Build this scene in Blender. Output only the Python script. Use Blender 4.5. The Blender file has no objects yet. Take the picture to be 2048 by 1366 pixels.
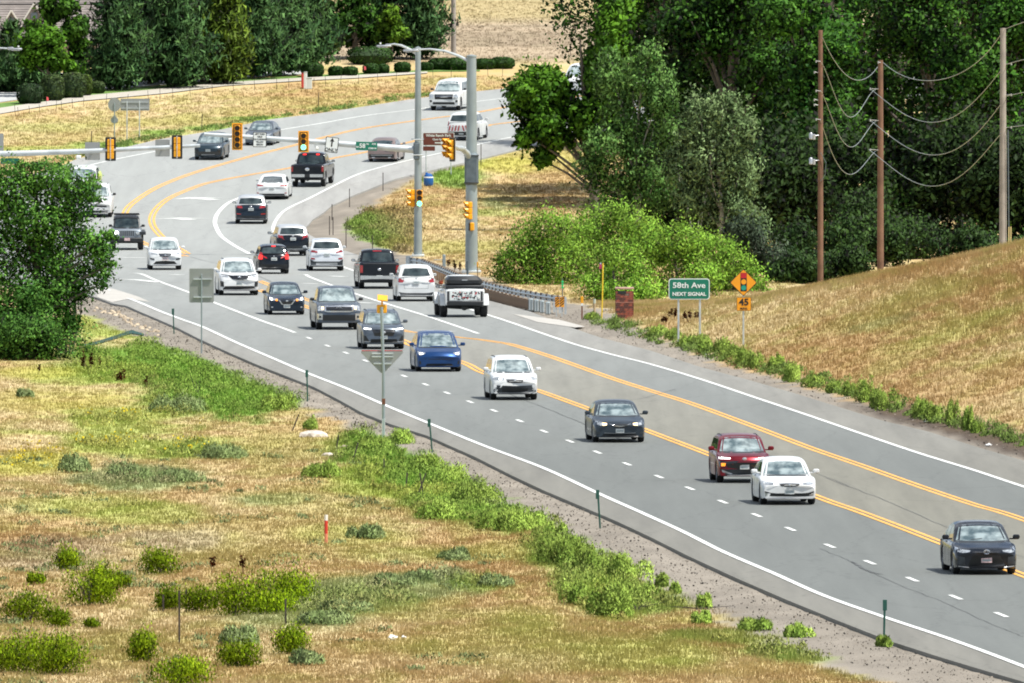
import bpy, bmesh, math, random
import numpy as np
from mathutils import Vector, Matrix
from mathutils.bvhtree import BVHTree
R = math.radians
rng = np.random.default_rng(7)
random.seed(7)
scene = bpy.context.scene
col = scene.collection

# ------------------------------------------------------------------ camera, world, sun, exposure
F, CX, H0, YH = 33000.0, 1024.0, 18.9, -168.0     # long telephoto: focal length in pixels of a 2048 px frame
cam = bpy.data.cameras.new('camera')
camo = bpy.data.objects.new('camera', cam); col.objects.link(camo)
cam.sensor_width = 36.0
cam.lens = 36.0 * F / 2048.0
cam.clip_start, cam.clip_end = 5.0, 9000.0
camo.location = (0, 0, H0)
camo.rotation_euler = (R(90) - math.atan((683.0 - YH) / F), 0, 0)
scene.camera = camo

SUN_EL, SUN_AZ = 62.0, 118.0      # azimuth measured clockwise from +Y (view direction); 118 = from the right, a little behind the camera
w = bpy.data.worlds.new('World'); scene.world = w; w.use_nodes = True
nt = w.node_tree; nt.nodes.clear()
out = nt.nodes.new('ShaderNodeOutputWorld')
bg = nt.nodes.new('ShaderNodeBackground')
sky = nt.nodes.new('ShaderNodeTexSky'); sky.sky_type = 'NISHITA'; sky.sun_disc = False
sky.sun_elevation = R(SUN_EL); sky.sun_rotation = R(SUN_AZ)
sky.altitude = 1700
tc = nt.nodes.new('ShaderNodeTexCoord')
mp = nt.nodes.new('ShaderNodeMapping'); mp.inputs['Scale'].default_value = (1.0, 1.0, 2.2)
nz = nt.nodes.new('ShaderNodeTexNoise'); nz.inputs['Scale'].default_value = 4.2
nz.inputs['Detail'].default_value = 9; nz.inputs['Roughness'].default_value = 0.58
cr = nt.nodes.new('ShaderNodeValToRGB')
cr.color_ramp.elements[0].position = 0.44; cr.color_ramp.elements[1].position = 0.62
mx = nt.nodes.new('ShaderNodeMixRGB'); mx.inputs[2].default_value = (10.5, 11.0, 11.6, 1)
nt.links.new(tc.outputs['Generated'], mp.inputs[0]); nt.links.new(mp.outputs[0], nz.inputs['Vector'])
nt.links.new(nz.outputs[0], cr.inputs[0]); nt.links.new(cr.outputs[0], mx.inputs[0])
nt.links.new(sky.outputs[0], mx.inputs[1]); nt.links.new(mx.outputs[0], bg.inputs[0])
bg.inputs[1].default_value = 0.088
nt.links.new(bg.outputs[0], out.inputs[0])

sun = bpy.data.lights.new('sun', 'SUN'); sun.energy = 5.0; sun.angle = R(0.53); sun.color = (1.0, 0.955, 0.88)
suno = bpy.data.objects.new('sun', sun); col.objects.link(suno)
sd = Vector((math.sin(R(SUN_AZ)) * math.cos(R(SUN_EL)), math.cos(R(SUN_AZ)) * math.cos(R(SUN_EL)), math.sin(R(SUN_EL))))
suno.rotation_euler = sd.to_track_quat('Z', 'Y').to_euler()
suno.location = (60, 500, 120)
scene.view_settings.view_transform = 'Standard'
scene.view_settings.look = 'None'
scene.view_settings.exposure = 0.44
scene.view_settings.gamma = 1.0
scene.view_settings.use_curve_mapping = False
scene.cycles.filter_width = 1.9
scene.cycles.max_bounces = 6
scene.cycles.transparent_max_bounces = 8

# ------------------------------------------------------------------ helpers: objects
def tag(o, label=None, cat=None, group=None, kind=None):
    if label: o['label'] = label
    if cat: o['category'] = cat
    if group: o['group'] = group
    if kind: o['kind'] = kind
    return o
def thing(name, label, cat, loc=(0, 0, 0), rz=0.0, group=None):
    o = bpy.data.objects.new(name, None); col.objects.link(o)
    o.location = loc; o.rotation_euler = (0, 0, rz); o.empty_display_size = 0.3
    return tag(o, label, cat, group)
def addobj(name, me, parent=None):
    o = bpy.data.objects.new(name, me); col.objects.link(o)
    if parent is not None: o.parent = parent
    return o
def copy_tree(o, parent=None):
    c = o.copy(); col.objects.link(c); c.parent = parent
    for ch in o.children: copy_tree(ch, c)
    return c

# ------------------------------------------------------------------ helpers: materials
def new_mat(name):
    m = bpy.data.materials.new(name); m.use_nodes = True
    return m, m.node_tree, m.node_tree.nodes['Principled BSDF']
def setv(b, **k):
    for key, v in k.items():
        key = {'base': 'Base Color', 'rough': 'Roughness', 'metal': 'Metallic', 'coat': 'Coat Weight', 'coatr': 'Coat Roughness',
               'spec': 'Specular IOR Level', 'ior': 'IOR', 'em': 'Emission Color', 'ems': 'Emission Strength'}[key]
        if isinstance(v, tuple) and len(v) == 3: v = (*v, 1)
        b.inputs[key].default_value = v
def noise_mix(nt, b, c1, c2, scale, detail=4, coord='Object', lo=.35, hi=.65, bump=0.0, bscale=None, stretch=None):
    tc = nt.nodes.new('ShaderNodeTexCoord'); n = nt.nodes.new('ShaderNodeTexNoise')
    n.inputs['Scale'].default_value = scale; n.inputs['Detail'].default_value = detail
    src = tc.outputs[coord]
    if stretch:
        mp = nt.nodes.new('ShaderNodeMapping'); mp.inputs['Scale'].default_value = stretch
        nt.links.new(src, mp.inputs[0]); src = mp.outputs[0]
    nt.links.new(src, n.inputs['Vector'])
    r = nt.nodes.new('ShaderNodeValToRGB')
    r.color_ramp.elements[0].position = lo; r.color_ramp.elements[1].position = hi
    r.color_ramp.elements[0].color = (*c1, 1); r.color_ramp.elements[1].color = (*c2, 1)
    nt.links.new(n.outputs[0], r.inputs[0]); nt.links.new(r.outputs[0], b.inputs['Base Color'])
    if bump:
        n2 = nt.nodes.new('ShaderNodeTexNoise'); n2.inputs['Scale'].default_value = bscale or scale * 4
        nt.links.new(src, n2.inputs['Vector'])
        bp = nt.nodes.new('ShaderNodeBump'); bp.inputs['Strength'].default_value = bump
        nt.links.new(n2.outputs[0], bp.inputs['Height']); nt.links.new(bp.outputs[0], b.inputs['Normal'])
    return r
_m = {}
def mat(name, base, rough=.6, metal=0., coat=0., spec=.5, var=.0, scale=3., em=None, ems=0, bump=0.):
    if name in _m: return _m[name]
    m, t, b = new_mat(name)
    setv(b, base=base, rough=rough, metal=metal, coat=coat, coatr=.04, spec=spec)
    if var:
        noise_mix(t, b, tuple(c * (1 - var) for c in base), tuple(min(1, c * (1 + var)) for c in base), scale, bump=bump)
    if em: setv(b, em=em, ems=ems)
    _m[name] = m
    return m
def paint(name, base, metal=.0, rough=.35, coat=.3):
    return mat('paint_' + name, base, rough, metal, coat, spec=.25, var=.06, scale=2.)
def leaf_mat(name, trans=.35, rough=.55, spec=.3, var=.25, vscale=.8):
    """foliage and grass: colour comes from the mesh's own per-leaf attribute"""
    m, t, b = new_mat(name)
    at = t.nodes.new('ShaderNodeAttribute'); at.attribute_name = 'Col'
    tc = t.nodes.new('ShaderNodeTexCoord'); n = t.nodes.new('ShaderNodeTexNoise'); n.inputs['Scale'].default_value = vscale
    t.links.new(tc.outputs['Object'], n.inputs['Vector'])
    mr = t.nodes.new('ShaderNodeMapRange'); mr.inputs[3].default_value = 1 - var; mr.inputs[4].default_value = 1 + var
    mr.inputs[1].default_value = .3; mr.inputs[2].default_value = .7
    t.links.new(n.outputs[0], mr.inputs[0])
    mu = t.nodes.new('ShaderNodeVectorMath'); mu.operation = 'SCALE'
    t.links.new(at.outputs['Color'], mu.inputs[0]); t.links.new(mr.outputs[0], mu.inputs['Scale'])
    t.links.new(mu.outputs[0], b.inputs['Base Color'])
    setv(b, rough=rough, spec=spec)
    tr = t.nodes.new('ShaderNodeBsdfTranslucent'); t.links.new(mu.outputs[0], tr.inputs[0])
    ms = t.nodes.new('ShaderNodeMixShader'); ms.inputs[0].default_value = trans
    o = t.nodes['Material Output']
    t.links.new(b.outputs[0], ms.inputs[1]); t.links.new(tr.outputs[0], ms.inputs[2]); t.links.new(ms.outputs[0], o.inputs[0])
    return m

M = {}
M['galv'] = mat('galvanised_steel', (.52, .56, .57), .42, .4, var=.14, scale=1.5)
M['pole'] = mat('grey_painted_pole', (.27, .32, .33), .45, .25, var=.12, scale=.8)
M['pole_dark'] = mat('dark_grey_metal', (.12, .15, .17), .5, .4, var=.15)
M['sigyel'] = mat('signal_yellow', (.80, .36, .008), .4, spec=.5, var=.05)
M['black'] = mat('black_plastic', (.012, .014, .016), .45, var=.2)
M['blackgloss'] = mat('black_gloss', (.006, .007, .009), .12, coat=.6, var=.1)
M['trim'] = mat('dark_trim', (.022, .028, .034), .5, var=.2)
M['chrome'] = mat('chrome', (.62, .64, .66), .16, .9, var=.08)
M['silver'] = mat('silver_plastic', (.42, .44, .46), .3, .6, var=.1)
M['tyre'] = mat('tyre_rubber', (.014, .015, .016), .8, var=.3, scale=20)
M['rim'] = mat('alloy_rim', (.35, .36, .37), .3, .8, var=.1)
M['rimdark'] = mat('dark_rim', (.03, .03, .033), .35, .5, var=.1)
M['lampglass'] = mat('clear_lamp', (.45, .48, .5), .12, .5, coat=1, var=.35, scale=14)
M['lamp_on'] = mat('lit_lamp', (.9, .93, .95), .2, em=(1., .98, .95), ems=3.2)
M['lamp_warm'] = mat('lit_warm_lamp', (.9, .7, .4), .2, em=(1., .62, .25), ems=2.6)
M['amber'] = mat('amber_lamp', (.8, .2, .02), .2, em=(1., .28, .02), ems=1.3)
M['red'] = mat('red_lamp', (.30, .008, .012), .18, coat=1, var=.25, scale=12)
M['red_on'] = mat('lit_red_lamp', (.6, .01, .01), .2, em=(1., .03, .02), ems=1.8)
M['plate'] = mat('licence_plate', (.55, .58, .57), .4, var=.12, scale=12)
M['plate_red'] = mat('licence_plate_red', (.60, .44, .44), .4, var=.3, scale=14)
M['white'] = mat('white_paint', (.78, .79, .78), .4, var=.04)
M['signback'] = mat('aluminium_sign_back', (.30, .31, .30), .42, .35, var=.06, scale=1.2)
M['wood'] = mat('weathered_timber', (.20, .125, .07), .85, var=.35, scale=3, bump=.3)
M['signgreen'] = mat('sign_green', (.004, .16, .10), .35, var=.05)
M['signwhite'] = mat('sign_white', (.72, .76, .74), .35, var=.03)
M['signyellow'] = mat('sign_yellow', (.80, .32, .01), .38, var=.05)
M['signbrown'] = mat('sign_brown', (.13, .03, .02), .4, var=.06)
M['signblack'] = mat('sign_black', (.012, .012, .012), .4, var=.1)
M['signred'] = mat('sign_red', (.45, .01, .02), .4, var=.1)
M['signteal'] = mat('sign_lens_green', (.01, .28, .2), .4, var=.1)

g, gt, gb = new_mat('tinted_glass'); setv(gb, base=(.03, .045, .05), rough=.03, spec=.45, coat=.0, coatr=.02); M['glass'] = g
noise_mix(gt, gb, (.012, .02, .024), (.05, .07, .075), 2.2)
g, gt, gb = new_mat('windscreen_glass'); setv(gb, base=(.03, .045, .05), rough=.04, spec=.9, metal=.12, coat=.8, coatr=.02); M['wind'] = g
noise_mix(gt, gb, (.08, .115, .12), (.34, .41, .41), 2.6, detail=3, lo=.38, hi=.62)  # pale mottling puts reflected cloud into the base colour

# ------------------------------------------------------------------ helpers: mesh builder
class MB:
    def __init__(s): s.v = []; s.f = []; s.m = []
    def add(s, vs, fs, mi=0):
        o = len(s.v); s.v += [tuple(p) for p in vs]
        s.f += [tuple(i + o for i in f) for f in fs]; s.m += [mi] * len(fs)
    def box(s, c, d, rot=None, mi=0, bev=0.0):
        x, y, z = d[0] / 2, d[1] / 2, d[2] / 2
        if bev:
            b = bev; ps = []
            for sz, k in ((-z, 1), (-z + b, 0), (z - b, 0), (z, 1)):
                e = b if k else 0
                xx, yy = x - e, y - e; c2 = b if not k else b * .5
                ps += [(xx, -yy + c2, sz), (xx, yy - c2, sz), (xx - c2, yy, sz), (-xx + c2, yy, sz), (-xx, yy - c2, sz), (-xx, -yy + c2, sz), (-xx + c2, -yy, sz), (xx - c2, -yy, sz)]
            fs = [tuple(reversed(range(8))), tuple(range(24, 32))]
            for l in range(3):
                for i in range(8):
                    j = (i + 1) % 8; fs.append((l * 8 + i, l * 8 + j, l * 8 + 8 + j, l * 8 + 8 + i))
        else:
            ps = [(-x, -y, -z), (x, -y, -z), (x, y, -z), (-x, y, -z), (-x, -y, z), (x, -y, z), (x, y, z), (-x, y, z)]
            fs = [(0, 3, 2, 1), (4, 5, 6, 7), (0, 1, 5, 4), (1, 2, 6, 5), (2, 3, 7, 6), (3, 0, 4, 7)]
        mt = rot if rot is not None else Matrix.Identity(3)
        s.add([tuple(mt @ Vector(p) + Vector(c)) for p in ps], fs, mi)
    def tube(s, pts, rad, n=10, mi=0, cap=True):
        pts = [Vector(p) for p in pts]
        if not isinstance(rad, (list, tuple)): rad = [rad] * len(pts)
        vs = []; up = Vector((0, 0, 1)); a = None
        for i, p in enumerate(pts):
            t = (pts[min(i + 1, len(pts) - 1)] - pts[max(i - 1, 0)]).normalized()
            if a is None:
                a = t.orthogonal().normalized()
            a = (a - t * a.dot(t)).normalized(); b = t.cross(a)
            for k in range(n):
                an = 2 * math.pi * k / n
                vs.append(p + (a * math.cos(an) + b * math.sin(an)) * rad[i])
        fs = []
        for i in range(len(pts) - 1):
            for k in range(n):
                k2 = (k + 1) % n; fs.append((i * n + k, i * n + k2, (i + 1) * n + k2, (i + 1) * n + k))
        if cap:
            fs.append(tuple(reversed(range(n)))); fs.append(tuple((len(pts) - 1) * n + k for k in range(n)))
        s.add(vs, fs, mi)
    def lathe(s, prof, n=20, axis='z', c=(0, 0, 0), mi=0):
        vs = []
        for r, h in prof:
            for k in range(n):
                an = 2 * math.pi * k / n; a, b = r * math.cos(an), r * math.sin(an)
                p = {'z': (a, b, h), 'y': (a, h, b), 'x': (h, a, b)}[axis]
                vs.append((p[0] + c[0], p[1] + c[1], p[2] + c[2]))
        fs = []
        for i in range(len(prof) - 1):
            for k in range(n):
                k2 = (k + 1) % n; fs.append((i * n + k, i * n + k2, (i + 1) * n + k2, (i + 1) * n + k))
        s.add(vs, fs, mi)
    def prism(s, poly, y0, y1, mi=0):
        """polygon in local x,z extruded along y"""
        n = len(poly)
        vs = [(x, y0, z) for x, z in poly] + [(x, y1, z) for x, z in poly]
        fs = [tuple(range(n)), tuple(reversed(range(n, 2 * n)))]
        fs += [(i, (i + 1) % n, n + (i + 1) % n, n + i) for i in range(n)]
        s.add(vs, fs, mi)
    def mesh(s, name, mats, smooth=True, angle=40):
        me = bpy.data.meshes.new(name); me.from_pydata(s.v, [], s.f)
        if not isinstance(mats, (list, tuple)): mats = [mats]
        for m in mats: me.materials.append(m)
        me.polygons.foreach_set('material_index', s.m)
        bm = bmesh.new(); bm.from_mesh(me); bmesh.ops.recalc_face_normals(bm, faces=bm.faces); bm.to_mesh(me); bm.free()
        if smooth:
            me.polygons.foreach_set('use_smooth', [True] * len(me.polygons))
            me.set_sharp_from_angle(angle=R(angle))
        me.update()
        return me
    def build(s, name, mats, parent=None, smooth=True, angle=40):
        return addobj(name, s.mesh(name, mats, smooth, angle), parent)

def quick(verts, k, cols, name, material, smooth=False, nrm=None):
    """mesh from a numpy block of k-gons (k vertices each) with a colour per face"""
    n = len(verts) // k
    me = bpy.data.meshes.new(name)
    me.vertices.add(n * k); me.vertices.foreach_set('co', np.ascontiguousarray(verts, dtype=np.float32).ravel())
    me.loops.add(n * k); me.loops.foreach_set('vertex_index', np.arange(n * k, dtype=np.int32))
    me.polygons.add(n); me.polygons.foreach_set('loop_start', np.arange(0, n * k, k, dtype=np.int32))
    try: me.polygons.foreach_set('loop_total', np.full(n, k, dtype=np.int32))
    except Exception: pass
    a = me.attributes.new('Col', 'FLOAT_COLOR', 'POINT')
    c = np.ones((n * k, 4), dtype=np.float32); c[:, :3] = np.repeat(cols, k, axis=0) if len(cols) == n else cols
    a.data.foreach_set('color', c.ravel())
    me.materials.append(material)
    me.update(calc_edges=True)
    if nrm is not None:
        me.polygons.foreach_set('use_smooth', [True] * n)
        me.normals_split_custom_set_from_vertices(np.ascontiguousarray(nrm, dtype=np.float32))
    return me

# ------------------------------------------------------------------ numpy noise
_perm = rng.random(65536)
def vnoise(x, y):
    xi = np.floor(x).astype(np.int64); yi = np.floor(y).astype(np.int64)
    fx = x - xi; fy = y - yi; fx = fx * fx * (3 - 2 * fx); fy = fy * fy * (3 - 2 * fy)
    def h(a, b): return _perm[(a * 7919 + b * 104729) & 65535]
    return (h(xi, yi) * (1 - fx) + h(xi + 1, yi) * fx) * (1 - fy) + (h(xi, yi + 1) * (1 - fx) + h(xi + 1, yi + 1) * fx) * fy
def fbm(x, y, o=4):
    s = 0; a = .5; t = 0
    for i in range(o):
        s = s + a * vnoise(x + 17.3 * i, y - 9.1 * i); t += a; a *= .5; x = x * 2.03; y = y * 2.03
    return s / t
def sst(a, b, x):
    t = np.clip((x - a) / (b - a), 0, 1); return t * t * (3 - 2 * t)

# ------------------------------------------------------------------ the lie of the land
_PY = np.array([0, 820, 875, 917, 970.6, 1000, 1025, 1057.7, 1089, 1107, 1138, 1300, 1500, 2000, 4000, 9000.])
_PZ = np.array([0, 0, .06, .34, .86, 1.75, 2.72, 3.88, 5.1, 5.78, 6.9, 13.4, 24, 40, 90, 150.])
_yy = np.linspace(0, 9000, 18001); _zz = np.interp(_yy, _PY, _PZ)
_k = np.ones(41) / 41.; _zz = np.convolve(np.pad(_zz, 20, mode='edge'), _k, 'valid')
def zr(Y): return np.interp(Y, _yy, _zz)
_Yt = np.linspace(330, 1330, 8000); _pyt = YH + (H0 - zr(_Yt)) * F / _Yt
def gY(py): return float(np.interp(-py, -_pyt, _Yt))
def gp(px, py):
    Y = gY(py); return ((px - CX) * Y / F, Y, float(zr(Y)))
def at(px, py, Y): return ((px - CX) * Y / F, Y, H0 - (py - YH) * Y / F)
def sc(Y): return F / Y

EL = [(2300, 1462), (2045, 1366), (1966, 1343), (1883, 1318), (1780, 1285), (1676, 1244), (1573, 1202), (1469, 1157), (1374, 1113), (1300, 1076), (1234, 1045), (1161, 1014), (1088, 983),
      (1024, 953), (951, 916), (854, 873), (781, 850), (722, 826), (681, 803), (629, 776), (576, 755), (517, 732), (459, 707), (396, 678), (355, 657), (314, 639), (283, 626), (254, 613),
      (224, 608), (193, 596), (120, 575), (-60, 560), (-300, 550), (-320, 420), (-200, 372), (60, 350), (128, 330), (153, 319), (272, 290), (315, 280), (441, 260), (535, 240), (640, 227), (726, 214), (836, 197), (956, 183),
      (1006, 178), (1180, 160), (1500, 138), (2300, 112)]
ER = [(3000, 1462), (2600, 1180), (2330, 1030), (2048, 923), (1949, 894), (1858, 865), (1766, 843), (1638, 803), (1583, 786), (1500, 762), (1400, 735), (1300, 702), (1200, 676), (1130, 652), (1060, 624), (940, 592),
      (870, 570), (800, 540), (720, 512), (660, 492), (618, 470), (612, 455), (625, 440), (647, 426), (663, 412), (710, 390), (789, 359), (868, 340), (962, 318), (1072, 290), (1200, 268), (1500, 225), (2000, 180), (2600, 140), (2900, 112)]
def edge(tbl):
    Y = np.array([gY(p[1]) for p in tbl]); X = np.array([(p[0] - CX) * gY(p[1]) / F for p in tbl])
    o = np.argsort(Y); return Y[o], X[o]
ELY, ELX = edge(EL); ERY, ERX = edge(ER)
# the road runs on straight towards the camera below the frame
ELY = np.r_[-200, ELY]; ELX = np.r_[ELX[0] + (ELY[1] + 200) * .075, ELX]
ERY = np.r_[-200, ERY]; ERX = np.r_[ERX[0] + (ERY[1] + 200) * .075, ERX]
def XL(Y): return np.interp(Y, ELY, ELX)
def XR(Y): return np.interp(Y, ERY, ERX)

def terr(X, Y):
    X = np.asarray(X, float); Y = np.asarray(Y, float)
    z = zr(Y) - .02
    l = XL(Y) - X; r = X - XR(Y)
    inside = (l < -.75) & (r < -.75) & (Y < 1210)
    z = z - .05 * (sst(.9, .1, l) * sst(.9, .1, r)) * (Y < 1210)
    # hill beside the road on the right
    A = 1 - sst(738, 812, Y)
    h = np.clip(.238 * (r - 1.6), 0, None); h = np.where(h > 4.3, 4.3 + (h - 4.3) * .25, h); h = np.minimum(h, 6)
    h = h * A * (1 + .05 * (fbm(X * .2, Y * .05) - .5))
    z = z + np.where(r > 0, h, 0)
    # undulating meadow on the left
    m = sst(1.0, 6.0, l) * (Y < 700) * sst(700, 640, Y)
    z = z + m * (.55 * (fbm(X * .11 + 3, Y * .022 + 7, 3) - .5) - .05)
    # ditch beyond the right verge, rough verge further on
    m2 = sst(1.5, 6, r) * sst(800, 860, Y) * sst(1130, 1060, Y)
    z = z + m2 * (.7 * (fbm(X * .1, Y * .02 + 3, 3) - .55))
    m3 = (Y > 1160)
    z = z + m3 * sst(1160, 1220, Y) * 1.2 * (fbm(X * .03, Y * .015, 3) - .5)
    z = z + .03 * (fbm(X * 1.7, Y * .8, 2) - .5) * (~inside)
    return np.where(inside, zr(Y) - .28, z)
def hit(px, py):
    Y = np.arange(360, 1400, .5)
    X = (px - CX) * Y / F; zray = H0 - (py - YH) * Y / F
    d = zray - terr(X, Y)
    i = int(np.argmax(d <= 0))
    if i == 0: return gp(px, py)
    t = d[i - 1] / (d[i - 1] - d[i]); y = Y[i - 1] + .5 * t
    x = (px - CX) * y / F
    return (x, float(y), float(terr(x, y)))

# ------------------------------------------------------------------ ground colour (albedo) as a function of place
TAN = np.array((.415, .302, .145)); TAN2 = np.array((.36, .235, .105)); STRAW = np.array((.47, .37, .20))
GRN = np.array((.16, .29, .045)); GRN2 = np.array((.28, .36, .07)); YEL = np.array((.36, .34, .07)); DIRT = np.array((.222, .198, .165)); OLV = np.array((.32, .29, .095))
SAGE = np.array((.23, .30, .13))
# patches: centre px, centre py, half width px, half height px, colour, weight
PATCH = [
 (480, 760, 200, 60, GRN, .95), (330, 720, 220, 45, GRN, .95), (170, 745, 130, 25, GRN2, .6), (260, 650, 160, 30, GRN2, .8), (480, 810, 130, 28, GRN, .9),
 (110, 800, 150, 28, YEL, .45), (180, 860, 170, 26, GRN2, .7), (60, 925, 120, 24, YEL, .9), (330, 900, 160, 22, GRN2, .75), (250, 830, 120, 18, GRN2, .6), (70, 745, 90, 14, YEL, .7),
 (270, 955, 130, 24, SAGE, .8), (300, 1030, 110, 22, GRN2, .55), (540, 1000, 90, 14, SAGE, .7), (380, 905, 60, 12, GRN, .6), (90, 850, 70, 12, STRAW, .9), (60, 880, 60, 14, STRAW, .9),
 (760, 900, 110, 45, GRN, .95), (840, 960, 110, 50, GRN, .95), (720, 950, 60, 30, GRN2, .7), (930, 1010, 120, 40, GRN, .9), (800, 990, 130, 12, GRN2, .9), (1010, 1040, 110, 26, GRN, .9),
 (1130, 1100, 80, 45, GRN, .9), (1190, 1160, 90, 55, GRN, .85), (1230, 1200, 70, 40, GRN2, .8), (1300, 1200, 90, 30, GRN, .7), (700, 1070, 120, 22, GRN2, .35), (480, 1060, 200, 30, OLV, .35),
 (960, 1110, 120, 16, OLV, .7), (760, 1180, 180, 30, SAGE, .7), (600, 1230, 160, 30, SAGE, .6), (700, 1210, 160, 25, GRN, .5), (880, 1155, 70, 14, SAGE, .8), (960, 1170, 60, 14, GRN, .6),
 (1050, 1245, 90, 30, GRN2, .3), (1300, 1310, 160, 30, GRN2, .5), (1500, 1275, 180, 18, GRN, .55), (1650, 1310, 150, 24, GRN, .75), (1450, 1240, 130, 10, YEL, .5), (1750, 1340, 120, 20, GRN, .7), (560, 900, 120, 30, OLV, .6), (650, 1000, 160, 30, OLV, .5), (150, 1010, 150, 20, GRN2, .45), (430, 1110, 160, 16, OLV, .5), (1000, 1290, 200, 30, GRN2, .25), (800, 1110, 130, 16, GRN2, .3), (200, 1300, 200, 40, OLV, .4), (850, 1230, 120, 16, OLV, .5), (1150, 1330, 200, 20, OLV, .45),
 (100, 1110, 140, 30, DIRT, .35), (350, 1080, 120, 20, DIRT, .35), (1180, 1290, 160, 30, OLV, .4), (1560, 1345, 200, 20, TAN, .6),
 # right hill
 (1840, 590, 110, 16, OLV, .7), (1730, 640, 90, 18, OLV, .5), (1850, 685, 120, 14, GRN2, .35), (1960, 640, 110, 16, GRN2, .3), (2000, 730, 90, 14, YEL, .3), (1580, 640, 60, 20, OLV, .3), (1760, 650, 80, 10, SAGE, .3),
 (1650, 740, 160, 30, TAN2, .6), (1900, 780, 200, 40, TAN2, .5), (1500, 650, 120, 30, STRAW, .6), (1700, 600, 160, 22, STRAW, .4),
 # right verge of the far road
 (720, 470, 90, 36, GRN, .9), (700, 500, 90, 22, GRN, .85), (880, 460, 160, 24, STRAW, .4), (900, 350, 70, 20, GRN, .85), (930, 325, 60, 14, GRN2, .8), (1010, 330, 110, 16, YEL, .7), (1100, 320, 120, 22, YEL, .5),
 (920, 495, 150, 14, OLV, .8), (1010, 405, 60, 14, SAGE, .6), (985, 425, 60, 8, GRN, .4), (1140, 350, 100, 25, TAN2, .4), (770, 525, 50, 12, GRN, .6), (1080, 395, 110, 20, TAN2, .5),
 # left verge of the far road
 (330, 265, 60, 7, GRN, .8), (430, 256, 90, 6, GRN, .8), (540, 238, 110, 6, GRN, .8), (700, 214, 120, 5, GRN, .6), (900, 190, 120, 4, GRN, .6), (230, 290, 90, 8, GRN, .8), (80, 300, 140, 8, GRN2, .6), (330, 245, 200, 10, OLV, .6), (620, 205, 160, 10, OLV, .5), (90, 255, 110, 10, GRN2, .35),
 (380, 235, 40, 12, OLV, .7), (470, 222, 60, 9, OLV, .5), (120, 275, 120, 14, OLV, .4), (560, 215, 140, 10, TAN2, .35), (800, 175, 140, 10, TAN2, .4),
]
PW = []
for (px, py, rx, ry, c, wt) in PATCH:
    h = hit(px, py); h1 = hit(px, py + ry); h2 = hit(px, py - ry)
    PW.append((h[0], h[1], rx * h[1] / F, max(1.5, abs(h2[1] - h1[1]) / 2), c, wt))
def gcol(X, Y, jitter=True):
    X = np.asarray(X, float); Y = np.asarray(Y, float)
    n1 = fbm(X * .35, Y * .07, 4); n2 = fbm(X * 1.3 + 40, Y * .25, 3); n3 = fbm(X * .12 + 9, Y * .03 + 4, 3)
    c = TAN[None] * (1 - sst(.35, .65, n1))[:, None] + STRAW[None] * sst(.35, .65, n1)[:, None]
    k = (.8 * sst(.5, .75, n3))[:, None]; c = c * (1 - k) + TAN2 * k
    k = (.6 * sst(.44, .68, n2))[:, None]; c = c * (1 - k) + OLV * k
    # pale ploughed field and grass beyond the houses
    k = sst(1168, 1186, Y)[:, None] * .9
    fc = np.array((.33, .265, .19)) * (1 - .3 * sst(.45, .6, fbm(X * .05, Y * .22, 3)))[:, None]
    kk = (sst(1225, 1250, Y) * .8)[:, None]; fc = fc * (1 - kk) + np.array((.35, .285, .14)) * kk
    c = c * (1 - k) + fc * k
    for (cx, cy, rx, ry, pc, wt) in PW:
        d = np.hypot((X - cx) / rx, (Y - cy) / ry) + .9 * (n2 - .5) + .5 * (n1 - .5)
        k = (wt * sst(1.25, .65, d))[:, None]
        c = c * (1 - k) + pc * (.85 + .3 * n2)[:, None] * k
    # bare gravel beside the asphalt
    l = XL(Y) - X; r = X - XR(Y)
    wl = np.interp(Y, [380, 500, 600, 700, 790, 830, 900], [3.6, 2.3, 1.5, 1.7, 3.2, 2.6, .6]) + 1.0 * (n2 - .5) * 2
    k = (sst(wl + .5, wl - .2, l) * (l > -1) * (Y < 900))[:, None]
    gr = DIRT * (.62 + .55 * n2 * (.7 + .6 * rng.random(len(n2))))[:, None]
    c = c * (1 - k) + gr * k
    wr_ = np.interp(Y, [380, 620, 700, 760, 800, 870, 960, 990, 1015, 1040], [.9, 1.3, 1.6, 2.6, 4.0, 3.6, 2.2, 2.6, 1.2, .15]) + .8 * (n2 - .5) * 2
    k = (sst(wr_ + .4, wr_ - .2, r) * (r > -1) * (Y < 1045))[:, None]
    c = c * (1 - k) + gr * k
    # strip of black soil under the hill
    k = (sst(3.0, 2.3, r) * sst(.3, .8, r) * sst(650, 625, Y) * .92)[:, None]
    c = c * (1 - k) + np.array((.06, .045, .035)) * k
    return np.clip(c * 1.0, 0, 1)
def density(X, Y):
    """0 on bare gravel, 1 in the grass"""
    l = XL(Y) - X; r = X - XR(Y); n2 = fbm(X * 1.3 + 40, Y * .25, 3)
    wl = np.interp(Y, [380, 500, 600, 700, 790, 830, 900], [3.6, 2.3, 1.5, 1.7, 3.2, 2.6, .6]) + 1.0 * (n2 - .5) * 2
    wr_ = np.interp(Y, [380, 620, 700, 760, 800, 870, 960, 990, 1015, 1040], [2.4, 2.6, 1.6, 2.6, 4.0, 3.6, 2.2, 2.6, 1.2, .15]) + .8 * (n2 - .5) * 2
    return np.where(l > 0, sst(wl - .1, wl + .7, l), np.where(r > 0, sst(wr_ - .1, wr_ + .6, r), 0))
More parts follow.
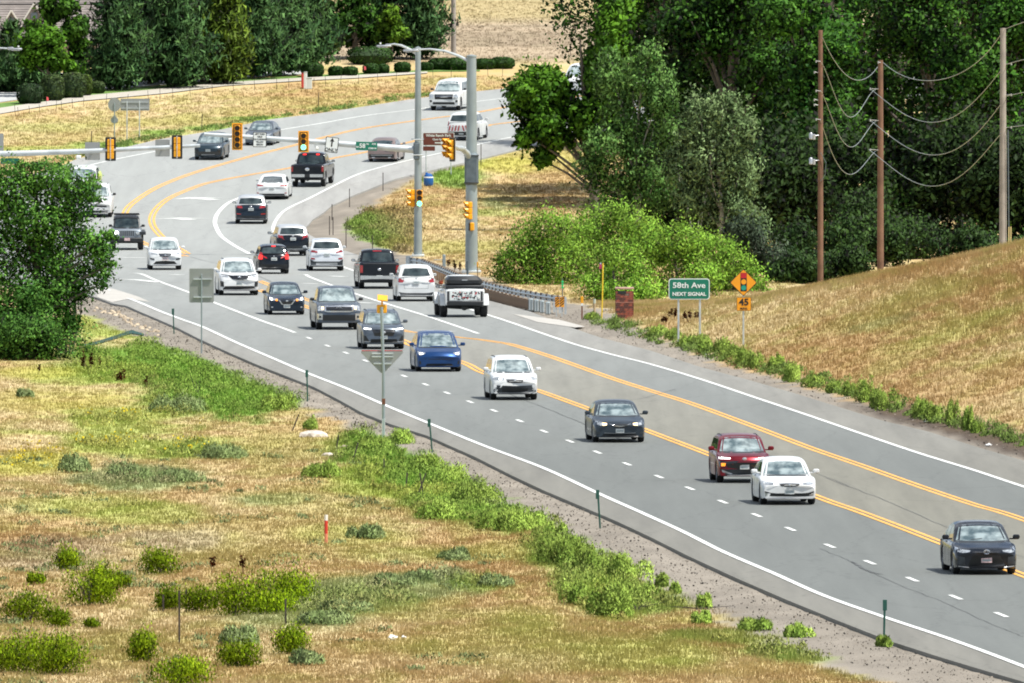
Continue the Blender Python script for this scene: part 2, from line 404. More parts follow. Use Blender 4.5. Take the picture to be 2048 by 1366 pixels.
# ------------------------------------------------------------------ ground sheet
def build_ground():
    Ys = np.r_[np.linspace(-2500, 300, 12), np.arange(340, 1420, 2.0), np.linspace(1450, 8000, 24)]
    Xs = np.r_[np.linspace(-4000, -60, 10), np.arange(-50, 50.1, .5), np.linspace(60, 4000, 10)]
    XX, YY = np.meshgrid(Xs, Ys); X = XX.ravel(); Y = YY.ravel()
    Z = terr(X, Y)
    v = np.stack([X, Y, Z], 1); ny, nx = XX.shape
    i = (np.arange(ny - 1)[:, None] * nx + np.arange(nx - 1)[None]).ravel()
    f = np.stack([i, i + 1, i + nx + 1, i + nx], 1)
    me = bpy.data.meshes.new('ground'); me.vertices.add(len(v)); me.vertices.foreach_set('co', v.astype(np.float32).ravel())
    me.loops.add(f.size); me.loops.foreach_set('vertex_index', f.astype(np.int32).ravel())
    me.polygons.add(len(f)); me.polygons.foreach_set('loop_start', np.arange(0, f.size, 4, dtype=np.int32))
    me.polygons.foreach_set('use_smooth', [True] * len(f))
    a = me.attributes.new('Col', 'FLOAT_COLOR', 'POINT'); c = np.ones((len(v), 4), np.float32); c[:, :3] = gcol(X, Y)
    a.data.foreach_set('color', c.ravel()); me.update(calc_edges=True)
    m, t, b = new_mat('earth_and_dry_grass'); setv(b, rough=.95, spec=.1)
    att = t.nodes.new('ShaderNodeAttribute'); att.attribute_name = 'Col'
    tcn = t.nodes.new('ShaderNodeTexCoord')
    mpn = t.nodes.new('ShaderNodeMapping'); mpn.inputs['Scale'].default_value = (1, .3, 1)
    t.links.new(tcn.outputs['Object'], mpn.inputs[0])
    n = t.nodes.new('ShaderNodeTexNoise'); n.inputs['Scale'].default_value = 11.; n.inputs['Detail'].default_value = 8; n.inputs['Roughness'].default_value = .7
    t.links.new(mpn.outputs[0], n.inputs['Vector'])
    mr = t.nodes.new('ShaderNodeMapRange'); mr.inputs[1].default_value = .3; mr.inputs[2].default_value = .7; mr.inputs[3].default_value = 1.0; mr.inputs[4].default_value = 1.26
    t.links.new(n.outputs[0], mr.inputs[0])
    sc_ = t.nodes.new('ShaderNodeVectorMath'); sc_.operation = 'SCALE'
    t.links.new(att.outputs['Color'], sc_.inputs[0]); t.links.new(mr.outputs[0], sc_.inputs['Scale']); t.links.new(sc_.outputs[0], b.inputs['Base Color'])
    bp = t.nodes.new('ShaderNodeBump'); bp.inputs['Strength'].default_value = .25; bp.inputs['Distance'].default_value = .05
    t.links.new(n.outputs[0], bp.inputs['Height']); t.links.new(bp.outputs[0], b.inputs['Normal'])
    me.materials.append(m)
    tag(addobj('ground', me), kind='structure')
build_ground()

# ------------------------------------------------------------------ asphalt, lanes and painted lines
def asphalt_mat(name, c, streak=.12, c2=None):
    m, t, b = new_mat(name); setv(b, rough=.72, spec=.35)
    geo = t.nodes.new('ShaderNodeNewGeometry')
    mpn = t.nodes.new('ShaderNodeMapping'); mpn.inputs['Scale'].default_value = (1.0, .035, 1); mpn.inputs['Rotation'].default_value = (0, 0, R(-4.3))
    t.links.new(geo.outputs['Position'], mpn.inputs[0])
    n1 = t.nodes.new('ShaderNodeTexNoise'); n1.inputs['Scale'].default_value = 1.1; n1.inputs['Detail'].default_value = 6; n1.inputs['Roughness'].default_value = .62
    t.links.new(mpn.outputs[0], n1.inputs['Vector'])
    n2 = t.nodes.new('ShaderNodeTexNoise'); n2.inputs['Scale'].default_value = 7; n2.inputs['Detail'].default_value = 9; n2.inputs['Roughness'].default_value = .75
    t.links.new(geo.outputs['Position'], n2.inputs['Vector'])
    m1 = t.nodes.new('ShaderNodeMapRange'); m1.inputs[1].default_value = .3; m1.inputs[2].default_value = .7; m1.inputs[3].default_value = 1 - streak; m1.inputs[4].default_value = 1 + streak
    m2 = t.nodes.new('ShaderNodeMapRange'); m2.inputs[1].default_value = .3; m2.inputs[2].default_value = .7; m2.inputs[3].default_value = .88; m2.inputs[4].default_value = 1.12
    t.links.new(n1.outputs[0], m1.inputs[0]); t.links.new(n2.outputs[0], m2.inputs[0])
    mu = t.nodes.new('ShaderNodeMath'); mu.operation = 'MULTIPLY'; t.links.new(m1.outputs[0], mu.inputs[0]); t.links.new(m2.outputs[0], mu.inputs[1])
    # thin cracks running with the road
    v = t.nodes.new('ShaderNodeTexVoronoi'); v.feature = 'DISTANCE_TO_EDGE'; v.inputs['Scale'].default_value = .33
    mp2 = t.nodes.new('ShaderNodeMapping'); mp2.inputs['Scale'].default_value = (1, .12, 1)
    nn = t.nodes.new('ShaderNodeTexNoise'); nn.inputs['Scale'].default_value = .8; nn.inputs['Detail'].default_value = 5
    t.links.new(geo.outputs['Position'], nn.inputs['Vector'])
    ad = t.nodes.new('ShaderNodeMixRGB'); ad.blend_type = 'ADD'; ad.inputs[0].default_value = 1.3
    t.links.new(geo.outputs['Position'], ad.inputs[1]); t.links.new(nn.outputs['Color'], ad.inputs[2])
    t.links.new(ad.outputs[0], mp2.inputs[0]); t.links.new(mp2.outputs[0], v.inputs['Vector'])
    cm = t.nodes.new('ShaderNodeMapRange'); cm.inputs[1].default_value = .0; cm.inputs[2].default_value = .012; cm.inputs[3].default_value = .80; cm.inputs[4].default_value = 1
    t.links.new(v.outputs['Distance'], cm.inputs[0])
    mu2 = t.nodes.new('ShaderNodeMath'); mu2.operation = 'MULTIPLY'; t.links.new(mu.outputs[0], mu2.inputs[0]); t.links.new(cm.outputs[0], mu2.inputs[1])
    s = t.nodes.new('ShaderNodeVectorMath'); s.operation = 'SCALE'; s.inputs[0].default_value = c
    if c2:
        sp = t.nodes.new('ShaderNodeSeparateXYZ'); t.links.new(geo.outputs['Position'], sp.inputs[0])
        haze_fac = t.nodes.new('ShaderNodeMapRange'); haze_fac.inputs[1].default_value = 560; haze_fac.inputs[2].default_value = 960; t.links.new(sp.outputs['Y'], haze_fac.inputs[0])  # distance haze and grazing brightness painted in as a paler far colour
        mc = t.nodes.new('ShaderNodeMixRGB'); mc.inputs[1].default_value = (*c, 1); mc.inputs[2].default_value = (*c2, 1); t.links.new(haze_fac.outputs[0], mc.inputs[0]); t.links.new(mc.outputs[0], s.inputs[0])
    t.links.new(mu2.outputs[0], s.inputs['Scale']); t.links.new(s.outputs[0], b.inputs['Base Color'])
    return m
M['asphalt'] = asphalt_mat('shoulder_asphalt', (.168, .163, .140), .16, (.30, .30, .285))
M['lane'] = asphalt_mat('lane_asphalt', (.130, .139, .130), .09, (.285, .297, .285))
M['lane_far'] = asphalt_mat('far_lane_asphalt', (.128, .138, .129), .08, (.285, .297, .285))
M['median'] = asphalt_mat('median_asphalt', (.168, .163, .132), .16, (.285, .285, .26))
M['linewhite'] = mat('road_paint_white', (.68, .70, .67), .6, var=.22, scale=4)
M['lineyellow'] = mat('road_paint_yellow', (.76, .38, .07), .6, var=.25, scale=4)
M['concrete'] = mat('pale_concrete', (.40, .385, .35), .8, var=.08, scale=.7)

def ribbon(name, Ya, Yb, fl, fr, off, material, nx=6, skirt=0., parent=None, step=1.):
    Ys = np.arange(Ya, Yb + .01, step); u = np.linspace(0, 1, nx + 1)
    a = fl(Ys)[:, None]; b = fr(Ys)[:, None]; XX = a + (b - a) * u[None]
    YY = np.repeat(Ys[:, None], nx + 1, 1); ZZ = zr(YY) + off
    if skirt:
        XX = np.concatenate([XX[:, :1] - .02, XX, XX[:, -1:] + .02], 1); YY = np.concatenate([YY[:, :1], YY, YY[:, -1:]], 1)
        ZZ = np.concatenate([ZZ[:, :1] - skirt, ZZ, ZZ[:, -1:] - skirt], 1)
    ny, nn = XX.shape; v = np.stack([XX.ravel(), YY.ravel(), ZZ.ravel()], 1)
    i = (np.arange(ny - 1)[:, None] * nn + np.arange(nn - 1)[None]).ravel()
    f = np.stack([i, i + 1, i + nn + 1, i + nn], 1)
    me = bpy.data.meshes.new(name); me.from_pydata(v.tolist(), [], f.tolist()); me.materials.append(material)
    return addobj(name, me, parent)
def lin(pts, pre=True):
    P = [gp(*p) for p in pts]; Y = np.array([p[1] for p in P]); X = np.array([p[0] for p in P]); o = np.argsort(Y); Y = Y[o]; X = X[o]
    if pre: Y = np.r_[Y[0] - 200, Y]; X = np.r_[X[0] + 15.0, X]
    return lambda y: np.interp(y, Y, X)
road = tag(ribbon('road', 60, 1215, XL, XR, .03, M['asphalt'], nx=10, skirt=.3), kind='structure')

WL = [(2300, 1438), (2048, 1337), (1904, 1283), (1767, 1237), (1647, 1194), (1548, 1150), (1448, 1107), (1366, 1066), (1283, 1028), (1200, 991), (1088, 939), (971, 895), (863, 851), (781, 817), (693, 779), (617, 749), (547, 719), (473, 687), (406, 656), (365, 641), (320, 624), (275, 605), (228, 587), (195, 572), (120, 545)]
YLO = [(2290, 1245), (2037, 1150), (1891, 1092), (1730, 1030), (1634, 996), (1413, 909), (1287, 861), (1180, 821), (1120, 799), (1075, 783), (969, 748), (926, 727), (825, 693), (809, 684), (720, 652), (618, 617), (530, 586), (517, 581)]
YUP = [(2400, 1170), (2048, 1042), (1949, 1012), (1839, 975), (1730, 936), (1620, 898), (1510, 856), (1385, 810), (1306, 785), (1228, 760), (1155, 734), (1086, 710), (1023, 691), (1000, 687), (960, 681), (913, 676), (860, 669), (807, 663), (720, 638), (620, 603), (541, 572), (517, 563)]
WR = [(2400, 1090), (2048, 976), (1949, 943), (1839, 909), (1730, 872), (1620, 834), (1510, 797), (1400, 760), (1300, 730), (1228, 712), (1155, 692), (1086, 669), (1023, 647), (971, 630), (869, 598), (800, 574), (705, 542), (640, 518), (590, 498), (560, 480), (549, 466), (546, 456), (555, 437), (576, 418), (622, 396), (663, 375), (726, 346), (820, 321), (896, 304), (1025, 275), (1130, 256), (1400, 215)]
WC = [(957, 669), (854, 634), (766, 607), (693, 583), (623, 557), (612, 551), (598, 550)]
WI = [(499, 509), (468, 492), (443, 474), (432, 455), (430, 442), (436, 427), (455, 408), (481, 396)]
WLANE = [(590, 667), (560, 656), (517, 641), (424, 605), (377, 586), (312, 562), (287, 551), (272, 548), (258, 547.5)]
YFU = [(1500, 150), (1200, 188), (1031, 212), (946, 227), (833, 242), (726, 258), (663, 272), (595, 290), (504, 313), (409, 340), (346, 362), (299, 384), (261, 411), (249, 430), (246, 445), (252, 460), (268, 476), (300, 493), (335, 505), (372, 514)]
YFL = [(1500, 190), (1028, 245), (968, 254), (830, 283), (738, 304), (654, 320), (585, 336), (504, 350), (425, 365), (391, 375), (345, 394), (319, 412), (304, 434), (306, 453), (322, 473), (345, 490), (375, 509)]
WFL = [(1400, 148), (1180, 178), (1019, 196), (836, 219), (726, 233), (640, 248), (560, 261), (400, 289), (305, 305), (211, 324), (149, 340), (80, 362)]
fWL, fYL, fYU, fWR = lin(WL), lin(YLO), lin(YUP), lin(WR)
Yc = gY(566)
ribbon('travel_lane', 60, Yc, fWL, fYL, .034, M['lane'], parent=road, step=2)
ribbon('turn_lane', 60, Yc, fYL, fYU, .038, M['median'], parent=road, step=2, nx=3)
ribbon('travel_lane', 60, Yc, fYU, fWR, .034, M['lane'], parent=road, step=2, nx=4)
# beyond the junction one lane surface fills the curve, paler for painted distance haze
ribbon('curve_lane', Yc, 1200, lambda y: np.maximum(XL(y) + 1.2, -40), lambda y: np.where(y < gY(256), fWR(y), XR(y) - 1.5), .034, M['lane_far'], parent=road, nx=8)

def smooth_path(pts, n=6):
    P = [np.array(gp(*p)[:2]) for p in pts]; P = [2 * P[0] - P[1]] + P + [2 * P[-1] - P[-2]]
    out = []
    for i in range(1, len(P) - 2):
        p0, p1, p2, p3 = P[i - 1:i + 3]
        for k in range(n):
            t = k / n
            out.append(.5 * (2 * p1 + (p2 - p0) * t + (2 * p0 - 5 * p1 + 4 * p2 - p3) * t * t + (3 * p1 - p0 - 3 * p2 + p3) * t ** 3))
    out.append(P[-2]); return np.array(out)
def stripe(name, pts, wid, material, off=0., parent=None, z=.046, world=False):
    P = np.array(pts) if world else smooth_path(pts)
    T = np.gradient(P, axis=0); T /= np.linalg.norm(T, axis=1)[:, None] + 1e-9; N = np.stack([-T[:, 1], T[:, 0]], 1)
    a = P + N * (off - wid / 2); b = P + N * (off + wid / 2)
    v = [(x, y, float(zr(y)) + z) for x, y in a] + [(x, y, float(zr(y)) + z) for x, y in b]; n = len(P)
    me = bpy.data.meshes.new(name); me.from_pydata(v, [], [(i, i + 1, n + i + 1, n + i) for i in range(n - 1)]); me.materials.append(material)
    return addobj(name, me, parent or road)
for p in (WL, WR, WC, WI, WLANE, WFL): stripe('white_line', p, .19 if p is not WI else .24, M['linewhite'])
for p in (YLO, YUP, YFU, YFL):
    for s in (-.13, .13): stripe('yellow_line', p, .14, M['lineyellow'], off=s)
dash = [(618, 678), (655, 693.5), (691.5, 707.6), (731, 723.5), (769, 738.5), (808, 754), (851, 771), (894, 788), (940, 806), (988, 823.5), (1039.5, 844), (1088, 865), (1140, 885), (1195, 907), (1254, 930.5), (1318, 956), (1380, 979.5),
        (1446, 1006.5), (1514, 1033.5), (1581, 1061), (1660, 1095), (1740, 1128), (1825, 1162), (1912, 1198), (2003, 1233), (2105, 1275)]
for p in dash:
    x, y, _ = gp(*p); d = np.array((-.075, .997))
    stripe('lane_dash', [np.array((x, y)) - d * 1.5, np.array((x, y)), np.array((x, y)) + d * 1.5], .15, M['linewhite'], world=True)
stripe('stop_line', [(228, 516), (292, 517)], .5, M['linewhite'])
stripe('stop_line', [(225, 560), (270, 561), (318, 566)], .5, M['linewhite'])
stripe('stop_line', [(345, 550.5), (364, 551)], .6, M['linewhite'])
stripe('stop_line', [(660, 553.5), (692, 555)], .5, M['linewhite'])
stripe('stop_line', [(604, 568), (634, 569)], .4, M['linewhite'])
stripe('stop_line', [(716, 606.5), (746, 608)], .4, M['linewhite'])
stripe('stop_line', [(833, 662.5), (870, 662.5), (907, 665)], .25, M['linewhite'])
def arrow(px, py, L=8.5, W=1.6, ang=0.):
    x, y, _ = gp(px, py); m = MB()
    P = [(-.12 * W, 0), (.12 * W, 0), (.12 * W, .6 * L), (.5 * W, .55 * L), (.05 * W, L), (-.5 * W, .62 * L), (-.12 * W, .66 * L)]
    c, s = math.cos(ang), math.sin(ang)
    vs = []
    for a, b in P:
        b -= L / 2; X = x + a * c - b * s; Y = y + a * s + b * c; vs.append((X, Y, float(zr(Y)) + .047))
    me = bpy.data.meshes.new('turn_arrow'); me.from_pydata(vs, [], [tuple(range(len(vs)))]); me.materials.append(M['linewhite'])
    addobj('turn_arrow', me, road)
M['crack'] = mat('crack_sealant', (.095, .098, .094), .6, var=.3, scale=2)
def crack(pts, wid=.022, jig=.05):
    P = smooth_path(pts, 14); k = len(P); P[:, 0] += jig * (np.array([vnoise(np.array([i * .7 + pts[0][0]]), np.array([3.3]))[0] for i in range(k)]) - .5) * 2
    stripe('crack', P, wid, M['crack'], world=True, z=.050)
crack([(2048, 1277), (1980, 1250), (1880, 1205), (1780, 1165), (1700, 1125), (1640, 1100)]); crack([(1705, 1126), (1722, 1138), (1745, 1148), (1765, 1152)], .07)
crack([(2048, 1118), (1900, 1060), (1760, 1000), (1650, 958)], .025); crack([(1700, 975), (1560, 920), (1430, 872)], .02); crack([(1180, 818), (1230, 806), (1290, 798), (1350, 780)], .03)
crack([(1240, 880), (1100, 822), (980, 776)], .03); crack([(720, 640), (620, 600), (500, 548), (380, 515)], .03); 
arrow(401, 398.5, 3.2, 3.6, R(35)); arrow(365, 439, 2.8, 3.8, R(20))
def pad(name, pts, off=.012, material=None, parent=None):
    vs = []
    for p in pts:
        x, y, z = hit(*p); vs.append((x, y, max(z, float(zr(y))) + off))
    me = bpy.data.meshes.new(name); me.from_pydata(vs, [], [tuple(range(len(vs)))]); me.materials.append(material or M['concrete'])
    return addobj(name, me, parent)
pad('concrete_apron', [(1024, 641), (1120, 644), (1170, 656), (1150, 660), (1075, 658)], .045, parent=road)
pad('concrete_apron', [(196, 585), (226, 590), (276, 606), (300, 617), (256, 611), (224, 609), (194, 599)], .045, parent=road)
# pavement beside the houses on the left
def strip_on_ground(name, low, high, material, off=.03, kind='structure', rows=None):
    n = len(low); A = np.array([hit(*p)[:2] for p in low]); B = np.array([hit(*p)[:2] for p in high])
    rows = rows or max(2, int(np.abs(B[:, 1] - A[:, 1]).max() / 1.5)); vs = []
    for k in range(rows + 1):
        P = A + (B - A) * k / rows; z = terr(P[:, 0], P[:, 1]) + off; vs += [(P[i, 0], P[i, 1], float(z[i])) for i in range(n)]
    me = bpy.data.meshes.new(name); me.from_pydata(vs, [], [(k * n + i, k * n + i + 1, (k + 1) * n + i + 1, (k + 1) * n + i) for k in range(rows) for i in range(n - 1)]); me.materials.append(material)
    return tag(addobj(name, me), kind=kind)
def interp_poly(pts, step=15):
    xs = np.arange(pts[0][0], pts[-1][0] + 1, step); return [(float(x), float(np.interp(x, [p[0] for p in pts], [p[1] for p in pts]))) for x in xs]
SWL = [(-60, 240), (0, 229), (80, 215), (165, 203), (330, 188), (450, 173), (600, 163), (720, 157), (860, 147)]
SWH = [(-60, 230), (0, 217), (80, 206), (165, 193), (330, 178), (450, 166), (600, 157), (720, 151), (860, 144)]
M['walk'] = mat('sandy_pavement', (.42, .39, .33), .8, var=.06)  # sandy tone of the sidewalk itself
strip_on_ground('sidewalk', interp_poly(SWL), interp_poly(SWH), M['walk'], .06)
LAWN1 = [(-60, 214), (0, 207), (80, 197), (165, 184), (330, 171), (450, 160), (600, 152), (720, 146), (860, 140), (960, 140)]
LAWN0 = [(-60, 230), (0, 217), (80, 206), (165, 193), (330, 178), (450, 166), (600, 157), (720, 151), (860, 144), (960, 143)]
M['lawn'] = mat('mown_lawn', (.10, .19, .03), .9, var=.3, scale=2)
strip_on_ground('lawn', interp_poly(LAWN0), interp_poly(LAWN1), M['lawn'], .03)
M['lot'] = mat('pale_parking_asphalt', (.40, .41, .40), .8, var=.08, scale=.5)
strip_on_ground('parking_lot', interp_poly([(-60, 212), (0, 205), (165, 182), (330, 170), (450, 158), (620, 148)]), interp_poly([(-60, 150), (0, 150), (165, 145), (330, 140), (450, 136), (620, 130)]), M['lot'], .03)

# ------------------------------------------------------------------ foliage machinery
def foliage_shader(name, trans, rough=.6, spec=.25, var=.22, vscale=.5):
    m = leaf_mat(name, trans, rough, spec * .5, var, vscale); t = m.node_tree
    a = t.nodes.new('ShaderNodeAttribute'); a.attribute_name = 'Nrm'
    vt = t.nodes.new('ShaderNodeVectorTransform'); vt.vector_type = 'NORMAL'; vt.convert_from = 'OBJECT'; vt.convert_to = 'WORLD'
    t.links.new(a.outputs['Vector'], vt.inputs[0])
    for n in t.nodes:
        if n.type in ('BSDF_PRINCIPLED', 'BSDF_TRANSLUCENT'): t.links.new(vt.outputs[0], n.inputs['Normal'])
    return m
M['leaf'] = foliage_shader('broad_leaves', .28)
M['leafdark'] = foliage_shader('dense_leaves', .22, spec=.3)
M['needle'] = foliage_shader('needles', .10, spec=.2)
M['grass'] = foliage_shader('grass_blades', .50, .8, .03, .08, .35)
M['weed'] = foliage_shader('weed_stems', .30, .7, .12, .2, 1.2)
M['bark'] = mat('tree_bark', (.10, .085, .07), .9, var=.35, scale=2.5, bump=.3)
M['barkpale'] = mat('pale_bark', (.30, .29, .25), .9, var=.25, scale=2.5)
def cloud(name, pos, nrm, cols, size, material, shape='quad', aspect=.6, parent=None, up=0.):
    """one small leaf face at each position; a crown is one mesh"""
    n = len(pos)
    a = rng.normal(size=(n, 3)); a[:, 2] += up * 2.5; a /= np.linalg.norm(a, axis=1)[:, None]
    b = np.cross(a, rng.normal(size=(n, 3))); b /= np.linalg.norm(b, axis=1)[:, None] + 1e-9
    s = (size * (.55 + .9 * rng.random(n)))[:, None] if np.isscalar(size) else size[:, None]
    if shape == 'quad':
        v = np.stack([pos - a * s * .5, pos + b * s * .5 * aspect, pos + a * s * .5, pos - b * s * .5 * aspect], 1); k = 4
    else:
        v = np.stack([pos - b * s * aspect * .5, pos + b * s * aspect * .5, pos + a * s], 1); k = 3
    me = quick(v.reshape(-1, 3), k, cols, name, material)
    nn = nrm / (np.linalg.norm(nrm, axis=1)[:, None] + 1e-9)
    at_ = me.attributes.new('Nrm', 'FLOAT_VECTOR', 'POINT'); at_.data.foreach_set('vector', np.repeat(nn, k, axis=0).astype(np.float32).ravel())
    return addobj(name, me, parent)
def crown_points(blobs, n, sub=14, spread=.26, inner=.12, flat=.0):
    B = np.array(blobs, float); r = B[:, 3:6]; w_ = (r[:, 0] * r[:, 2] + r[:, 1] * r[:, 2]); w_ /= w_.sum()
    P, N, K = [], [], []
    for i, b in enumerate(B):
        m = max(8, int(n * w_[i])); k = max(5, int(sub))
        d = rng.normal(size=(k, 3)); d[:, 2] = d[:, 2] * .9 + .15; d /= np.linalg.norm(d, axis=1)[:, None]
        j = rng.integers(0, k, m); rr = b[3:6]
        cs = d * (.62 + .25 * rng.random((k, 1)))
        off = rng.normal(size=(m, 3)) * spread * (.6 + .8 * rng.random((k, 1)))[j]
        p = cs[j] + off
        q = rng.random(m) < inner
        dd = rng.normal(size=(m, 3)); dd /= np.linalg.norm(dd, axis=1)[:, None]
        p[q] = dd[q] * (rng.random((m, 1)) ** .4)[q]
        N.append(p * .8 + off * 1.6 + np.array((0, 0, .35)) + .3 * rng.normal(size=(m, 3)))
        P.append(b[:3] + p * rr); K.append(np.full(m, i * 100) + j)
    return np.concatenate(P), np.concatenate(N), np.concatenate(K)
def shades(K, c1, c2, n, jit=.22):
    h = _perm[(K * 31 + 7) & 65535][:, None]
    c = np.array(c1) * (1 - h) + np.array(c2) * h
    return np.clip(c * (1 - jit + 2 * jit * rng.random((n, 1))), 0, 1)
def tree(name, label, cat, base, blobs, n, size, c1, c2, trunk=.3, material='leaf', group=None, aspect=.62, sub=14, spread=.26, bark='bark', limbs=True, inner=.12, up=0., extra=0, shape='quad'):
    t = thing(name, label, cat, base, 0, group)
    bl = [(b[0] - base[0], b[1] - base[1], b[2] - base[2], *b[3:6]) for b in blobs]
    P, N, K = crown_points(bl, n, sub, spread, inner)
    cloud('crown' if cat in ('tree',) else 'foliage', P, N, shades(K, c1, c2, len(P)), size, M[material], aspect=aspect, parent=t, up=up, shape=shape)
    m = MB(); top = max(b[2] for b in bl); cx = sum(b[0] for b in bl) / len(bl) * .5
    if trunk > 0:
        pts = [(0, 0, -.3), (cx * .2 + .1, 0, top * .3), (cx * .6 - .05, 0, top * .6), (cx, 0, top * .92)]
        m.tube(pts, [trunk * 1.15, trunk * .85, trunk * .55, trunk * .12], 8)
        if limbs:
            for b in bl:
                z0 = min(max(.18 * top, b[2] * .55), top * .7); f = z0 / (top * .92)
                m.tube([(cx * f, 0, z0), (b[0] * .5 + cx * f * .5 + random.uniform(-.2, .2), b[1] * .5, z0 + (b[2] - z0) * .6), (b[0], b[1], b[2] + b[5] * .3)], [trunk * .4, trunk * .25, .03], 6)
        m.build('trunk', M[bark], t)
    return t
def auto_blobs(c, rx, rz, n, ry=None, k=.42, top_bias=0):
    out = []; ry = ry or rx
    for i in range(n):
        d = Vector((random.gauss(0, 1), random.gauss(0, 1), random.gauss(0, 1) + top_bias)).normalized() * random.uniform(.35, .72)
        s = random.uniform(.8, 1.25) * k
        out.append((c[0] + d.x * rx, c[1] + d.y * ry, c[2] + d.z * rz, rx * s, ry * s, min(rz * s, rx * s * 1.1)))
    return out
def pxb(Y, L):
    """blobs given as (px, py, rx, rz, depth offset) on a tree standing at distance Y, in metres"""
    out = []
    for b in L:
        dy = b[4] if len(b) > 4 else random.uniform(-1, 1)
        x, y, z = at(b[0], b[1], Y + dy); r1, r2 = b[2] * Y / F, b[3] * Y / F
        out.append((x, y, z, r1, (r1 + r2) / 2, r2))
    return out
def gbase(px, Y):
    x = (px - CX) * Y / F; return (x, Y, float(terr(x, Y)))

# ------------------------------------------------------------------ grass
def blades(name, X, Y, n_b, h, wid, colfun, material='grass', lean=.45, hmul=None, parent=None, jit=.08, clump=.2, label=None, stuff=True):
    n = len(X); Z = terr(X, Y)
    X = np.repeat(X, n_b); Y = np.repeat(Y, n_b); Z = np.repeat(Z, n_b)
    m = len(X)
    hh = h * (.55 + .7 * rng.random(m))
    if hmul is not None: hh = hh * np.repeat(hmul, n_b)
    ang = rng.random(m) * 2 * np.pi; rad = clump * np.sqrt(rng.random(m))
    bx = X + np.cos(ang) * rad; by = Y + np.sin(ang) * rad * 1.6
    la = rng.random(m) * 2 * np.pi; ll = hh * lean * rng.random(m)
    ww = wid * (.6 + .8 * rng.random(m)) / 2; wa = rng.random(m) * np.pi * .5 - np.pi * .25
    wx = np.cos(wa) * ww; wy = np.sin(wa) * ww
    v = np.stack([np.stack([bx - wx, by - wy, Z - .02], 1), np.stack([bx + wx, by + wy, Z - .02], 1), np.stack([bx + np.cos(la) * ll, by + np.sin(la) * ll, Z + hh], 1)], 1)
    c = np.repeat(colfun(X[::n_b], Y[::n_b]), n_b, axis=0) * (1 - jit + 2 * jit * rng.random((m, 1)))
    c = np.clip(c * 1.28, 0, 1)
    me = quick(v.reshape(-1, 3), 3, c, name, M[material])
    nn = np.stack([np.cos(la) * .18 , np.sin(la) * .18 - .12, np.ones(m)], 1); nn /= np.linalg.norm(nn, axis=1)[:, None]
    a = me.attributes.new('Nrm', 'FLOAT_VECTOR', 'POINT'); a.data.foreach_set('vector', np.repeat(nn, 3, axis=0).astype(np.float32).ravel())
    o = addobj(name, me, parent)
    if stuff: tag(o, label, 'grass' if label else None, kind='stuff')
    return o
def px_scatter(n, x0, x1, y0, y1, keep):
    px = rng.uniform(x0, x1, n); py = rng.uniform(y0, y1, n)
    Y = np.interp(-py, -_pyt, _Yt); X = (px - CX) * Y / F
    k = keep(X, Y); q = rng.random(n) < k
    return X[q], Y[q]
def greenness(X, Y):
    c = gcol(X, Y); return np.clip((c[:, 1] - c[:, 0]) * 14, 0, 1)
# near meadow
X, Y = px_scatter(140000, -60, 2100, 640, 1470, lambda X, Y: (XL(Y) - X > 0) * density(X, Y) * (Y < 800))
gm = greenness(X, Y)
blades('meadow_grass', X, Y, 5, .125, .026, gcol, hmul=.8 + .6 * gm + .5 * (fbm(X * .6, Y * .2) - .5), label='dry tan grass with green patches covering the meadow left of the road')
# right hill
Xh = []; Yh = []
n = 62000
yy = 560 + 250 * rng.random(n); uu = 1.2 + 24 * rng.random(n); xx = XR(yy) + uu
q = (xx < .034 * yy) & (rng.random(n) < density(xx, yy))
blades('hill_grass', xx[q], yy[q], 5, .17, .026, gcol, hmul=.8 + .6 * sst(5, 14, uu[q]), label='tan and reddish dry grass on the hillside right of the road')
# verge inside the far curve and the strip beyond it
X, Y = px_scatter(30000, 600, 1600, 285, 640, lambda X, Y: (X - XR(Y) > 0) * density(X, Y))
blades('verge_grass', X, Y, 6, .17, .030, gcol, hmul=.8 + .7 * greenness(X, Y), label='pale dry grass between the curved road and the bushes')
X, Y = px_scatter(26000, -60, 1200, 128, 345, lambda X, Y: (XL(Y) - X > .3) * (Y < 1165) * (YH + (H0 - zr(Y)) * F / Y > np.interp(CX + X * F / Y, [p[0] for p in SWL], [p[1] for p in SWL]) + 5))
blades('roadside_grass', X, Y, 5, .13, .034, gcol, label='dry grass strip between the pale sidewalk and the far lane')
X, Y = px_scatter(16000, -60, 1300, -30, 140, lambda X, Y: (Y > 1175) * 1.0 * (X > -30))
blades('field_grass', X, Y, 4, .12, .04, gcol, label='sparse straw coloured grass on the open field at the top')
# ------------------------------------------------------------------ big trees on the right
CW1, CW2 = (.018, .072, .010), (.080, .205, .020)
def cottonwood(px, Y, h, rw, label, n=24000, c1=CW1, c2=CW2, low=.22, lean=0, size=.34):
    b = gbase(px, Y); c = (b[0] + lean, Y, b[2] + h * (1 + low) / 2)
    bl = []
    for i in range(20):
        f = (i + random.random()) / 20; z = b[2] + h * (low + (1 - low) * f); a = random.random() * 6.28; k = math.sin(math.pi * min(1, .22 + .78 * f)) ** .6
        q = random.uniform(.25, .95) * rw * k; r = rw * random.uniform(.24, .52); bl.append((c[0] + math.cos(a) * q, Y + math.sin(a) * q, z, r, r, r * random.uniform(.8, 1.15)))
    return tree('cottonwood_tree', label, 'tree', b, bl, int(n * 1.08), size * .82, c1, c2, trunk=.42, material='leafdark', sub=16, spread=.27)
CWG = 'dark cottonwoods behind the utility poles'
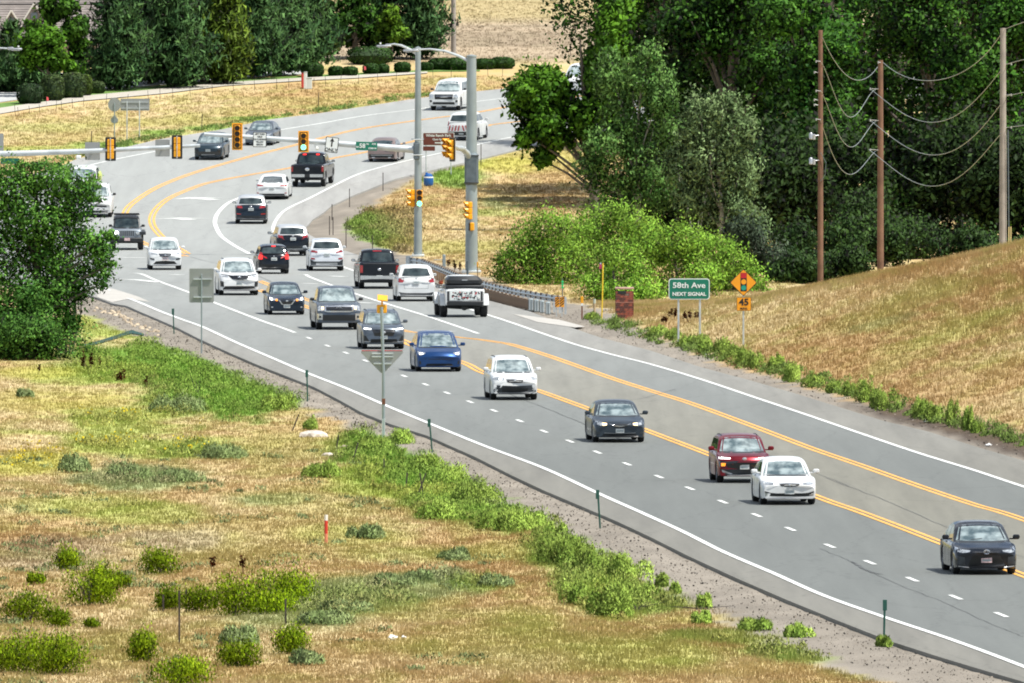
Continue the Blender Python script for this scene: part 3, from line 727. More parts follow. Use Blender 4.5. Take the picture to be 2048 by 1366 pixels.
cws = [(1335, 1000, 22, 4.8, 'dark cottonwood at the left end of the tall row, its edge against the pale field'),
       (1385, 1010, 25, 6.2, 'tall cottonwood rising behind the grey green tree clump'),
       (1520, 990, 24, 6.2, 'dark cottonwood left of the first brown utility pole'),
       (1655, 985, 24, 6.3, 'dark cottonwood directly behind the first brown utility pole'),
       (1790, 1000, 26, 6.6, 'dark cottonwood filling the gap between second brown pole and grey pole'),
       (1930, 985, 24, 6.4, 'dark cottonwood just left of the grey utility pole'),
       (2080, 975, 24, 6.6, 'dark cottonwood at the right edge behind the grey utility pole'),
       (1460, 960, 16, 4.4, 'lower dark cottonwood in front of the row, left of the poles'),
       (1600, 950, 14, 4.2, 'low dark cottonwood crown behind the foot of the first brown pole'),
       (1860, 960, 17, 5.2, 'lower dark cottonwood between the second brown pole and the grey pole'),
       (2010, 950, 16, 4.8, 'lower dark cottonwood crown behind the grey pole'),
       (1430, 1060, 27, 6.0, 'tallest cottonwood at the back of the left half of the row'),
       (1710, 1070, 30, 8.0, 'highest cottonwood at the back of the row behind the wires'),
       (1960, 1070, 30, 8.0, 'highest cottonwood at the back right of the row')]
for px, Y, h, rw, lab in cws:
    g = .75 + .8 * random.random()
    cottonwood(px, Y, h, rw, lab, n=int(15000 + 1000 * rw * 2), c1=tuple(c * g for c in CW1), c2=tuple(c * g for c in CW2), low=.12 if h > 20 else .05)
# the bright green limb reaching out over the far road
Yb = 955
tree('cottonwood_tree', 'bright green cottonwood whose leafy limb hangs over the far road edge', 'tree', gbase(1190, Yb),
     pxb(Yb, [(1075, 165, 48, 36), (1045, 195, 36, 32), (1105, 185, 40, 34), (1125, 215, 30, 30), (1070, 235, 42, 40), (1100, 262, 34, 30), (1052, 275, 24, 26), (1090, 305, 24, 24), (1082, 322, 14, 12), (1130, 280, 20, 22),
              (1222, 90, 34, 60), (1195, 130, 30, 40), (1215, 170, 50, 60), (1190, 240, 50, 50), (1235, 40, 34, 50)]), 24000, .30, (.05, .14, .012), (.13, .30, .02), trunk=.3, sub=15, spread=.25)
# grey-green poplars / russian olives in front of the row
OL1, OL2 = (.065, .175, .035), (.22, .40, .10)
def olive(px, Y, L, lab, n=13000, c1=OL1, c2=OL2):
    tree('silver_poplar', lab, 'tree', gbase(px, Y), pxb(Y, L), n, .22, c1, c2, trunk=.16, sub=18, spread=.24, bark='barkpale', up=.35, aspect=.45)
olive(1275, 905, [(1225, 165, 40, 60), (1290, 150, 44, 60), (1325, 190, 38, 60), (1240, 240, 50, 60), (1310, 260, 55, 60), (1205, 300, 42, 50), (1180, 345, 40, 40), (1260, 330, 60, 60), (1230, 390, 50, 40), (1310, 370, 60, 50), (1300, 110, 26, 26), (1215, 118, 22, 30)],
      'grey green poplar clump with pale stems beside the bright hanging limb', 19000)
olive(1440, 900, [(1400, 250, 40, 60), (1445, 225, 38, 40), (1470, 270, 38, 60), (1420, 330, 50, 60), (1480, 360, 40, 50), (1390, 400, 50, 50), (1460, 430, 50, 50), (1500, 470, 44, 50), (1360, 330, 36, 50)],
      'silvery olive green tree left of the first brown utility pole', 15000, (.11, .19, .07), (.30, .43, .18))
olive(1530, 870, [(1500, 500, 44, 50), (1545, 530, 40, 44), (1580, 560, 40, 30), (1480, 470, 34, 40), (1520, 575, 60, 26)], 'low silvery shrub tree between the green bushes and the first pole', 7000, (.035, .065, .035), (.10, .14, .085))
# bare pale stems showing through the poplars
for i, (px, lab) in enumerate([(1392, 'forked bare twiggy stem in front of the silvery tree')]):
    b = gbase(px, 903); t = thing('bare_sapling', lab, 'sapling', b); m = MB()
    for k in range(5):
        a = random.uniform(-1, 1); m.tube([(0, 0, -.1), (a * .5, 0, 2.5), (a * 1.3, 0, 5 + random.uniform(0, 1.4))], [.035, .022, .008], 5)
        for q in range(3):
            z = random.uniform(2, 5); m.tube([(a * z * .22, 0, z), (a * z * .22 + random.uniform(-.8, .8), 0, z + 1.2)], [.02, .006], 4)
    m.build('trunk', M['barkpale'], t)
# undergrowth at the feet of the trees
def shrub(name, lab, px, py, rpx, hpx, n, size, c1, c2, group=None, Y=None, depth=1., mat_='leaf', up=.4, nb=6, aspect=.5, cat='shrub', spread=.3, shape='quad'):
    if Y is None: b = hit(px, py)
    else: b = gbase(px, Y)
    s = F / b[1]; rw = rpx / s; hh = hpx / s
    bl = []
    for i in range(nb):
        x = random.uniform(-.62, .62) * rw; k = math.sqrt(max(.15, 1 - (x / rw) ** 2))
        r = random.uniform(.36, .5) * rw; rz = min(random.uniform(.38, .52) * hh * (.6 + .4 * k), hh)
        bl.append((b[0] + x, b[1] + random.uniform(-.5, .5) * rw * depth, b[2] + hh * k * random.uniform(.35, .62), r, r, rz))
    bl.append((b[0], b[1], b[2] + .45 * hh, rw * .62, rw * .62, .55 * hh))
    t = thing(name, lab, cat, b, 0, group)
    bl = [(q[0] - b[0], q[1] - b[1], q[2] - b[2], *q[3:]) for q in bl]
    P, N, K = crown_points(bl, n, 12, spread, .12); P[:, 2] = np.abs(P[:, 2])
    cloud('foliage', P, N, shades(K, c1, c2, len(P)), size, M[mat_], aspect=aspect, parent=t, up=up, shape=shape)
    m = MB()
    for k in range(6):
        a = random.uniform(-1, 1); hh = min(hh, 3); m.tube([(0, 0, -.05), (a * rw * .3, random.uniform(-.1, .1), hh * .35), (a * rw * .55, 0, hh * .7)], [.03 * hh, .02 * hh, .006 * hh], 4)
    m.build('stem', M['bark'], t)
    return t
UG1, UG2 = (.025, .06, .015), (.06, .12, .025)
for px, Y, rp, hp, lab in [(1830, 900, 80, 90, 'dark shrub thicket between the second brown pole and the grey pole'), (1930, 890, 80, 85, 'dark green shrub at the crest of the hill left of the grey pole'),
                           (1695, 880, 50, 110, 'mid green shrub between the two brown utility poles'), (1585, 848, 60, 60, 'low dark shrub right of the willow bushes at the hill crest'), (1640, 852, 44, 56, 'low dark shrub behind the foot of the first brown pole'), (1705, 850, 50, 70, 'low shrub between the feet of the two brown poles'), (1768, 885, 56, 84, 'dark shrub right behind the second brown utility pole'), (1735, 925, 80, 110, 'dark shrub in the gap left of the second brown pole'), (2040, 880, 60, 60, 'bright green shrub at the right edge behind the hill crest'), (1600, 880, 60, 90, 'dark shrub left of the first brown pole')]:
    br = 1.8 if px == 2040 else (1.3 if px == 1695 else 1)
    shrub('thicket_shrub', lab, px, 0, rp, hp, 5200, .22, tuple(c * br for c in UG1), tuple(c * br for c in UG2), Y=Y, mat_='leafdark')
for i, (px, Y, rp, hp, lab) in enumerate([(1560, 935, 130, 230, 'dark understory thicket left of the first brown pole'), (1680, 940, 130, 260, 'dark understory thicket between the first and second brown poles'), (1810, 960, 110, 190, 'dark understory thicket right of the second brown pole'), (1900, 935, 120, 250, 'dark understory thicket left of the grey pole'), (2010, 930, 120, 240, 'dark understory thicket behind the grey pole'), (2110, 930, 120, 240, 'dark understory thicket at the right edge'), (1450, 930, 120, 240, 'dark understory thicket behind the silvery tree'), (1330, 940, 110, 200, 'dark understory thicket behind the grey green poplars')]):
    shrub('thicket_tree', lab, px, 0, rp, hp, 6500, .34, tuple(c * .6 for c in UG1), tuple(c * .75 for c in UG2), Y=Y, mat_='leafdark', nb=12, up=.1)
# bright green willow bushes behind the guardrail
WG1, WG2 = (.15, .34, .03), (.36, .60, .08)
def willow(px, Y, L, lab, n, k):
    tree('willow_bush', lab, 'bush', gbase(px, Y), pxb(Y, [(*q, random.uniform(-1.6, 1.6)) for q in L]), n, .155, tuple(c * k for c in WG1), tuple(c * k for c in WG2), trunk=.10, sub=20, spread=.27, up=.3, aspect=.45, inner=.15)
willow(1095, 852, [(1060, 480, 52, 42), (1100, 458, 50, 40), (1040, 530, 52, 50), (1110, 520, 62, 58), (1150, 475, 42, 42), (1060, 585, 60, 42), (1125, 590, 60, 44), (1015, 515, 24, 26), (1010, 560, 28, 30)], 'leftmost big green willow bush beside the signal pole', 18000, .95)
willow(1225, 862, [(1200, 440, 52, 36), (1250, 442, 52, 36), (1225, 482, 62, 52), (1290, 470, 42, 36), (1175, 480, 40, 44), (1150, 520, 40, 60), (1290, 510, 50, 50)], 'tall rounded willow bush behind the brick pillar', 14000, 1.0)
willow(1225, 812, [(1200, 532, 42, 36), (1238, 512, 40, 34), (1262, 552, 48, 40), (1192, 580, 42, 36), (1240, 592, 50, 34), (1290, 590, 42, 36)], 'low willow bush directly around the brick pillar', 11000, 1.15)
willow(1350, 822, [(1310, 492, 50, 40), (1360, 480, 50, 40), (1402, 502, 46, 40), (1340, 542, 62, 50), (1400, 562, 55, 45), (1330, 600, 60, 34)], 'bright willow bush behind the green street sign', 14000, 1.05)
willow(1465, 830, [(1440, 502, 40, 36), (1472, 530, 42, 38), (1502, 560, 34, 34), (1440, 560, 50, 44), (1515, 590, 34, 26), (1460, 600, 50, 30)], 'bright willow bush behind the yellow warning sign', 10000, 1.0)

# ------------------------------------------------------------------ big feathery tree on the left
Yt = 706
LT = [(0, 700, 70, 40), (70, 685, 60, 44), (-70, 715, 70, 40), (-60, 420, 90, 80), (20, 380, 70, 55), (100, 365, 60, 45), (60, 450, 80, 60), (140, 420, 55, 45), (170, 372, 30, 30), (-20, 520, 90, 70), (90, 520, 80, 60), (170, 480, 45, 40), (205, 505, 30, 26), (190, 545, 36, 28), (30, 600, 80, 60), (110, 590, 60, 50), (-60, 620, 80, 70), (150, 570, 40, 40), (20, 670, 60, 50), (60, 640, 50, 50), (-40, 690, 60, 40), (130, 640, 34, 44), (-120, 500, 70, 90)]
tree('locust_tree', 'large feathery green tree at the left edge beside the junction', 'tree', gbase(70, Yt), pxb(Yt, [(a, b_, c * .86, d * .82) for a, b_, c, d in LT + [(218, 470, 22, 12), (222, 530, 20, 10), (120, 340, 30, 14), (60, 335, 34, 14), (185, 395, 22, 12), (-10, 345, 30, 14), (205, 570, 18, 12)]]), 70000, .155, (.055, .18, .03), (.21, .45, .07), trunk=.22, sub=22, spread=.31, up=.15, aspect=.5)
shrub('thicket_shrub', 'dark low foliage at the foot of the feathery tree', 60, 0, 105, 92, 9000, .15, (.045, .14, .025), (.15, .33, .055), Y=703, nb=12, up=.1)
t = thing('leaning_saplings', 'cluster of thin grey stems at the foot of the feathery tree', 'saplings', gbase(130, 712)); m = MB()
for k in range(9):
    a = random.uniform(-.8, .9); m.tube([(a * .4, 0, -.1), (a, random.uniform(-.3, .3), 1.6), (a * 1.3 + random.uniform(-.3, .3), 0, 3.4 + random.uniform(0, 1))], [.045, .035, .015], 5)
m.build('stem', M['bark'], t)

# ------------------------------------------------------------------ pines and garden trees at the top left
def pine(px, Y, h, rw, lab, c1=(.032, .088, .028), c2=(.095, .19, .055), n=5200):
    Y = Y - 14; rw = rw * 1.22; n = int(n * 1.25)
    b = gbase(px, Y); t = thing('pine_tree', lab, 'tree', b); P = []; N = []; K = []
    nl = 20
    for i in range(nl):
        f = i / (nl - 1); z = h * (.05 + .93 * f); rr = rw * (1 - f) ** .9 * (1 - .35 * max(0, .15 - f) / .15) * random.uniform(.85, 1.12) + .15
        nb = int(6 + 8 * (1 - f))
        for k in range(nb):
            a = 2 * math.pi * (k + random.random() * .7) / nb; L = rr * random.uniform(.75, 1.12); m_ = max(2, int(L * 3.2))
            for q in range(m_):
                u = (q + .6) / m_; P.append((math.cos(a) * L * u, math.sin(a) * L * u, z + .16 * L * u * u * random.uniform(.4, 1.6) - .05)); N.append((math.cos(a) * u, math.sin(a) * u, .55)); K.append(i * 40 + k)
    P = np.array(P); N = np.array(N); K = np.array(K); j = rng.integers(0, len(P), n)
    pp = P[j] + rng.normal(size=(n, 3)) * np.array((.26, .26, .20)); nn = N[j] + rng.normal(size=(n, 3)) * .4
    cloud('crown', pp, nn, shades(K[j], c1, c2, n, .3), .46, M['needle'], shape='tri', aspect=.32, parent=t, up=.5)
    m = MB(); m.tube([(0, 0, -.2), (0, 0, h * .5), (0, 0, h * .95)], [.2, .13, .03], 7)
    for i in range(10):
        a = random.random() * 6.28; z = h * (.1 + .06 * i); m.tube([(0, 0, z), (math.cos(a) * rw * .6, math.sin(a) * rw * .6, z + .3)], [.05, .015], 4)
    m.build('trunk', M['bark'], t)
for a in [(20, 1150, 4.6, 2.0, 'dark pine at the left edge below the house roof'), (66, 1150, 3.4, 1.9, 'short dark pine behind the rounded hedges'), (-45, 1150, 5.0, 2.2, 'dark pine cut off by the left edge'),
          (232, 1152, 9.5, 2.7, 'leftmost tall pine of the row, beside the bright maple'), (300, 1160, 11.5, 2.9, 'second tall dark pine from the maple'), (352, 1155, 10.5, 2.7, 'third tall dark pine from the maple'),
          (405, 1163, 11.5, 2.7, 'fourth tall dark pine, left of the yellowing pine'), (505, 1168, 11.5, 2.6, 'tall pine right of the yellowing pine'), (556, 1172, 11, 2.6, 'tall pine two places right of the yellowing pine'),
          (605, 1180, 11, 2.4, 'rightmost tall pine of the row'), (762, 1196, 8.5, 1.5, 'dark pine behind the small round tree'), (835, 1195, 10.5, 2.2, 'pine standing alone beside the street lamps'), (268, 1172, 10, 2.4, 'pine in the second row behind the left pines'), (455, 1180, 11, 2.5, 'pine in the second row behind the yellowing pine')]:
    pine(*a, n=int(4200 + 260 * a[2]))
pine(452, 1160, 10.5, 1.7, 'yellowing pine in the middle of the row', (.06, .11, .012), (.17, .26, .03), 5600)
MP1, MP2 = (.06, .17, .012), (.14, .32, .025)
def ptree(lab, px, Y, L, n, c1=MP1, c2=MP2, size=.3, trunk=.14, name='maple_tree'):
    tree(name, lab, 'tree', gbase(px, Y), pxb(Y, L), n, size, c1, c2, trunk=trunk, sub=12, spread=.25)
ptree('bright green maple behind the rounded hedges at the left', 96, 1128, [(75, 60, 26, 22), (65, 90, 30, 26), (100, 80, 30, 30), (85, 120, 34, 24), (55, 115, 20, 20), (112, 115, 22, 24), (130, 135, 24, 16)], 6500)
ptree('taller darker maple just behind the bright maple', 140, 1131, [(110, 10, 28, 28), (135, 15, 20, 22), (100, 40, 20, 16), (150, 60, 24, 26), (160, 100, 20, 24), (150, 130, 22, 20), (165, 50, 12, 20)], 5500, (.035, .11, .012), (.09, .22, .02))
ptree('pale leaved tree beside the last tall pine', 645, 1180, [(640, 20, 28, 24), (655, 50, 30, 26), (645, 85, 34, 24), (670, 80, 18, 18), (625, 50, 20, 20)], 4600, (.10, .17, .04), (.22, .31, .09))
ptree('broad green tree with a stout trunk above the clipped hedges', 708, 1180, [(700, 10, 34, 30), (725, 35, 30, 26), (690, 50, 28, 24), (715, 75, 32, 22), (740, 65, 20, 18), (705, -30, 34, 30)], 5600, (.035, .11, .015), (.09, .22, .03), trunk=.22)
ptree('small bright round tree above the clipped hedges', 782, 1178, [(782, 30, 18, 18), (778, 55, 24, 20), (795, 70, 22, 16), (770, 80, 18, 14)], 3200, (.09, .2, .015), (.19, .36, .03), trunk=.07)
# clipped hedges
def hedge(px, py, rp, hp, lab, c1=(.025, .075, .015), c2=(.06, .14, .025), grp=None, n=1500):
    b = hit(px, py); s = F / b[1]; rw = rp / s; hh = hp / s; t = thing('clipped_hedge', lab, 'hedge', b, 0, grp)
    d = rng.normal(size=(n, 3)); d /= np.linalg.norm(d, axis=1)[:, None]; d = np.sign(d) * np.abs(d) ** .75
    P = d * np.array((rw, rw * 1.2, hh * .52)) * (.93 + .1 * rng.random((n, 1))) + np.array((0, 0, hh * .5)); P[:, 2] = np.clip(P[:, 2], .02, None)
    cloud('foliage', P, d + .25 * rng.normal(size=(n, 3)), shades(rng.integers(0, 40, n), c1, c2, n), .17, M['leafdark'], parent=t)
    m = MB(); m.lathe([(.0, .04), (rw * .7, .06), (rw * .86, hh * .5), (rw * .6, hh * .88), (0, hh * .92)], 12); m.build('core', mat('hedge_core', (.02, .045, .012), .9, var=.2), t)
hg1, hg2 = (.045, .085, .025), (.11, .17, .05)
for a in [(105, 202, 24, 52, 'tall rounded grey green hedge, first left of the sidewalk bend', hg1, hg2), (146, 196, 26, 50, 'tall rounded hedge in the middle of the sage trio', hg1, hg2), (170, 192, 14, 42, 'narrow yellow green hedge at the right of the sage trio', (.07, .12, .02), (.14, .22, .04)),
          (192, 187, 18, 24, 'low rough bush between the hedges and the first pine', hg1, hg2), (60, 208, 26, 40, 'dark hedge at the foot of the left pines', (.02, .05, .02), (.05, .10, .03)),
          (625, 154, 22, 28, 'clipped dark hedge beside the white utility cabinets'), (672, 152, 15, 19, 'small clipped hedge, second from the utility cabinets'), (700, 152, 15, 18, 'small clipped hedge under the broad tree'),
          (742, 148, 16, 20, 'clipped round hedge beside the pink flag'), (766, 147, 12, 18, 'clipped round hedge left of the small bright tree'), (805, 145, 16, 20, 'pale silvery low bush under the alone pine'), (740, 128, 46, 34, 'wide dark juniper mass behind the clipped hedges'),
          (852, 141, 14, 16, 'round dark bush left of the nearer lamp pole'), (884, 139, 28, 22, 'wide rounded dark bush between the two lamp poles'), (915, 140, 26, 24, 'rounded dark bush at the foot of the far wooden pole'), (968, 138, 22, 20, 'dark rounded bush right of the signal pole'), (1005, 137, 24, 22, 'last dark rounded bush in the row, nearest the open field')]:
    hedge(*a)

# ------------------------------------------------------------------ rabbitbrush and weeds in the meadow
RB1, RB2 = (.17, .30, .01), (.44, .60, .02)
rb = [(130, 1142, 32, 42, 'small yellow green shrub alone on the slope, left of the pair', 1), (70, 1170, 20, 22, 'tiny green shrub below the lone slope shrub', .8), (180, 1212, 52, 80, 'big bright rabbitbrush left of centre on the slope', 1.0), (215, 1190, 36, 52, 'rabbitbrush joined to the right of the big bright one', .75),
      (325, 1150, 42, 52, 'round olive shrub standing alone above the cluster', .8), (55, 1245, 50, 58, 'dark green shrub at the left edge of the slope', .65), (112, 1255, 32, 36, 'rounded olive shrub just right of the dark one', .65),
      (50, 1345, 80, 78, 'large green rabbitbrush in the bottom left corner', .95), (125, 1350, 62, 70, 'rabbitbrush beside the bottom left corner shrub', .85), (290, 1325, 34, 56, 'upright shrub left of the bottom centre cluster', .85), (370, 1372, 76, 52, 'wide low rabbitbrush at the bottom edge', .95),
      (480, 1335, 46, 50, 'rounded yellowish shrub near the bottom', .8), (585, 1308, 42, 52, 'bright round shrub right of the yellowish one near the bottom', .95), (345, 1222, 36, 46, 'low olive shrub touching the left of the large cluster', .7),
      (470, 1232, 52, 78, 'leftmost tall shrub of the large central rabbitbrush cluster', .95), (560, 1215, 66, 76, 'broad middle shrub of the large central rabbitbrush cluster', 1.0), (545, 1228, 52, 46, 'front bright shrub of the large central rabbitbrush cluster', 1.2), (400, 1225, 34, 48, 'small dark shrub in the left part of the central cluster', .6),
      (180, 1258, 16, 16, 'tiny dark shrub between slope and central cluster', .6), (245, 1175, 18, 22, 'tiny shrub right of the joined rabbitbrush pair', .7)]
for px, py, rp, hp, lab, k in rb:
    big = rp > 40; rp *= 1.1; hp *= 1.02
    shrub('rabbitbrush', lab, px, py, rp, hp, int(900 + rp * hp * (.62 if big else .8)), .075, tuple(c * k for c in RB1), tuple(c * k for c in RB2), nb=9, up=.9, aspect=.42, depth=.9, mat_='weed', spread=.38, shape='tri')
# upright weed clumps beside the road, each a plant of its own
WD1, WD2 = (.17, .28, .045), (.36, .49, .10)
def soft(rw, hh, n, seed=0):
    """points and normals of a soft rounded weed: a cluster of small domes"""
    k = max(4, int(5 + 5 * rw)); a = rng.random(k) * 6.28; q = np.sqrt(rng.random(k)) * .68; cx, cy = np.cos(a) * q * rw, np.sin(a) * q * rw * 1.1
    rr = rw * (.30 + .22 * rng.random(k)); ch = hh * (1 - .55 * q ** 2) * (.62 + .38 * rng.random(k))
    j = rng.integers(0, k, n); d = rng.normal(size=(n, 3)); d[:, 2] = np.abs(d[:, 2]) * 1.1; d /= np.linalg.norm(d, axis=1)[:, None]
    s_ = (.62 + .42 * rng.random(n) ** .6)[:, None]
    P = np.stack([cx[j], cy[j], np.zeros(n)], 1) + d * s_ * np.stack([rr[j], rr[j], ch[j]], 1); P[:, 2] += rng.random(n) ** 4 * hh * .18
    N = d * np.array((.75, .75, .8)) + np.array((0, -.05, .45)) + .25 * rng.normal(size=(n, 3))
    return P, N, j
def weed(px, py, rp, hp, lab, k=1., grp=None, n=900, c1=WD1, c2=WD2, name='weed_clump'):
    rp *= 1.3; hp *= 1.25; n = int(n * 1.5); k = max(k, .85) * 1.35
    b = hit(px, py); s = F / b[1]; rw = rp / s; hh = hp / s; t = thing(name, lab, 'weed', b, 0, grp)
    n = int(n * 1.3); P, N, j = soft(rw, hh, n)
    cloud('foliage', P, N, shades(j, tuple(c * k for c in c1), tuple(c * k for c in c2), n), .085, M['weed'], shape='tri', aspect=.42, parent=t, up=.9)
    return t
def mounds(name, X, Y, r, h, per, lab, cfun, size=.08):
    PP, NN, CC = [], [], []; C = cfun(X, Y)
    for i in range(len(X)):
        s1 = random.uniform(.6, 1.4); P, N, j = soft(r * s1, h * s1 * random.uniform(.7, 1.2), per); PP.append(P + np.array((X[i], Y[i], 0))); NN.append(N); CC.append(np.tile(C[i] * random.uniform(.82, 1.2), (per, 1)) * (.8 + .4 * rng.random((per, 1))))
    P = np.concatenate(PP); P[:, 2] += terr(P[:, 0], P[:, 1]); o = cloud(name, P, np.concatenate(NN), np.clip(np.concatenate(CC), 0, 1), size, M['weed'], shape='tri', aspect=.42, up=.9)
    return tag(o, lab, 'weeds', kind='stuff')
rw_ = [(1120 + 200, 672, 18, 18), (1345, 680, 18, 20), (1372, 694, 14, 24), (1410, 708, 16, 28), (1400, 690, 16, 22), (1445, 706, 20, 28), (1480, 730, 22, 34), (1508, 738, 18, 34), (1460, 716, 18, 24), (1555, 740, 14, 26), (1590, 765, 22, 34), (1620, 775, 26, 24), (1668, 788, 18, 22), (1700, 792, 18, 26), (1735, 805, 20, 46), (1775, 822, 26, 46), (1755, 815, 18, 30), (1840, 838, 20, 38), (1868, 845, 18, 34), (1908, 850, 16, 46), (1940, 862, 14, 40), (1955, 866, 14, 22)]
near_names = ['leftmost leafy weed of the row under the hillside', 'second leafy weed of the row under the hillside', 'leafy weed at the left post of the green street sign', 'leafy weed between the posts of the green street sign', 'low weed behind the green street sign posts', 'leafy weed right of the green street sign', 'bushy weed left of the warning sign post', 'bushy weed at the warning sign post', 'weed behind the bushy one left of the warning sign', 'single stalky weed right of the warning sign', 'rounded weed right of the stalky one', 'wide low weed in mid row', 'dark squat weed right of the wide low one', 'dark small weed in mid row', 'tall yellow green weed in mid row', 'tallest bushy weed of the row', 'weed tucked between the two tall ones', 'weed left of the white litter bag', 'dark rounded weed just right of the litter bag', 'upright dark weed near the black soil', 'narrow dark weed over the black soil', 'pale low weed at the right end of the row']
for (a, b_, c, d), lab in zip(rw_, near_names): weed(a, b_, c, d, lab, random.uniform(.6, 1.15), n=1000)
weed(1182, 640, 14, 14, 'small green weed beside the orange tipped stake', .8)
lw = [(560, 822, 30, 36, 'round weed at the tip of the green bank beside the gravel'), (620, 860, 16, 22, 'small dark weed above the pale boulder'), (640, 955, 34, 30, 'dark weed clump below the boulder'), (797, 888, 28, 26, 'dark green weed just right of the sign post foot'), (740, 905, 36, 30, 'weed clump left of the sign post foot'), (850, 945, 40, 34, 'bushy weed below the sign post'),
      (900, 975, 44, 40, 'bushy weed between the sign post and the second green stake'), (960, 1010, 46, 44, 'broad weed mound in the middle of the green bank'), (880, 1040, 40, 34, 'weed mound on the meadow side of the bank'), (1010, 1062, 46, 44, 'dark weed mound near the bend of the bank'), (1070, 1060, 34, 34, 'weed mound facing the gravel'), (1110, 1078, 26, 28, 'small weed at the gravel edge before the third green stake'),
      (1130, 1130, 46, 56, 'tall weed mound right of the bend'), (1180, 1150, 34, 48, 'weed mound left of the third green stake'), (1255, 1165, 40, 48, 'rounded weed standing alone on the gravel'), (1210, 1235, 48, 60, 'bright yellow green weed mound in the lower bank'), (1150, 1210, 30, 40, 'loose pale weed beside the bright mound'), (1325, 1175, 14, 22, 'small dark weed on the gravel'), (1352, 1188, 10, 20, 'smallest dark weed on the gravel'),
      (1300, 1205, 30, 32, 'weed at the right end of the bank above the dead brush'), (1410, 1218, 18, 26, 'dark weed at the far right end of the bank'), (1770, 1295, 16, 18, 'small weed at the foot of the last green stake'), (1405, 1250, 20, 24, 'low yellow green weed on the meadow rim'), (1515, 1262, 34, 22, 'flat green weed on the meadow rim'), (1600, 1275, 28, 22, 'low weed on the meadow rim below the gravel')]
for a, b_, c, d, lab in lw: weed(a, b_, c, d, lab, random.uniform(.75, 1.2), n=int(500 + c * d * .9))
for a, b_, c, d, lab, k in [(355, 825, 46, 34, 'leafy sunflower weed below the dead twig', .7), (730, 1078, 36, 24, 'sparse grey green weed right of the red striped marker', .9), (905, 1122, 34, 22, 'low olive weed on the tan grass', .8), (990, 1175, 32, 22, 'grey sage clump on the tan grass', .7), (150, 945, 30, 34, 'blue green leafy weed among the yellow flowers', .6), (440, 918, 44, 28, 'grey green shrubby weed above the meadow centre', .7),
                       (250, 960, 40, 30, 'blue green weed below the yellow flowers', .6), (355, 965, 44, 22, 'low blue green weed right of the flowers', .6), (50, 795, 16, 16, 'small dark weed under the feathery tree', .6), (780, 1175, 40, 24, 'sage green mound in the lower meadow', .75), (840, 1165, 30, 20, 'small dark sage mound in the lower meadow', .65), (480, 1290, 44, 34, 'large grey sage bush under the rabbitbrush cluster', .7), (650, 1250, 50, 26, 'grey sage mound right of the cluster', .7), (690, 1225, 40, 22, 'upper sage mound right of the cluster', .7), (620, 1330, 40, 26, 'pale sage mound near the bottom', .8)]:
    weed(a, b_, c, d, lab, k, n=int(500 + c * d * 1.0), c1=(.18, .26, .09), c2=(.32, .40, .17), name='sage_clump' if 'sage' in lab else 'weed_clump')
# dense weeds of the green banks
X, Y = px_scatter(9000, 150, 1750, 640, 1380, lambda X, Y: (XL(Y) - X > 0) * density(X, Y) * (Y < 790) * np.clip(greenness(X, Y) * 1.6 - .5, 0, 1))
mounds('green_weeds', X[:2100], Y[:2100], .50, .40, 150, 'soft knee high green weeds growing along the gravel shoulder', lambda x, y: gcol(x, y) * np.array((1.6, 1.42, 1.6)))
X, Y = px_scatter(1500, 630, 830, 425, 525, lambda X, Y: (X - XR(Y) > .5) * density(X, Y)); X = X[:330]; Y = Y[:330]
mounds('bank_weeds', X, Y, .7, .5, 110, 'green weeds on the bank inside the road curve', lambda x, y: gcol(x, y) * 1.2, .12)
# straggling low weeds between the rounded ones under the hillside, and at the far road edges
yy = rng.uniform(575, 770, 260); xx = XR(yy) + rng.uniform(1.5, 2.6, 260); q = xx < .032 * yy
mounds('verge_weeds', xx[q], yy[q], .35, .32, 90, 'low straggling green weeds at the foot of the hillside', lambda x, y: np.tile((.22, .33, .08), (len(x), 1)), .09)
yy = rng.uniform(1035, 1130, 170); xx = XL(yy) - rng.uniform(.3, 1.6, 170)
mounds('roadside_weeds', xx, yy, .5, .30, 60, 'green weeds fringing the left edge of the far lane', lambda x, y: np.tile((.22, .34, .09), (len(x), 1)), .11)
X, Y = px_scatter(700, -20, 1000, 900, 1366, lambda X, Y: (XL(Y) - X > 4) * (fbm(X * .5, Y * .12) > .56)); X = X[:150]; Y = Y[:150]
mounds('meadow_weeds', X, Y, .45, .20, 70, 'low grey green plants dotted over the meadow', lambda x, y: np.tile((.26, .32, .14), (len(x), 1)), .08)
# loose gravel and clods on the shoulders
def pebbles(n, side):
    yy = np.interp(rng.random(n), [0, 1], [395, 830]); o_ = rng.uniform(.05, 2.6, n)
    xx = XL(yy) - o_ if side < 0 else XR(yy) + o_; q = (density(xx, yy) < .5) & (np.abs(xx) < .034 * yy); xx, yy = xx[q], yy[q]; m = len(xx)
    c = np.array((.21, .185, .155))[None] * rng.choice([.6, .8, 1., 1.25], (m, 1), p=[.2, .3, .3, .2])
    o = cloud('loose_gravel', np.stack([xx, yy, terr(xx, yy) + .02], 1), np.tile((0., -.3, 1.), (m, 1)), c, .025 + .07 * rng.random(m) ** 4, M['grit'], aspect=.8); tag(o, 'loose gravel and clods on the bare %s shoulder' % ('left' if side < 0 else 'right'), 'gravel', kind='stuff')
M['grit'] = foliage_shader('grit', .0, .9, .05, .1, 3.)
pebbles(12000, -1); pebbles(6000, 1)
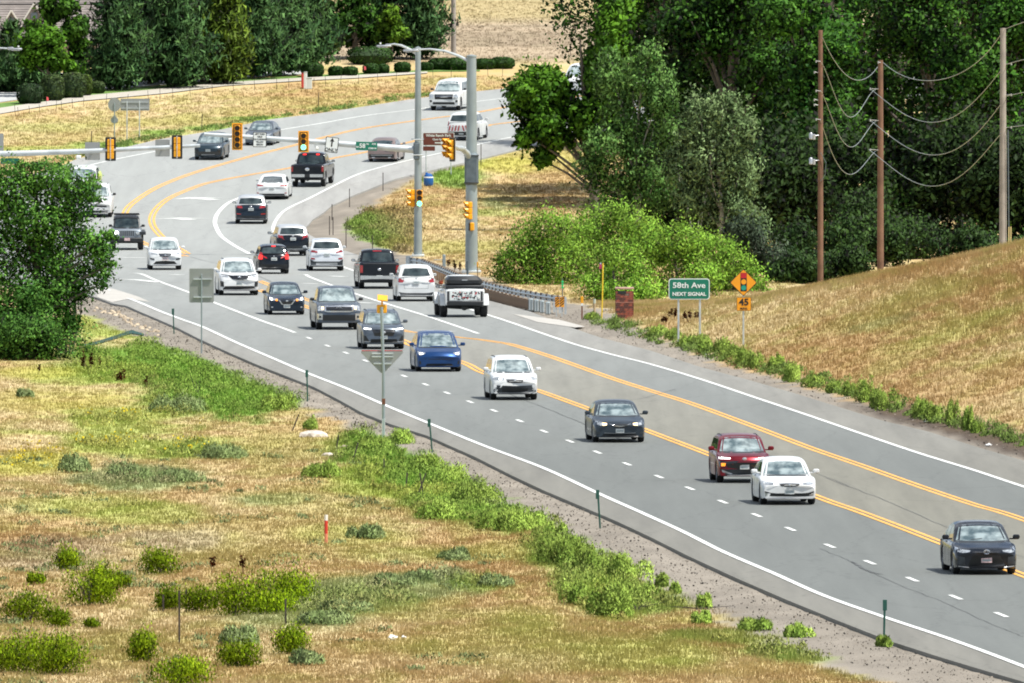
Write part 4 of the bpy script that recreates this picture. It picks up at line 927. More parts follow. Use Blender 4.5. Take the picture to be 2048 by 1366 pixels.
# yellow flower heads
X, Y = px_scatter(5200, -40, 420, 830, 1010, lambda X, Y: (gcol(X, Y)[:, 0] > .18) * (gcol(X, Y)[:, 2] < .09) * np.clip(fbm(X * .7, Y * .2) * 2 - .6, 0, 1))
Z = terr(X, Y) + .28 + .2 * rng.random(len(X)); n = len(X)
o = cloud('yellow_flowers', np.stack([X, Y, Z], 1), np.tile((0., -.3, 1.), (n, 1)), np.tile((.62, .47, .02), (n, 1)) * (.7 + .5 * rng.random((n, 1))), .07, M['weed'], aspect=.9)
tag(o, 'yellow flower heads scattered over the left meadow', 'flowers', kind='stuff')
# rust brown dock stalks
def dock(px, py, hp, wp, lab, k=7, grp=None):
    b = hit(px, py); s = F / b[1]; t = thing('dock_weed', lab, 'dead weed', b, 0, grp); m = MB()
    P = []
    for i in range(k):
        x = random.uniform(-.5, .5) * wp / s; h = hp / s * random.uniform(.6, 1.); m.tube([(x * .5, 0, -.03), (x, 0, h)], [.012, .008], 4)
        for q in range(60): P.append((x + random.gauss(0, .03), random.gauss(0, .03), h * random.uniform(.45, 1.02)))
    P = np.array(P); m.build('stem', M['wood'], t)
    cloud('seed_heads', P, rng.normal(size=P.shape), np.tile((.12, .034, .014), (len(P), 1)) * (.7 + .6 * rng.random((len(P), 1))), .07, M['weed'], parent=t)['kind'] = 'stuff'
for a in [(180, 745, 46, 40, 'large rust brown dock cluster in the green weeds', 9), (240, 772, 36, 18, 'rust brown dock right of the large cluster', 5), (292, 775, 24, 8, 'single rust brown dock stalk below the green bank', 2), (423, 1148, 40, 12, 'left of two dark dock stalks above the central shrubs', 2), (487, 1150, 40, 12, 'right of two dark dock stalks above the central shrubs', 2),
          (895, 540, 26, 14, 'brown seed stalk left of three behind the guardrail', 2), (908, 545, 26, 14, 'brown seed stalks in the middle behind the guardrail', 3), (920, 550, 26, 12, 'brown seed stalk right of three behind the guardrail', 2), (992, 528, 16, 12, 'dark seed heads beside the leftmost willow bush', 3),
          (1345, 640, 26, 30, 'rust brown dock left behind the green street sign', 6), (1385, 645, 24, 34, 'rust brown dock right behind the green street sign', 7), (1330, 648, 16, 14, 'small rust brown dock left of the green street sign', 4), (77, 750, 22, 6, 'thin brown stalk under the feathery tree', 1)]:
    dock(*a[:4], a[4], k=a[5])
# ------------------------------------------------------------------ vehicles
def smooth_prof(pts, d, wdt=.05):
    a = np.array(pts, float); s = 0
    for o in (-1, -.5, 0, .5, 1): s = s + np.interp(d + o * wdt, a[:, 0], a[:, 1])
    return s / 5
def ring_mesh(rings, caps=True, under=None):
    """closed rings -> verts, faces, material index (1 where the face belongs to the underside)"""
    n = len(rings[0]); vs = [p for r in rings for p in r]; fs = []; mi = []
    for i in range(len(rings) - 1):
        for k in range(n):
            k2 = (k + 1) % n; fs.append((i * n + k, (i + 1) * n + k, (i + 1) * n + k2, i * n + k2)); mi.append(1 if under and under(k, n) else 0)
    if caps:
        fs.append(tuple(range(n))); fs.append(tuple(reversed(range((len(rings) - 1) * n, len(rings) * n)))); mi += [0, 0]
    return vs, fs, mi
_wheels = {}
def wheel_mesh(r, wd, rim):
    key = (round(r, 3), round(wd, 3), rim)
    if key in _wheels: return _wheels[key]
    m = MB(); h = wd / 2
    m.lathe([(r * .62, -h * .96), (r * .9, -h), (r * .985, -h * .8), (r, -h * .4), (r, h * .4), (r * .985, h * .8), (r * .9, h), (r * .62, h * .96), (r * .62, -h * .96)], 26, 'y')
    for k in range(26):
        a = 2 * math.pi * k / 26; m.box((math.cos(a) * r, 0, math.sin(a) * r), (.02, wd * .7, .02), Matrix.Rotation(-a, 3, 'Y'))
    ty = m.mesh('tyre', M['tyre'])
    m = MB(); q = r * .63
    m.lathe([(0, -h * .55), (q, -h * .55), (q, h * .9), (q * .92, h * .9), (q * .9, h * .3), (0, h * .25)], 22, 'y')
    for k in range(5):
        a = 2 * math.pi * k / 5; m.box((math.cos(a) * q * .5, h * .62, math.sin(a) * q * .5), (q * .95, h * .22, q * .2), Matrix.Rotation(-a, 3, 'Y'), bev=.01)
    m.lathe([(0, h * .8), (q * .2, h * .78), (q * .22, h * .5)], 12, 'y')
    ri = m.mesh('rim', M[rim]); _wheels[key] = (ty, ri)
    return _wheels[key]

class Car:
    def __init__(s, kind, **k):
        base = dict(
            sedan=dict(L=4.75, W=1.82, H=1.45, gc=.17, T=[(0, .58), (.07, .67), (.22, .74), (.6, .80), (1.35, .92), (2.6, .95), (3.7, 1.0), (4.5, 1.0), (4.65, .93), (4.75, .72)],
                       roof=[(1.2, .90), (2.05, 1.33), (2.35, 1.42), (2.8, 1.45), (3.3, 1.42), (3.65, 1.33), (4.35, 1.00)], R=.33, tw=.21, ax=(.92, 3.70), wr=.70, wb=.90),
            suv=dict(L=4.6, W=1.86, H=1.68, gc=.21, T=[(0, .66), (.05, .82), (.16, .93), (.5, 1.0), (1.2, 1.08), (2.4, 1.12), (4.0, 1.16), (4.5, 1.14), (4.56, 1.0), (4.6, .8)],
                     roof=[(1.05, 1.05), (1.85, 1.54), (2.15, 1.64), (2.7, 1.68), (3.6, 1.66), (4.15, 1.60), (4.52, 1.12)], R=.36, tw=.23, ax=(.90, 3.58), wr=.74, wb=.91),
            pickup=dict(L=5.8, W=2.03, H=1.93, gc=.30, T=[(0, .80), (.04, 1.02), (.14, 1.14), (.5, 1.20), (1.5, 1.26), (3.6, 1.28), (3.8, 1.32), (5.74, 1.34), (5.78, 1.30), (5.8, 1.2)],
                        roof=[(1.35, 1.24), (2.0, 1.74), (2.25, 1.87), (2.7, 1.93), (3.5, 1.92), (3.72, 1.84), (3.86, 1.30)], R=.41, tw=.27, ax=(.98, 4.68), wr=.76, wb=.90),
            jeep=dict(L=4.4, W=1.62, H=1.84, gc=.42, T=[(0, 1.02), (.03, 1.12), (.1, 1.16), (1.3, 1.20), (4.2, 1.22), (4.35, 1.2), (4.4, 1.1)],
                      roof=[(1.3, 1.19), (1.62, 1.72), (1.8, 1.80), (2.6, 1.84), (4.1, 1.83), (4.25, 1.76), (4.36, 1.2)], R=.43, tw=.29, ax=(.62, 3.4), wr=.84, wb=.93))[kind]
        s.kind = kind; p = dict(base); L0, H0_ = p['L'], p['H']
        p.update(k); s.p = p
        sx = p['L'] / L0; sz = p['H'] / H0_
        if 'T' not in k: p['T'] = [(a * sx, b * sz) for a, b in base['T']]
        if 'roof' not in k: p['roof'] = [(a * sx, b * sz) for a, b in base['roof']]
        if 'ax' not in k: p['ax'] = tuple(a * sx for a in base['ax'])
        s.hw = p['W'] / 2; s.L = p['L']; s.H = p['H']; s.bvh = None
    def belt(s, d): return smooth_prof(s.p['T'], d)
    def bend(s, d, y):
        fr = .24 if s.kind in ('sedan', 'suv') else .10
        fr = s.p.get('nose', fr)
        return -fr * abs(y / s.hw) ** 2.3 * (1 - float(sst(0, 1.3, d))) + (.16 if s.kind != 'pickup' else .03) * abs(y / s.hw) ** 2.3 * float(sst(s.L - 1.0, s.L, d))
    def build_body(s, root, paintm, black_low=.0, roofm=None):
        p = s.p; L, hw = s.L, s.hw; ax = p['ax']; Rr = p['R']
        ds = set(np.r_[np.linspace(0, .3, 7), np.linspace(.3, L - .3, 46), np.linspace(L - .3, L, 7)].round(3))
        for a in ax:
            for q in np.linspace(-1, 1, 13): ds.add(round(a + q * (Rr + .07), 3))
            ds.add(round(a - Rr - .08, 3)); ds.add(round(a + Rr + .08, 3))
        rings = []
        for d in sorted(ds):
            T = float(s.belt(d)); B = p['gc'] + .03 * (1 - float(sst(0, .25, d))) + .06 * float(sst(L - .3, L, d))
            B0 = B
            for a in ax:
                q = (Rr + .07) ** 2 - (d - a) ** 2
                if q > 0: B = max(B, Rr + math.sqrt(q))
            w_ = hw * float(np.interp(d, [0, .06, .2, .5, 1.2, L - .9, L - .25, L], [.90, .94, .97, .99, 1, 1, .975, .93]))
            if s.kind in ('pickup', 'jeep'): w_ = hw * float(np.interp(d, [0, .05, .2, L - .1, L], [.95, .98, 1, 1, .98]))
            T = max(T, B + .03); h = T - B; k = min(1., h / .5)
            half = [(0, T + .03), (.42 * w_, T + .026), (.76 * w_, T + .008), (.90 * w_, T - .025 * k), (.965 * w_, T - .075 * k), (.992 * w_, T - .16 * k), (w_, T - .3 * h - .1 * k), (.998 * w_, B + .42 * h), (.99 * w_, B + .1 * k), (.975 * w_, B + .025 * k), (.93 * w_, B), (.5 * w_, B), (0, B)]
            if s.kind in ('pickup', 'jeep'):
                half = [(0, T + .02), (.5 * w_, T + .016), (.84 * w_, T + .004), (.94 * w_, T - .02 * k), (.985 * w_, T - .06 * k), (.998 * w_, T - .14 * k), (w_, T - .3 * h - .1 * k), (w_, B + .42 * h), (.99 * w_, B + .1 * k), (.98 * w_, B + .025 * k), (.94 * w_, B), (.5 * w_, B), (0, B)]
            r = [(L / 2 - d + s.bend(d, y), y, z) for y, z in half] + [(L / 2 - d + s.bend(d, y), -y, z) for y, z in half[-2:0:-1]]
            rings.append(r)
        n = len(rings[0])
        v1, f1, m1 = ring_mesh(rings, True, lambda k, n: 9 <= k <= n - 10)
        m = MB(); m.add(v1, f1); m.m = m1
        # greenhouse
        rf = p['roof']; d0, d1 = rf[0][0], rf[-1][0]; rr = []
        for d in np.unique(np.r_[np.linspace(d0, d1, 40), [q[0] for q in rf]]):
            tp = float(smooth_prof(rf, d, .04)); zb = float(s.belt(d)) - .08
            wb = hw * p['wb']; wr = hw * p['wr']
            def wz(z): return wb + (wr - wb) * min(1, max(0, (z - zb) / (s.H - zb))) ** 1.25
            tp = max(tp, zb + .05); wt = wz(tp)
            c = .02 + .02 * (tp - zb)
            half = [(0, tp + c), (.5 * wt, tp + c * .75), (.80 * wt, tp + c * .1), (.93 * wt, tp - .022), (wz(tp - .07) if tp - .07 > zb else wt, max(zb, tp - .065)), (wz((tp + zb) / 2 - .02), (tp + zb) / 2 - .02), (wz(zb + .03), zb + .03), (wb, zb)]
            def bx(y):
                b_ = -.17 if s.kind not in ('jeep',) else -.03
                b2 = .12 if s.kind not in ('jeep', 'pickup') else .03
                return b_ * (y / hw) ** 2 * (1 - float(sst(d0, d0 + 1.3, d))) + b2 * (y / hw) ** 2 * float(sst(d1 - .8, d1, d))
            rr.append([(L / 2 - d + bx(y), y, z) for y, z in half] + [(L / 2 - d + bx(y), -y, z) for y, z in half[-1:0:-1]])
        v2, f2, m2 = ring_mesh(rr, True); o = len(m.m); m.add(v2, f2); 
        if roofm is not None: m.m = m.m[:o] + [2] * len(f2)
        mats = [paintm, M['black']] + ([roofm] if roofm is not None else [])
        me = m.mesh('body', mats, True, 38)
        s.bvh = BVHTree.FromPolygons([v.co.copy() for v in me.vertices], [tuple(q.vertices) for q in me.polygons])
        addobj('body', me, root)
        # dark underbody tray with sills and axles
        m = MB(); m.box((0, 0, p['gc'] + .14), (L * .78, hw * 1.35, .16), bev=.03)
        for a in ax: m.tube([(L / 2 - a, -hw * .8, Rr), (L / 2 - a, hw * .8, Rr)], .07, 8)
        m.build('underbody', M['black'], root)
        for i, a in enumerate(ax):
            for sg in (1, -1):
                ty, ri = wheel_mesh(Rr, p['tw'], p.get('rim', 'rim'))
                wo = addobj('wheel', ty, root); wo.location = (L / 2 - a, sg * (hw - p['tw'] / 2 - .02 + p.get('flare', 0)), Rr); wo.rotation_euler = (0, 0, 0 if sg > 0 else math.pi)
                addobj('rim', ri, wo)
    def cast(s, o, d):
        h = s.bvh.ray_cast(Vector(o), Vector(d), 12)
        if h[0] is None:
            q = s.bvh.find_nearest(Vector(o) + Vector(d) * 5 if False else Vector(o)); return q[0] if q[0] else Vector(o)
        return h[0]
    def panel(s, root, name, material, low, up, face='f', proud=.008, nu=8, nv=5, both=False, th=.02):
        """a part pressed onto the body: low and up are polylines (u, z), u in half widths for front/rear, metres from the front for the sides"""
        def resamp(pl, n):
            a = np.array(pl, float); seg = np.r_[0, np.cumsum(np.linalg.norm(np.diff(a, axis=0), axis=1) + 1e-9)]; t = np.linspace(0, seg[-1], n)
            return np.stack([np.interp(t, seg, a[:, 0]), np.interp(t, seg, a[:, 1])], 1)
        lo, hi = resamp(low, nu + 1), resamp(up, nu + 1)
        for sg in ((1, -1) if both else (1,)):
            V = []
            for j in range(nv + 1):
                for i in range(nu + 1):
                    a, z = lo[i] * (1 - j / nv) + hi[i] * (j / nv)
                    if face == 'f': q = s.cast((s.L / 2 + 2, a * s.hw * sg, z), (-1, 0, 0)); q = q + Vector((proud, 0, 0)); back = Vector((-th, 0, 0))
                    elif face == 'r': q = s.cast((-s.L / 2 - 2, a * s.hw * sg, z), (1, 0, 0)); q = q + Vector((-proud, 0, 0)); back = Vector((th, 0, 0))
                    else: q = s.cast((s.L / 2 - a, sg * 3, z), (0, -sg, 0)); q = q + Vector((0, sg * proud, 0)); back = Vector((0, -sg * th, 0))
                    V.append(q)
            m = MB(); n = nu + 1; fs = [(j * n + i, j * n + i + 1, (j + 1) * n + i + 1, (j + 1) * n + i) for j in range(nv) for i in range(nu)]
            bd = [i for i in range(n)] + [j * n + nu for j in range(1, nv + 1)] + [nv * n + i for i in range(nu - 1, -1, -1)] + [j * n for j in range(nv - 1, 0, -1)]
            k0 = len(V); V2 = V + [V[i] + back for i in bd]
            fs += [(bd[i], k0 + i, k0 + (i + 1) % len(bd), bd[(i + 1) % len(bd)]) for i in range(len(bd))]
            m.add(V2, fs); m.build(name, M[material] if isinstance(material, str) else material, root, True, 50)
    def glazing(s, root, wtop=None, rear=None, pillars=None, wmat='wind', smat='glass', rmat='glass'):
        p = s.p; H = s.H; d0 = p['roof'][0][0]; zc = float(s.belt(d0 + .1)) + .03; zt = wtop or H - .105
        a, b = p['wb'] - .085, p['wr'] - .07
        s.panel(root, 'windshield', wmat, [(-a, zc), (-a * .5, zc - .01), (0, zc - .015), (a * .5, zc - .01), (a, zc)], [(-b, zt), (-b * .5, zt + .03), (0, zt + .04), (b * .5, zt + .03), (b, zt)], 'f', .006, 12, 8)
        s.panel(root, 'cowl', 'black', [(-a, zc - .05), (a, zc - .05)], [(-a, zc - .012), (a, zc - .012)], 'f', .01, 10, 1)
        d1 = p['roof'][-1][0]
        if rear: zl, zu, al, au = rear
        else: zl = float(s.belt(d1 - .1)) + .05; zu = H - .16; al, au = p['wb'] - .14, p['wr'] - .08
        s.panel(root, 'rear_window', rmat, [(-al, zl), (0, zl - .015), (al, zl)], [(-au, zu), (0, zu + .03), (au, zu)], 'r', .006, 12, 6)
        rf = np.array(p['roof']); top = rf[np.argmax(rf[:, 1])][0]
        def front_d(z): q = rf[rf[:, 0] <= top]; return float(np.interp(z, q[:, 1], q[:, 0]))
        def rear_d(z): q = rf[rf[:, 0] >= top][::-1]; return float(np.interp(z, q[:, 1], q[:, 0]))
        zl = float(s.belt((d0 + d1) / 2)) + .035; zu = H - .15
        fl, fu, rl, ru = front_d(zl + .02) + .30, front_d(zu) + .22, rear_d(zl + .05) - .28, rear_d(zu) - .12
        cuts = pillars or [.46, .80]
        xs = [0] + cuts + [1]
        for i in range(len(xs) - 1):
            g = .035
            al_, bl_ = fl + (rl - fl) * xs[i] + (g if i else 0), fl + (rl - fl) * xs[i + 1] - g
            au_, bu_ = max(fu, al_) if i else fu, min(ru, bl_) if i < len(xs) - 2 else ru
            if bu_ < au_ + .1: bu_ = au_ + .1
            s.panel(root, 'side_window', smat, [(al_, zl), (bl_, zl)], [(au_, zu), (bu_, zu)], 's', .005, 5, 4, both=True)
        # shut lines of the doors
        for f in (0.02, .46, .92):
            d = fl + (rl - fl) * f
            s.panel(root, 'door_seam', 'black', [(d, p['gc'] + .12), (d + .014, p['gc'] + .12)], [(d, zl - .06), (d + .014, zl - .06)], 's', .002, 1, 8, both=True, th=.004)
        for f in (.38, .84):
            d = fl + (rl - fl) * f
            s.panel(root, 'door_handle', 'trim', [(d, zl - .13), (d + .16, zl - .13)], [(d, zl - .10), (d + .16, zl - .10)], 's', .03, 2, 1, both=True, th=.03)
    def mirrors(s, root, m_, dz=.05, size=1.):
        d = s.p['roof'][0][0] + .45; z = float(s.belt(d)) + dz
        for sg in (1, -1):
            m = MB(); x = s.L / 2 - d
            m.box((x, sg * (s.hw + .10 * size), z + .05 * size), (.12 * size, .20 * size, .14 * size), bev=.035 * size); m.box((x - .01, sg * (s.hw - .02), z), (.06, .16, .04), bev=.01)
            mo = m.build('side_mirror', m_, root)
            g_ = MB(); g_.box((x - .064 * size, sg * (s.hw + .10 * size), z + .05 * size), (.006, .15 * size, .10 * size)); g_.build('mirror_glass', M['chrome'], mo)
    def plate(s, root, z, face='f', m_='plate', u=0):
        h = s.cast(((s.L / 2 + 2) * (1 if face == 'f' else -1), u * s.hw, z), (-1 if face == 'f' else 1, 0, 0)); m = MB(); sg = 1 if face == 'f' else -1
        m.box((h.x + sg * .022, u * s.hw, z), (.018, .31, .155), bev=.006); o = m.build('licence_plate', M[m_], root)
        m = MB(); m.box((h.x + sg * .034, u * s.hw, z - .005), (.004, .24, .055)); m.build('plate_characters', M['pole'], o)
    def badge(s, root, z, w_=.07, face='f', m_='chrome', ring=False):
        h = s.cast(((s.L / 2 + 2) * (1 if face == 'f' else -1), 0, z), (-1 if face == 'f' else 1, 0, 0)); m = MB(); sg = 1 if face == 'f' else -1
        x = h.x + sg * .012
        if ring:
            m.tube([(x, math.cos(a) * w_, z + math.sin(a) * w_ * .68) for a in np.linspace(0, 2 * math.pi, 17)], .011, 5, cap=False)
            m.tube([(x, math.cos(a) * w_ * .45, z + math.sin(a) * w_ * .62) for a in np.linspace(0, 2 * math.pi, 13)], .009, 5, cap=False)
        else: m.lathe([(0, x + sg * .014), (w_ * .8, x + sg * .012), (w_, x), (w_, x - sg * .02)], 16, 'x', (0, 0, z))
        if ring: m.build('badge', M[m_], root)
        else:
            m.v = [(a, b, z + (c - z) * .72) for a, b, c in m.v]; m.build('badge', M[m_], root)
    def rails(s, root, m_='black', h=-.02):
        d0 = s.p['roof'][2][0] + .1; d1 = s.p['roof'][-2][0] - .05
        for sg in (1, -1):
            y = sg * s.hw * s.p['wr'] * .90; m = MB(); z = s.H + .0
            m.tube([(s.L / 2 - d0, y, z - .04), (s.L / 2 - d0 - .12, y, z + h), (s.L / 2 - (d0 + d1) / 2, y, z + h + .02), (s.L / 2 - d1 + .12, y, z + h - .02), (s.L / 2 - d1, y, z - .06)], .017, 6); m.build('roof_rail', M[m_], root)

def put(car, root, px, py, al, face):
    """stand the vehicle where its near end's centre touches the road at a picture point; al = how far the road leans left going away"""
    x, y, z = gp(px, py); a = R(al)
    away = Vector((-math.sin(a), math.cos(a), 0)); fwd = -away if face == 'f' else away
    back = (car.L / 2 - car.p['ax'][0]) if face == 'f' else (car.L - car.p['ax'][1]) - 0
    dist = car.L / 2 - .35
    c = Vector((x, y, 0)) + away * dist
    root.rotation_euler = (0, 0, math.atan2(fwd.y, fwd.x))
    c.z = float(zr(c.y)) + .04; root.location = c
    g1 = float(zr(c.y + car.L / 2)); g0 = float(zr(c.y - car.L / 2)); pt = math.atan2(g1 - g0, car.L)
    root.rotation_euler = (0, pt if face == 'f' else -pt, math.atan2(fwd.y, fwd.x))
def lamps(c, r, lo, up, m_='lampglass', face='f', name=None, **k):
    c.panel(r, name or ('headlight' if face == 'f' else 'tail_light'), m_, lo, up, face, both=True, proud=k.pop('proud', .012), nu=6, nv=3, **k)
def sedan_rear(c, r):
    T = float(c.belt(c.L - .3))
    lamps(c, r, [(.55, T - .24), (.93, T - .20)], [(.55, T - .13), (.95, T - .08)], 'red', 'r')
    c.plate(r, T - .28, 'r'); c.panel(r, 'rear_bumper', 'black', [(-.75, .26), (.75, .26)], [(-.7, .36), (.7, .36)], 'r', .01)
def suv_rear(c, r):
    lamps(c, r, [(.6, .92), (.96, .95)], [(.62, 1.06), (.93, 1.08)], 'red', 'r')
    c.plate(r, .82, 'r'); c.panel(r, 'rear_bumper', 'trim', [(-.85, .32), (.85, .32)], [(-.9, .55), (.9, .55)], 'r', .02)
def pick_rear(c, r):
    lamps(c, r, [(.84, .85), (.985, .85)], [(.84, 1.22), (.985, 1.22)], 'red', 'r'); c.plate(r, .62, 'r')
    c.panel(r, 'rear_bumper', 'chrome', [(-.97, .50), (.97, .50)], [(-.97, .70), (.97, .70)], 'r', .06, th=.08)
def std_front(c, r):
    z = c.H * .42
    lamps(c, r, [(.58, z), (.94, z + .03)], [(.58, z + .1), (.92, z + .14)])
    c.panel(r, 'grille', 'black', [(-.45, z - .06), (.45, z - .06)], [(-.5, z + .08), (.5, z + .08)], 'f'); c.plate(r, z - .2)

# 1 black saloon, nearest
def veh(name, lab, cat, kind, paintm, px, py, al, face, roofm=None, mirror=None, rail=None, glaz={}, **k):
    c = Car(kind, **k); r = thing(name, lab, cat); c.build_body(r, paintm, roofm=roofm); c.glazing(r, **glaz); c.mirrors(r, mirror or paintm)
    if rail: c.rails(r, rail)
    put(c, r, px, py, al, face)
    if face == 'f': (pick_rear if kind == 'pickup' else sedan_rear if kind == 'sedan' else suv_rear)(c, r)
    else: std_front(c, r)
    return c, r
Pblack = paint('black', (.008, .011, .016), 0, .18, .2); Pgraph = paint('graphite', (.035, .048, .062), .4, .3, .2); Pwhite = paint('white', (.60, .62, .62), 0, .3)
Pred = paint('maroon', (.16, .008, .016), .5, .3); Pblue = paint('blue', (.012, .05, .16), .45, .28); Pgrey = paint('grey', (.095, .115, .14), .5, .32); Pnavy = paint('navy', (.014, .024, .038), .2, .25, .2)
Psilver = paint('silver', (.55, .57, .58), .5, .35); Pbrown = paint('brown', (.25, .19, .175), .5, .35); Pjeep = paint('steel', (.22, .25, .28), .4, .35); Pteal = paint('dark_teal', (.03, .05, .065), .45, .3)

c, r = veh('sedan', 'black four door sedan with a pink and white plate, nearest the right edge', 'car', 'sedan', Pblack, 1972, 1152, 4.3, 'f', L=4.88, W=1.84, H=1.445)
c.panel(r, 'upper_grille', 'blackgloss', [(-.62, .66), (-.3, .625), (0, .615), (.3, .625), (.62, .66)], [(-.62, .70), (-.3, .675), (0, .67), (.3, .675), (.62, .70)])
lamps(c, r, [(.52, .655), (.72, .62), (.95, .66)], [(.5, .70), (.75, .72), (.93, .80)])
c.panel(r, 'lower_grille', 'black', [(-.60, .25), (0, .23), (.60, .25)], [(-.42, .56), (0, .55), (.42, .56)])
lamps(c, r, [(.66, .27), (.90, .29)], [(.68, .50), (.92, .54)], 'trim', name='air_intake')
lamps(c, r, [(.55, .20), (.93, .235)], [(.55, .225), (.93, .26)], 'silver', name='bumper_blade')
c.plate(r, .42, m_='plate_red'); c.badge(r, .655, .085, ring=True)
c.panel(r, 'wiper', 'black', [(-.35, .955), (.0, .99)], [(-.35, .97), (.0, 1.005)], 'f', .02, 6, 1)

c, r = veh('sedan', 'white sedan just ahead of the maroon crossover, its left headlight lit', 'car', 'sedan', Pwhite, 1578, 1012, 4.3, 'f', L=4.63, W=1.80, H=1.455)
c.panel(r, 'grille', 'black', [(-.30, .60), (0, .575), (.30, .60)], [(-.38, .68), (0, .695), (.38, .68)])
c.panel(r, 'grille_trim', 'chrome', [(-.37, .675), (0, .69), (.37, .675)], [(-.38, .69), (0, .707), (.38, .69)], proud=.014)
lamps(c, r, [(.46, .655), (.7, .635), (.93, .67)], [(.46, .70), (.75, .735), (.92, .755)])
c.panel(r, 'lower_intake', 'black', [(-.86, .30), (-.6, .265), (.6, .265), (.86, .30)], [(-.88, .44), (-.6, .37), (.6, .37), (.88, .44)])
lamps(c, r, [(.78, .31), (.87, .32)], [(.78, .37), (.87, .385)], 'lampglass', name='fog_lamp', proud=.02)
h = c.panel(r, 'lit_headlight', 'lamp_on', [(-.56, .655), (-.47, .655)], [(-.56, .715), (-.47, .715)], proud=.02, nu=3, nv=2)
c.plate(r, .42); c.badge(r, .64, .06)

c, r = veh('crossover', 'maroon crossover with an orange turn signal, half hidden by the white sedan', 'car', 'suv', Pred, 1488, 968, 4.3, 'f', rail='black', L=4.2, W=1.80, H=1.56, R=.34)
c.panel(r, 'grille', 'blackgloss', [(-.60, .50), (0, .44), (.60, .50)], [(-.78, .70), (-.4, .735), (0, .745), (.4, .735), (.78, .70)], proud=.01)
lamps(c, r, [(.52, .80), (.93, .80)], [(.52, .835), (.92, .86)], 'lamp_on', name='daytime_light')
lamps(c, r, [(.70, .52), (.93, .54)], [(.66, .72), (.94, .74)], 'blackgloss', name='headlight_pod', proud=.014)
c.panel(r, 'turn_signal', 'amber', [(-.86, .56), (-.72, .56)], [(-.86, .66), (-.70, .66)], proud=.03, nu=3, nv=2)
c.panel(r, 'lower_bumper', 'trim', [(-.9, .26), (.9, .26)], [(-.9, .46), (.9, .46)], proud=.006)
lamps(c, r, [(.48, .27), (.82, .36)], [(.44, .31), (.84, .44)], 'silver', name='skid_blade', proud=.012)
c.panel(r, 'skid_plate', 'silver', [(-.66, .245), (.66, .245)], [(-.62, .275), (.62, .275)], proud=.014); c.plate(r, .53); c.badge(r, .80, .075)

c, r = veh('sedan', 'dark grey sedan with two warm lit headlights and a pointed silver grille bar', 'car', 'sedan', Pgraph, 1239, 887, 4.3, 'f', L=4.93, W=1.88, H=1.45)
c.panel(r, 'grille', 'black', [(-.22, .545), (0, .525), (.22, .545)], [(-.36, .665), (0, .68), (.36, .665)])
c.panel(r, 'grille_bar', 'chrome', [(-.38, .655), (-.24, .59), (0, .565), (.24, .59), (.38, .655)], [(-.42, .685), (-.24, .63), (0, .605), (.24, .63), (.42, .685)], proud=.018, nu=12)
lamps(c, r, [(.50, .62), (.72, .60), (.92, .66)], [(.48, .68), (.72, .73), (.90, .78)])
lamps(c, r, [(.52, .625), (.66, .61)], [(.51, .695), (.66, .705)], 'lamp_warm', name='lit_headlight', proud=.022)
c.panel(r, 'lower_intake', 'black', [(-.72, .20), (.72, .20)], [(-.62, .31), (.62, .31)])
c.panel(r, 'bumper_trim', 'silver', [(-.60, .335), (0, .315), (.60, .335)], [(-.60, .35), (0, .33), (.60, .35)], proud=.012); lamps(c, r, [(.76, .30), (.90, .32)], [(.76, .36), (.90, .39)], 'trim', name='fog_lamp')
c.plate(r, .42)

c, r = veh('station_wagon', 'white wagon with roof rails and black lower bumper, in the middle of the queue', 'car', 'suv', Pwhite, 1029, 802, 4.3, 'f', rail='black', L=4.86, W=1.855, H=1.66, gc=.22)
c.panel(r, 'grille', 'black', [(-.30, .68), (0, .66), (.30, .68)], [(-.37, .79), (0, .80), (.37, .79)])
c.panel(r, 'grille_bar', 'silver', [(-.36, .80), (0, .81), (.36, .80)], [(-.38, .835), (0, .85), (.38, .835)], proud=.014)
lamps(c, r, [(.45, .78), (.93, .80)], [(.45, .85), (.91, .93)])
lamps(c, r, [(.56, .79), (.66, .79)], [(.56, .86), (.66, .87)], 'lamp_on', name='lit_headlight', proud=.022)
c.panel(r, 'lower_bumper', 'trim', [(-.88, .25), (.88, .25)], [(-.93, .60), (-.6, .57), (0, .55), (.6, .57), (.93, .60)], proud=.012); c.panel(r, 'lower_intake', 'black', [(-.52, .32), (.52, .32)], [(-.56, .46), (.56, .46)], proud=.02)
lamps(c, r, [(.78, .36), (.83, .36)], [(.78, .50), (.83, .50)], 'silver', name='fog_trim', proud=.02); c.badge(r, .755, .06)

c, r = veh('electric_crossover', 'blue crossover without a grille, between the white wagon and the grey crossover', 'car', 'suv', Pblue, 878, 745, 4.3, 'f', L=4.75, W=1.92, H=1.62, gc=.17, T=[(0, .58), (.06, .70), (.2, .80), (.6, .90), (1.15, 1.0), (2.4, 1.05), (4.0, 1.12), (4.6, 1.12), (4.7, .95), (4.75, .8)], roof=[(.95, .98), (1.9, 1.46), (2.3, 1.58), (2.8, 1.62), (3.5, 1.57), (4.2, 1.40), (4.65, 1.12)])
c.panel(r, 'nose_crease', 'blackgloss', [(-.60, .515), (0, .50), (.60, .515)], [(-.64, .54), (0, .53), (.64, .54)], proud=.004)
lamps(c, r, [(.62, .74), (.80, .66), (.90, .70)], [(.60, .79), (.78, .80), (.93, .85)]); lamps(c, r, [(.70, .73), (.84, .72)], [(.70, .765), (.86, .79)], 'lamp_on', name='lit_headlight', proud=.022)
c.panel(r, 'lower_intake', 'black', [(-.60, .235), (.60, .235)], [(-.54, .33), (.54, .33)]); lamps(c, r, [(.78, .30), (.86, .32)], [(.80, .44), (.87, .46)], 'black', name='air_curtain')

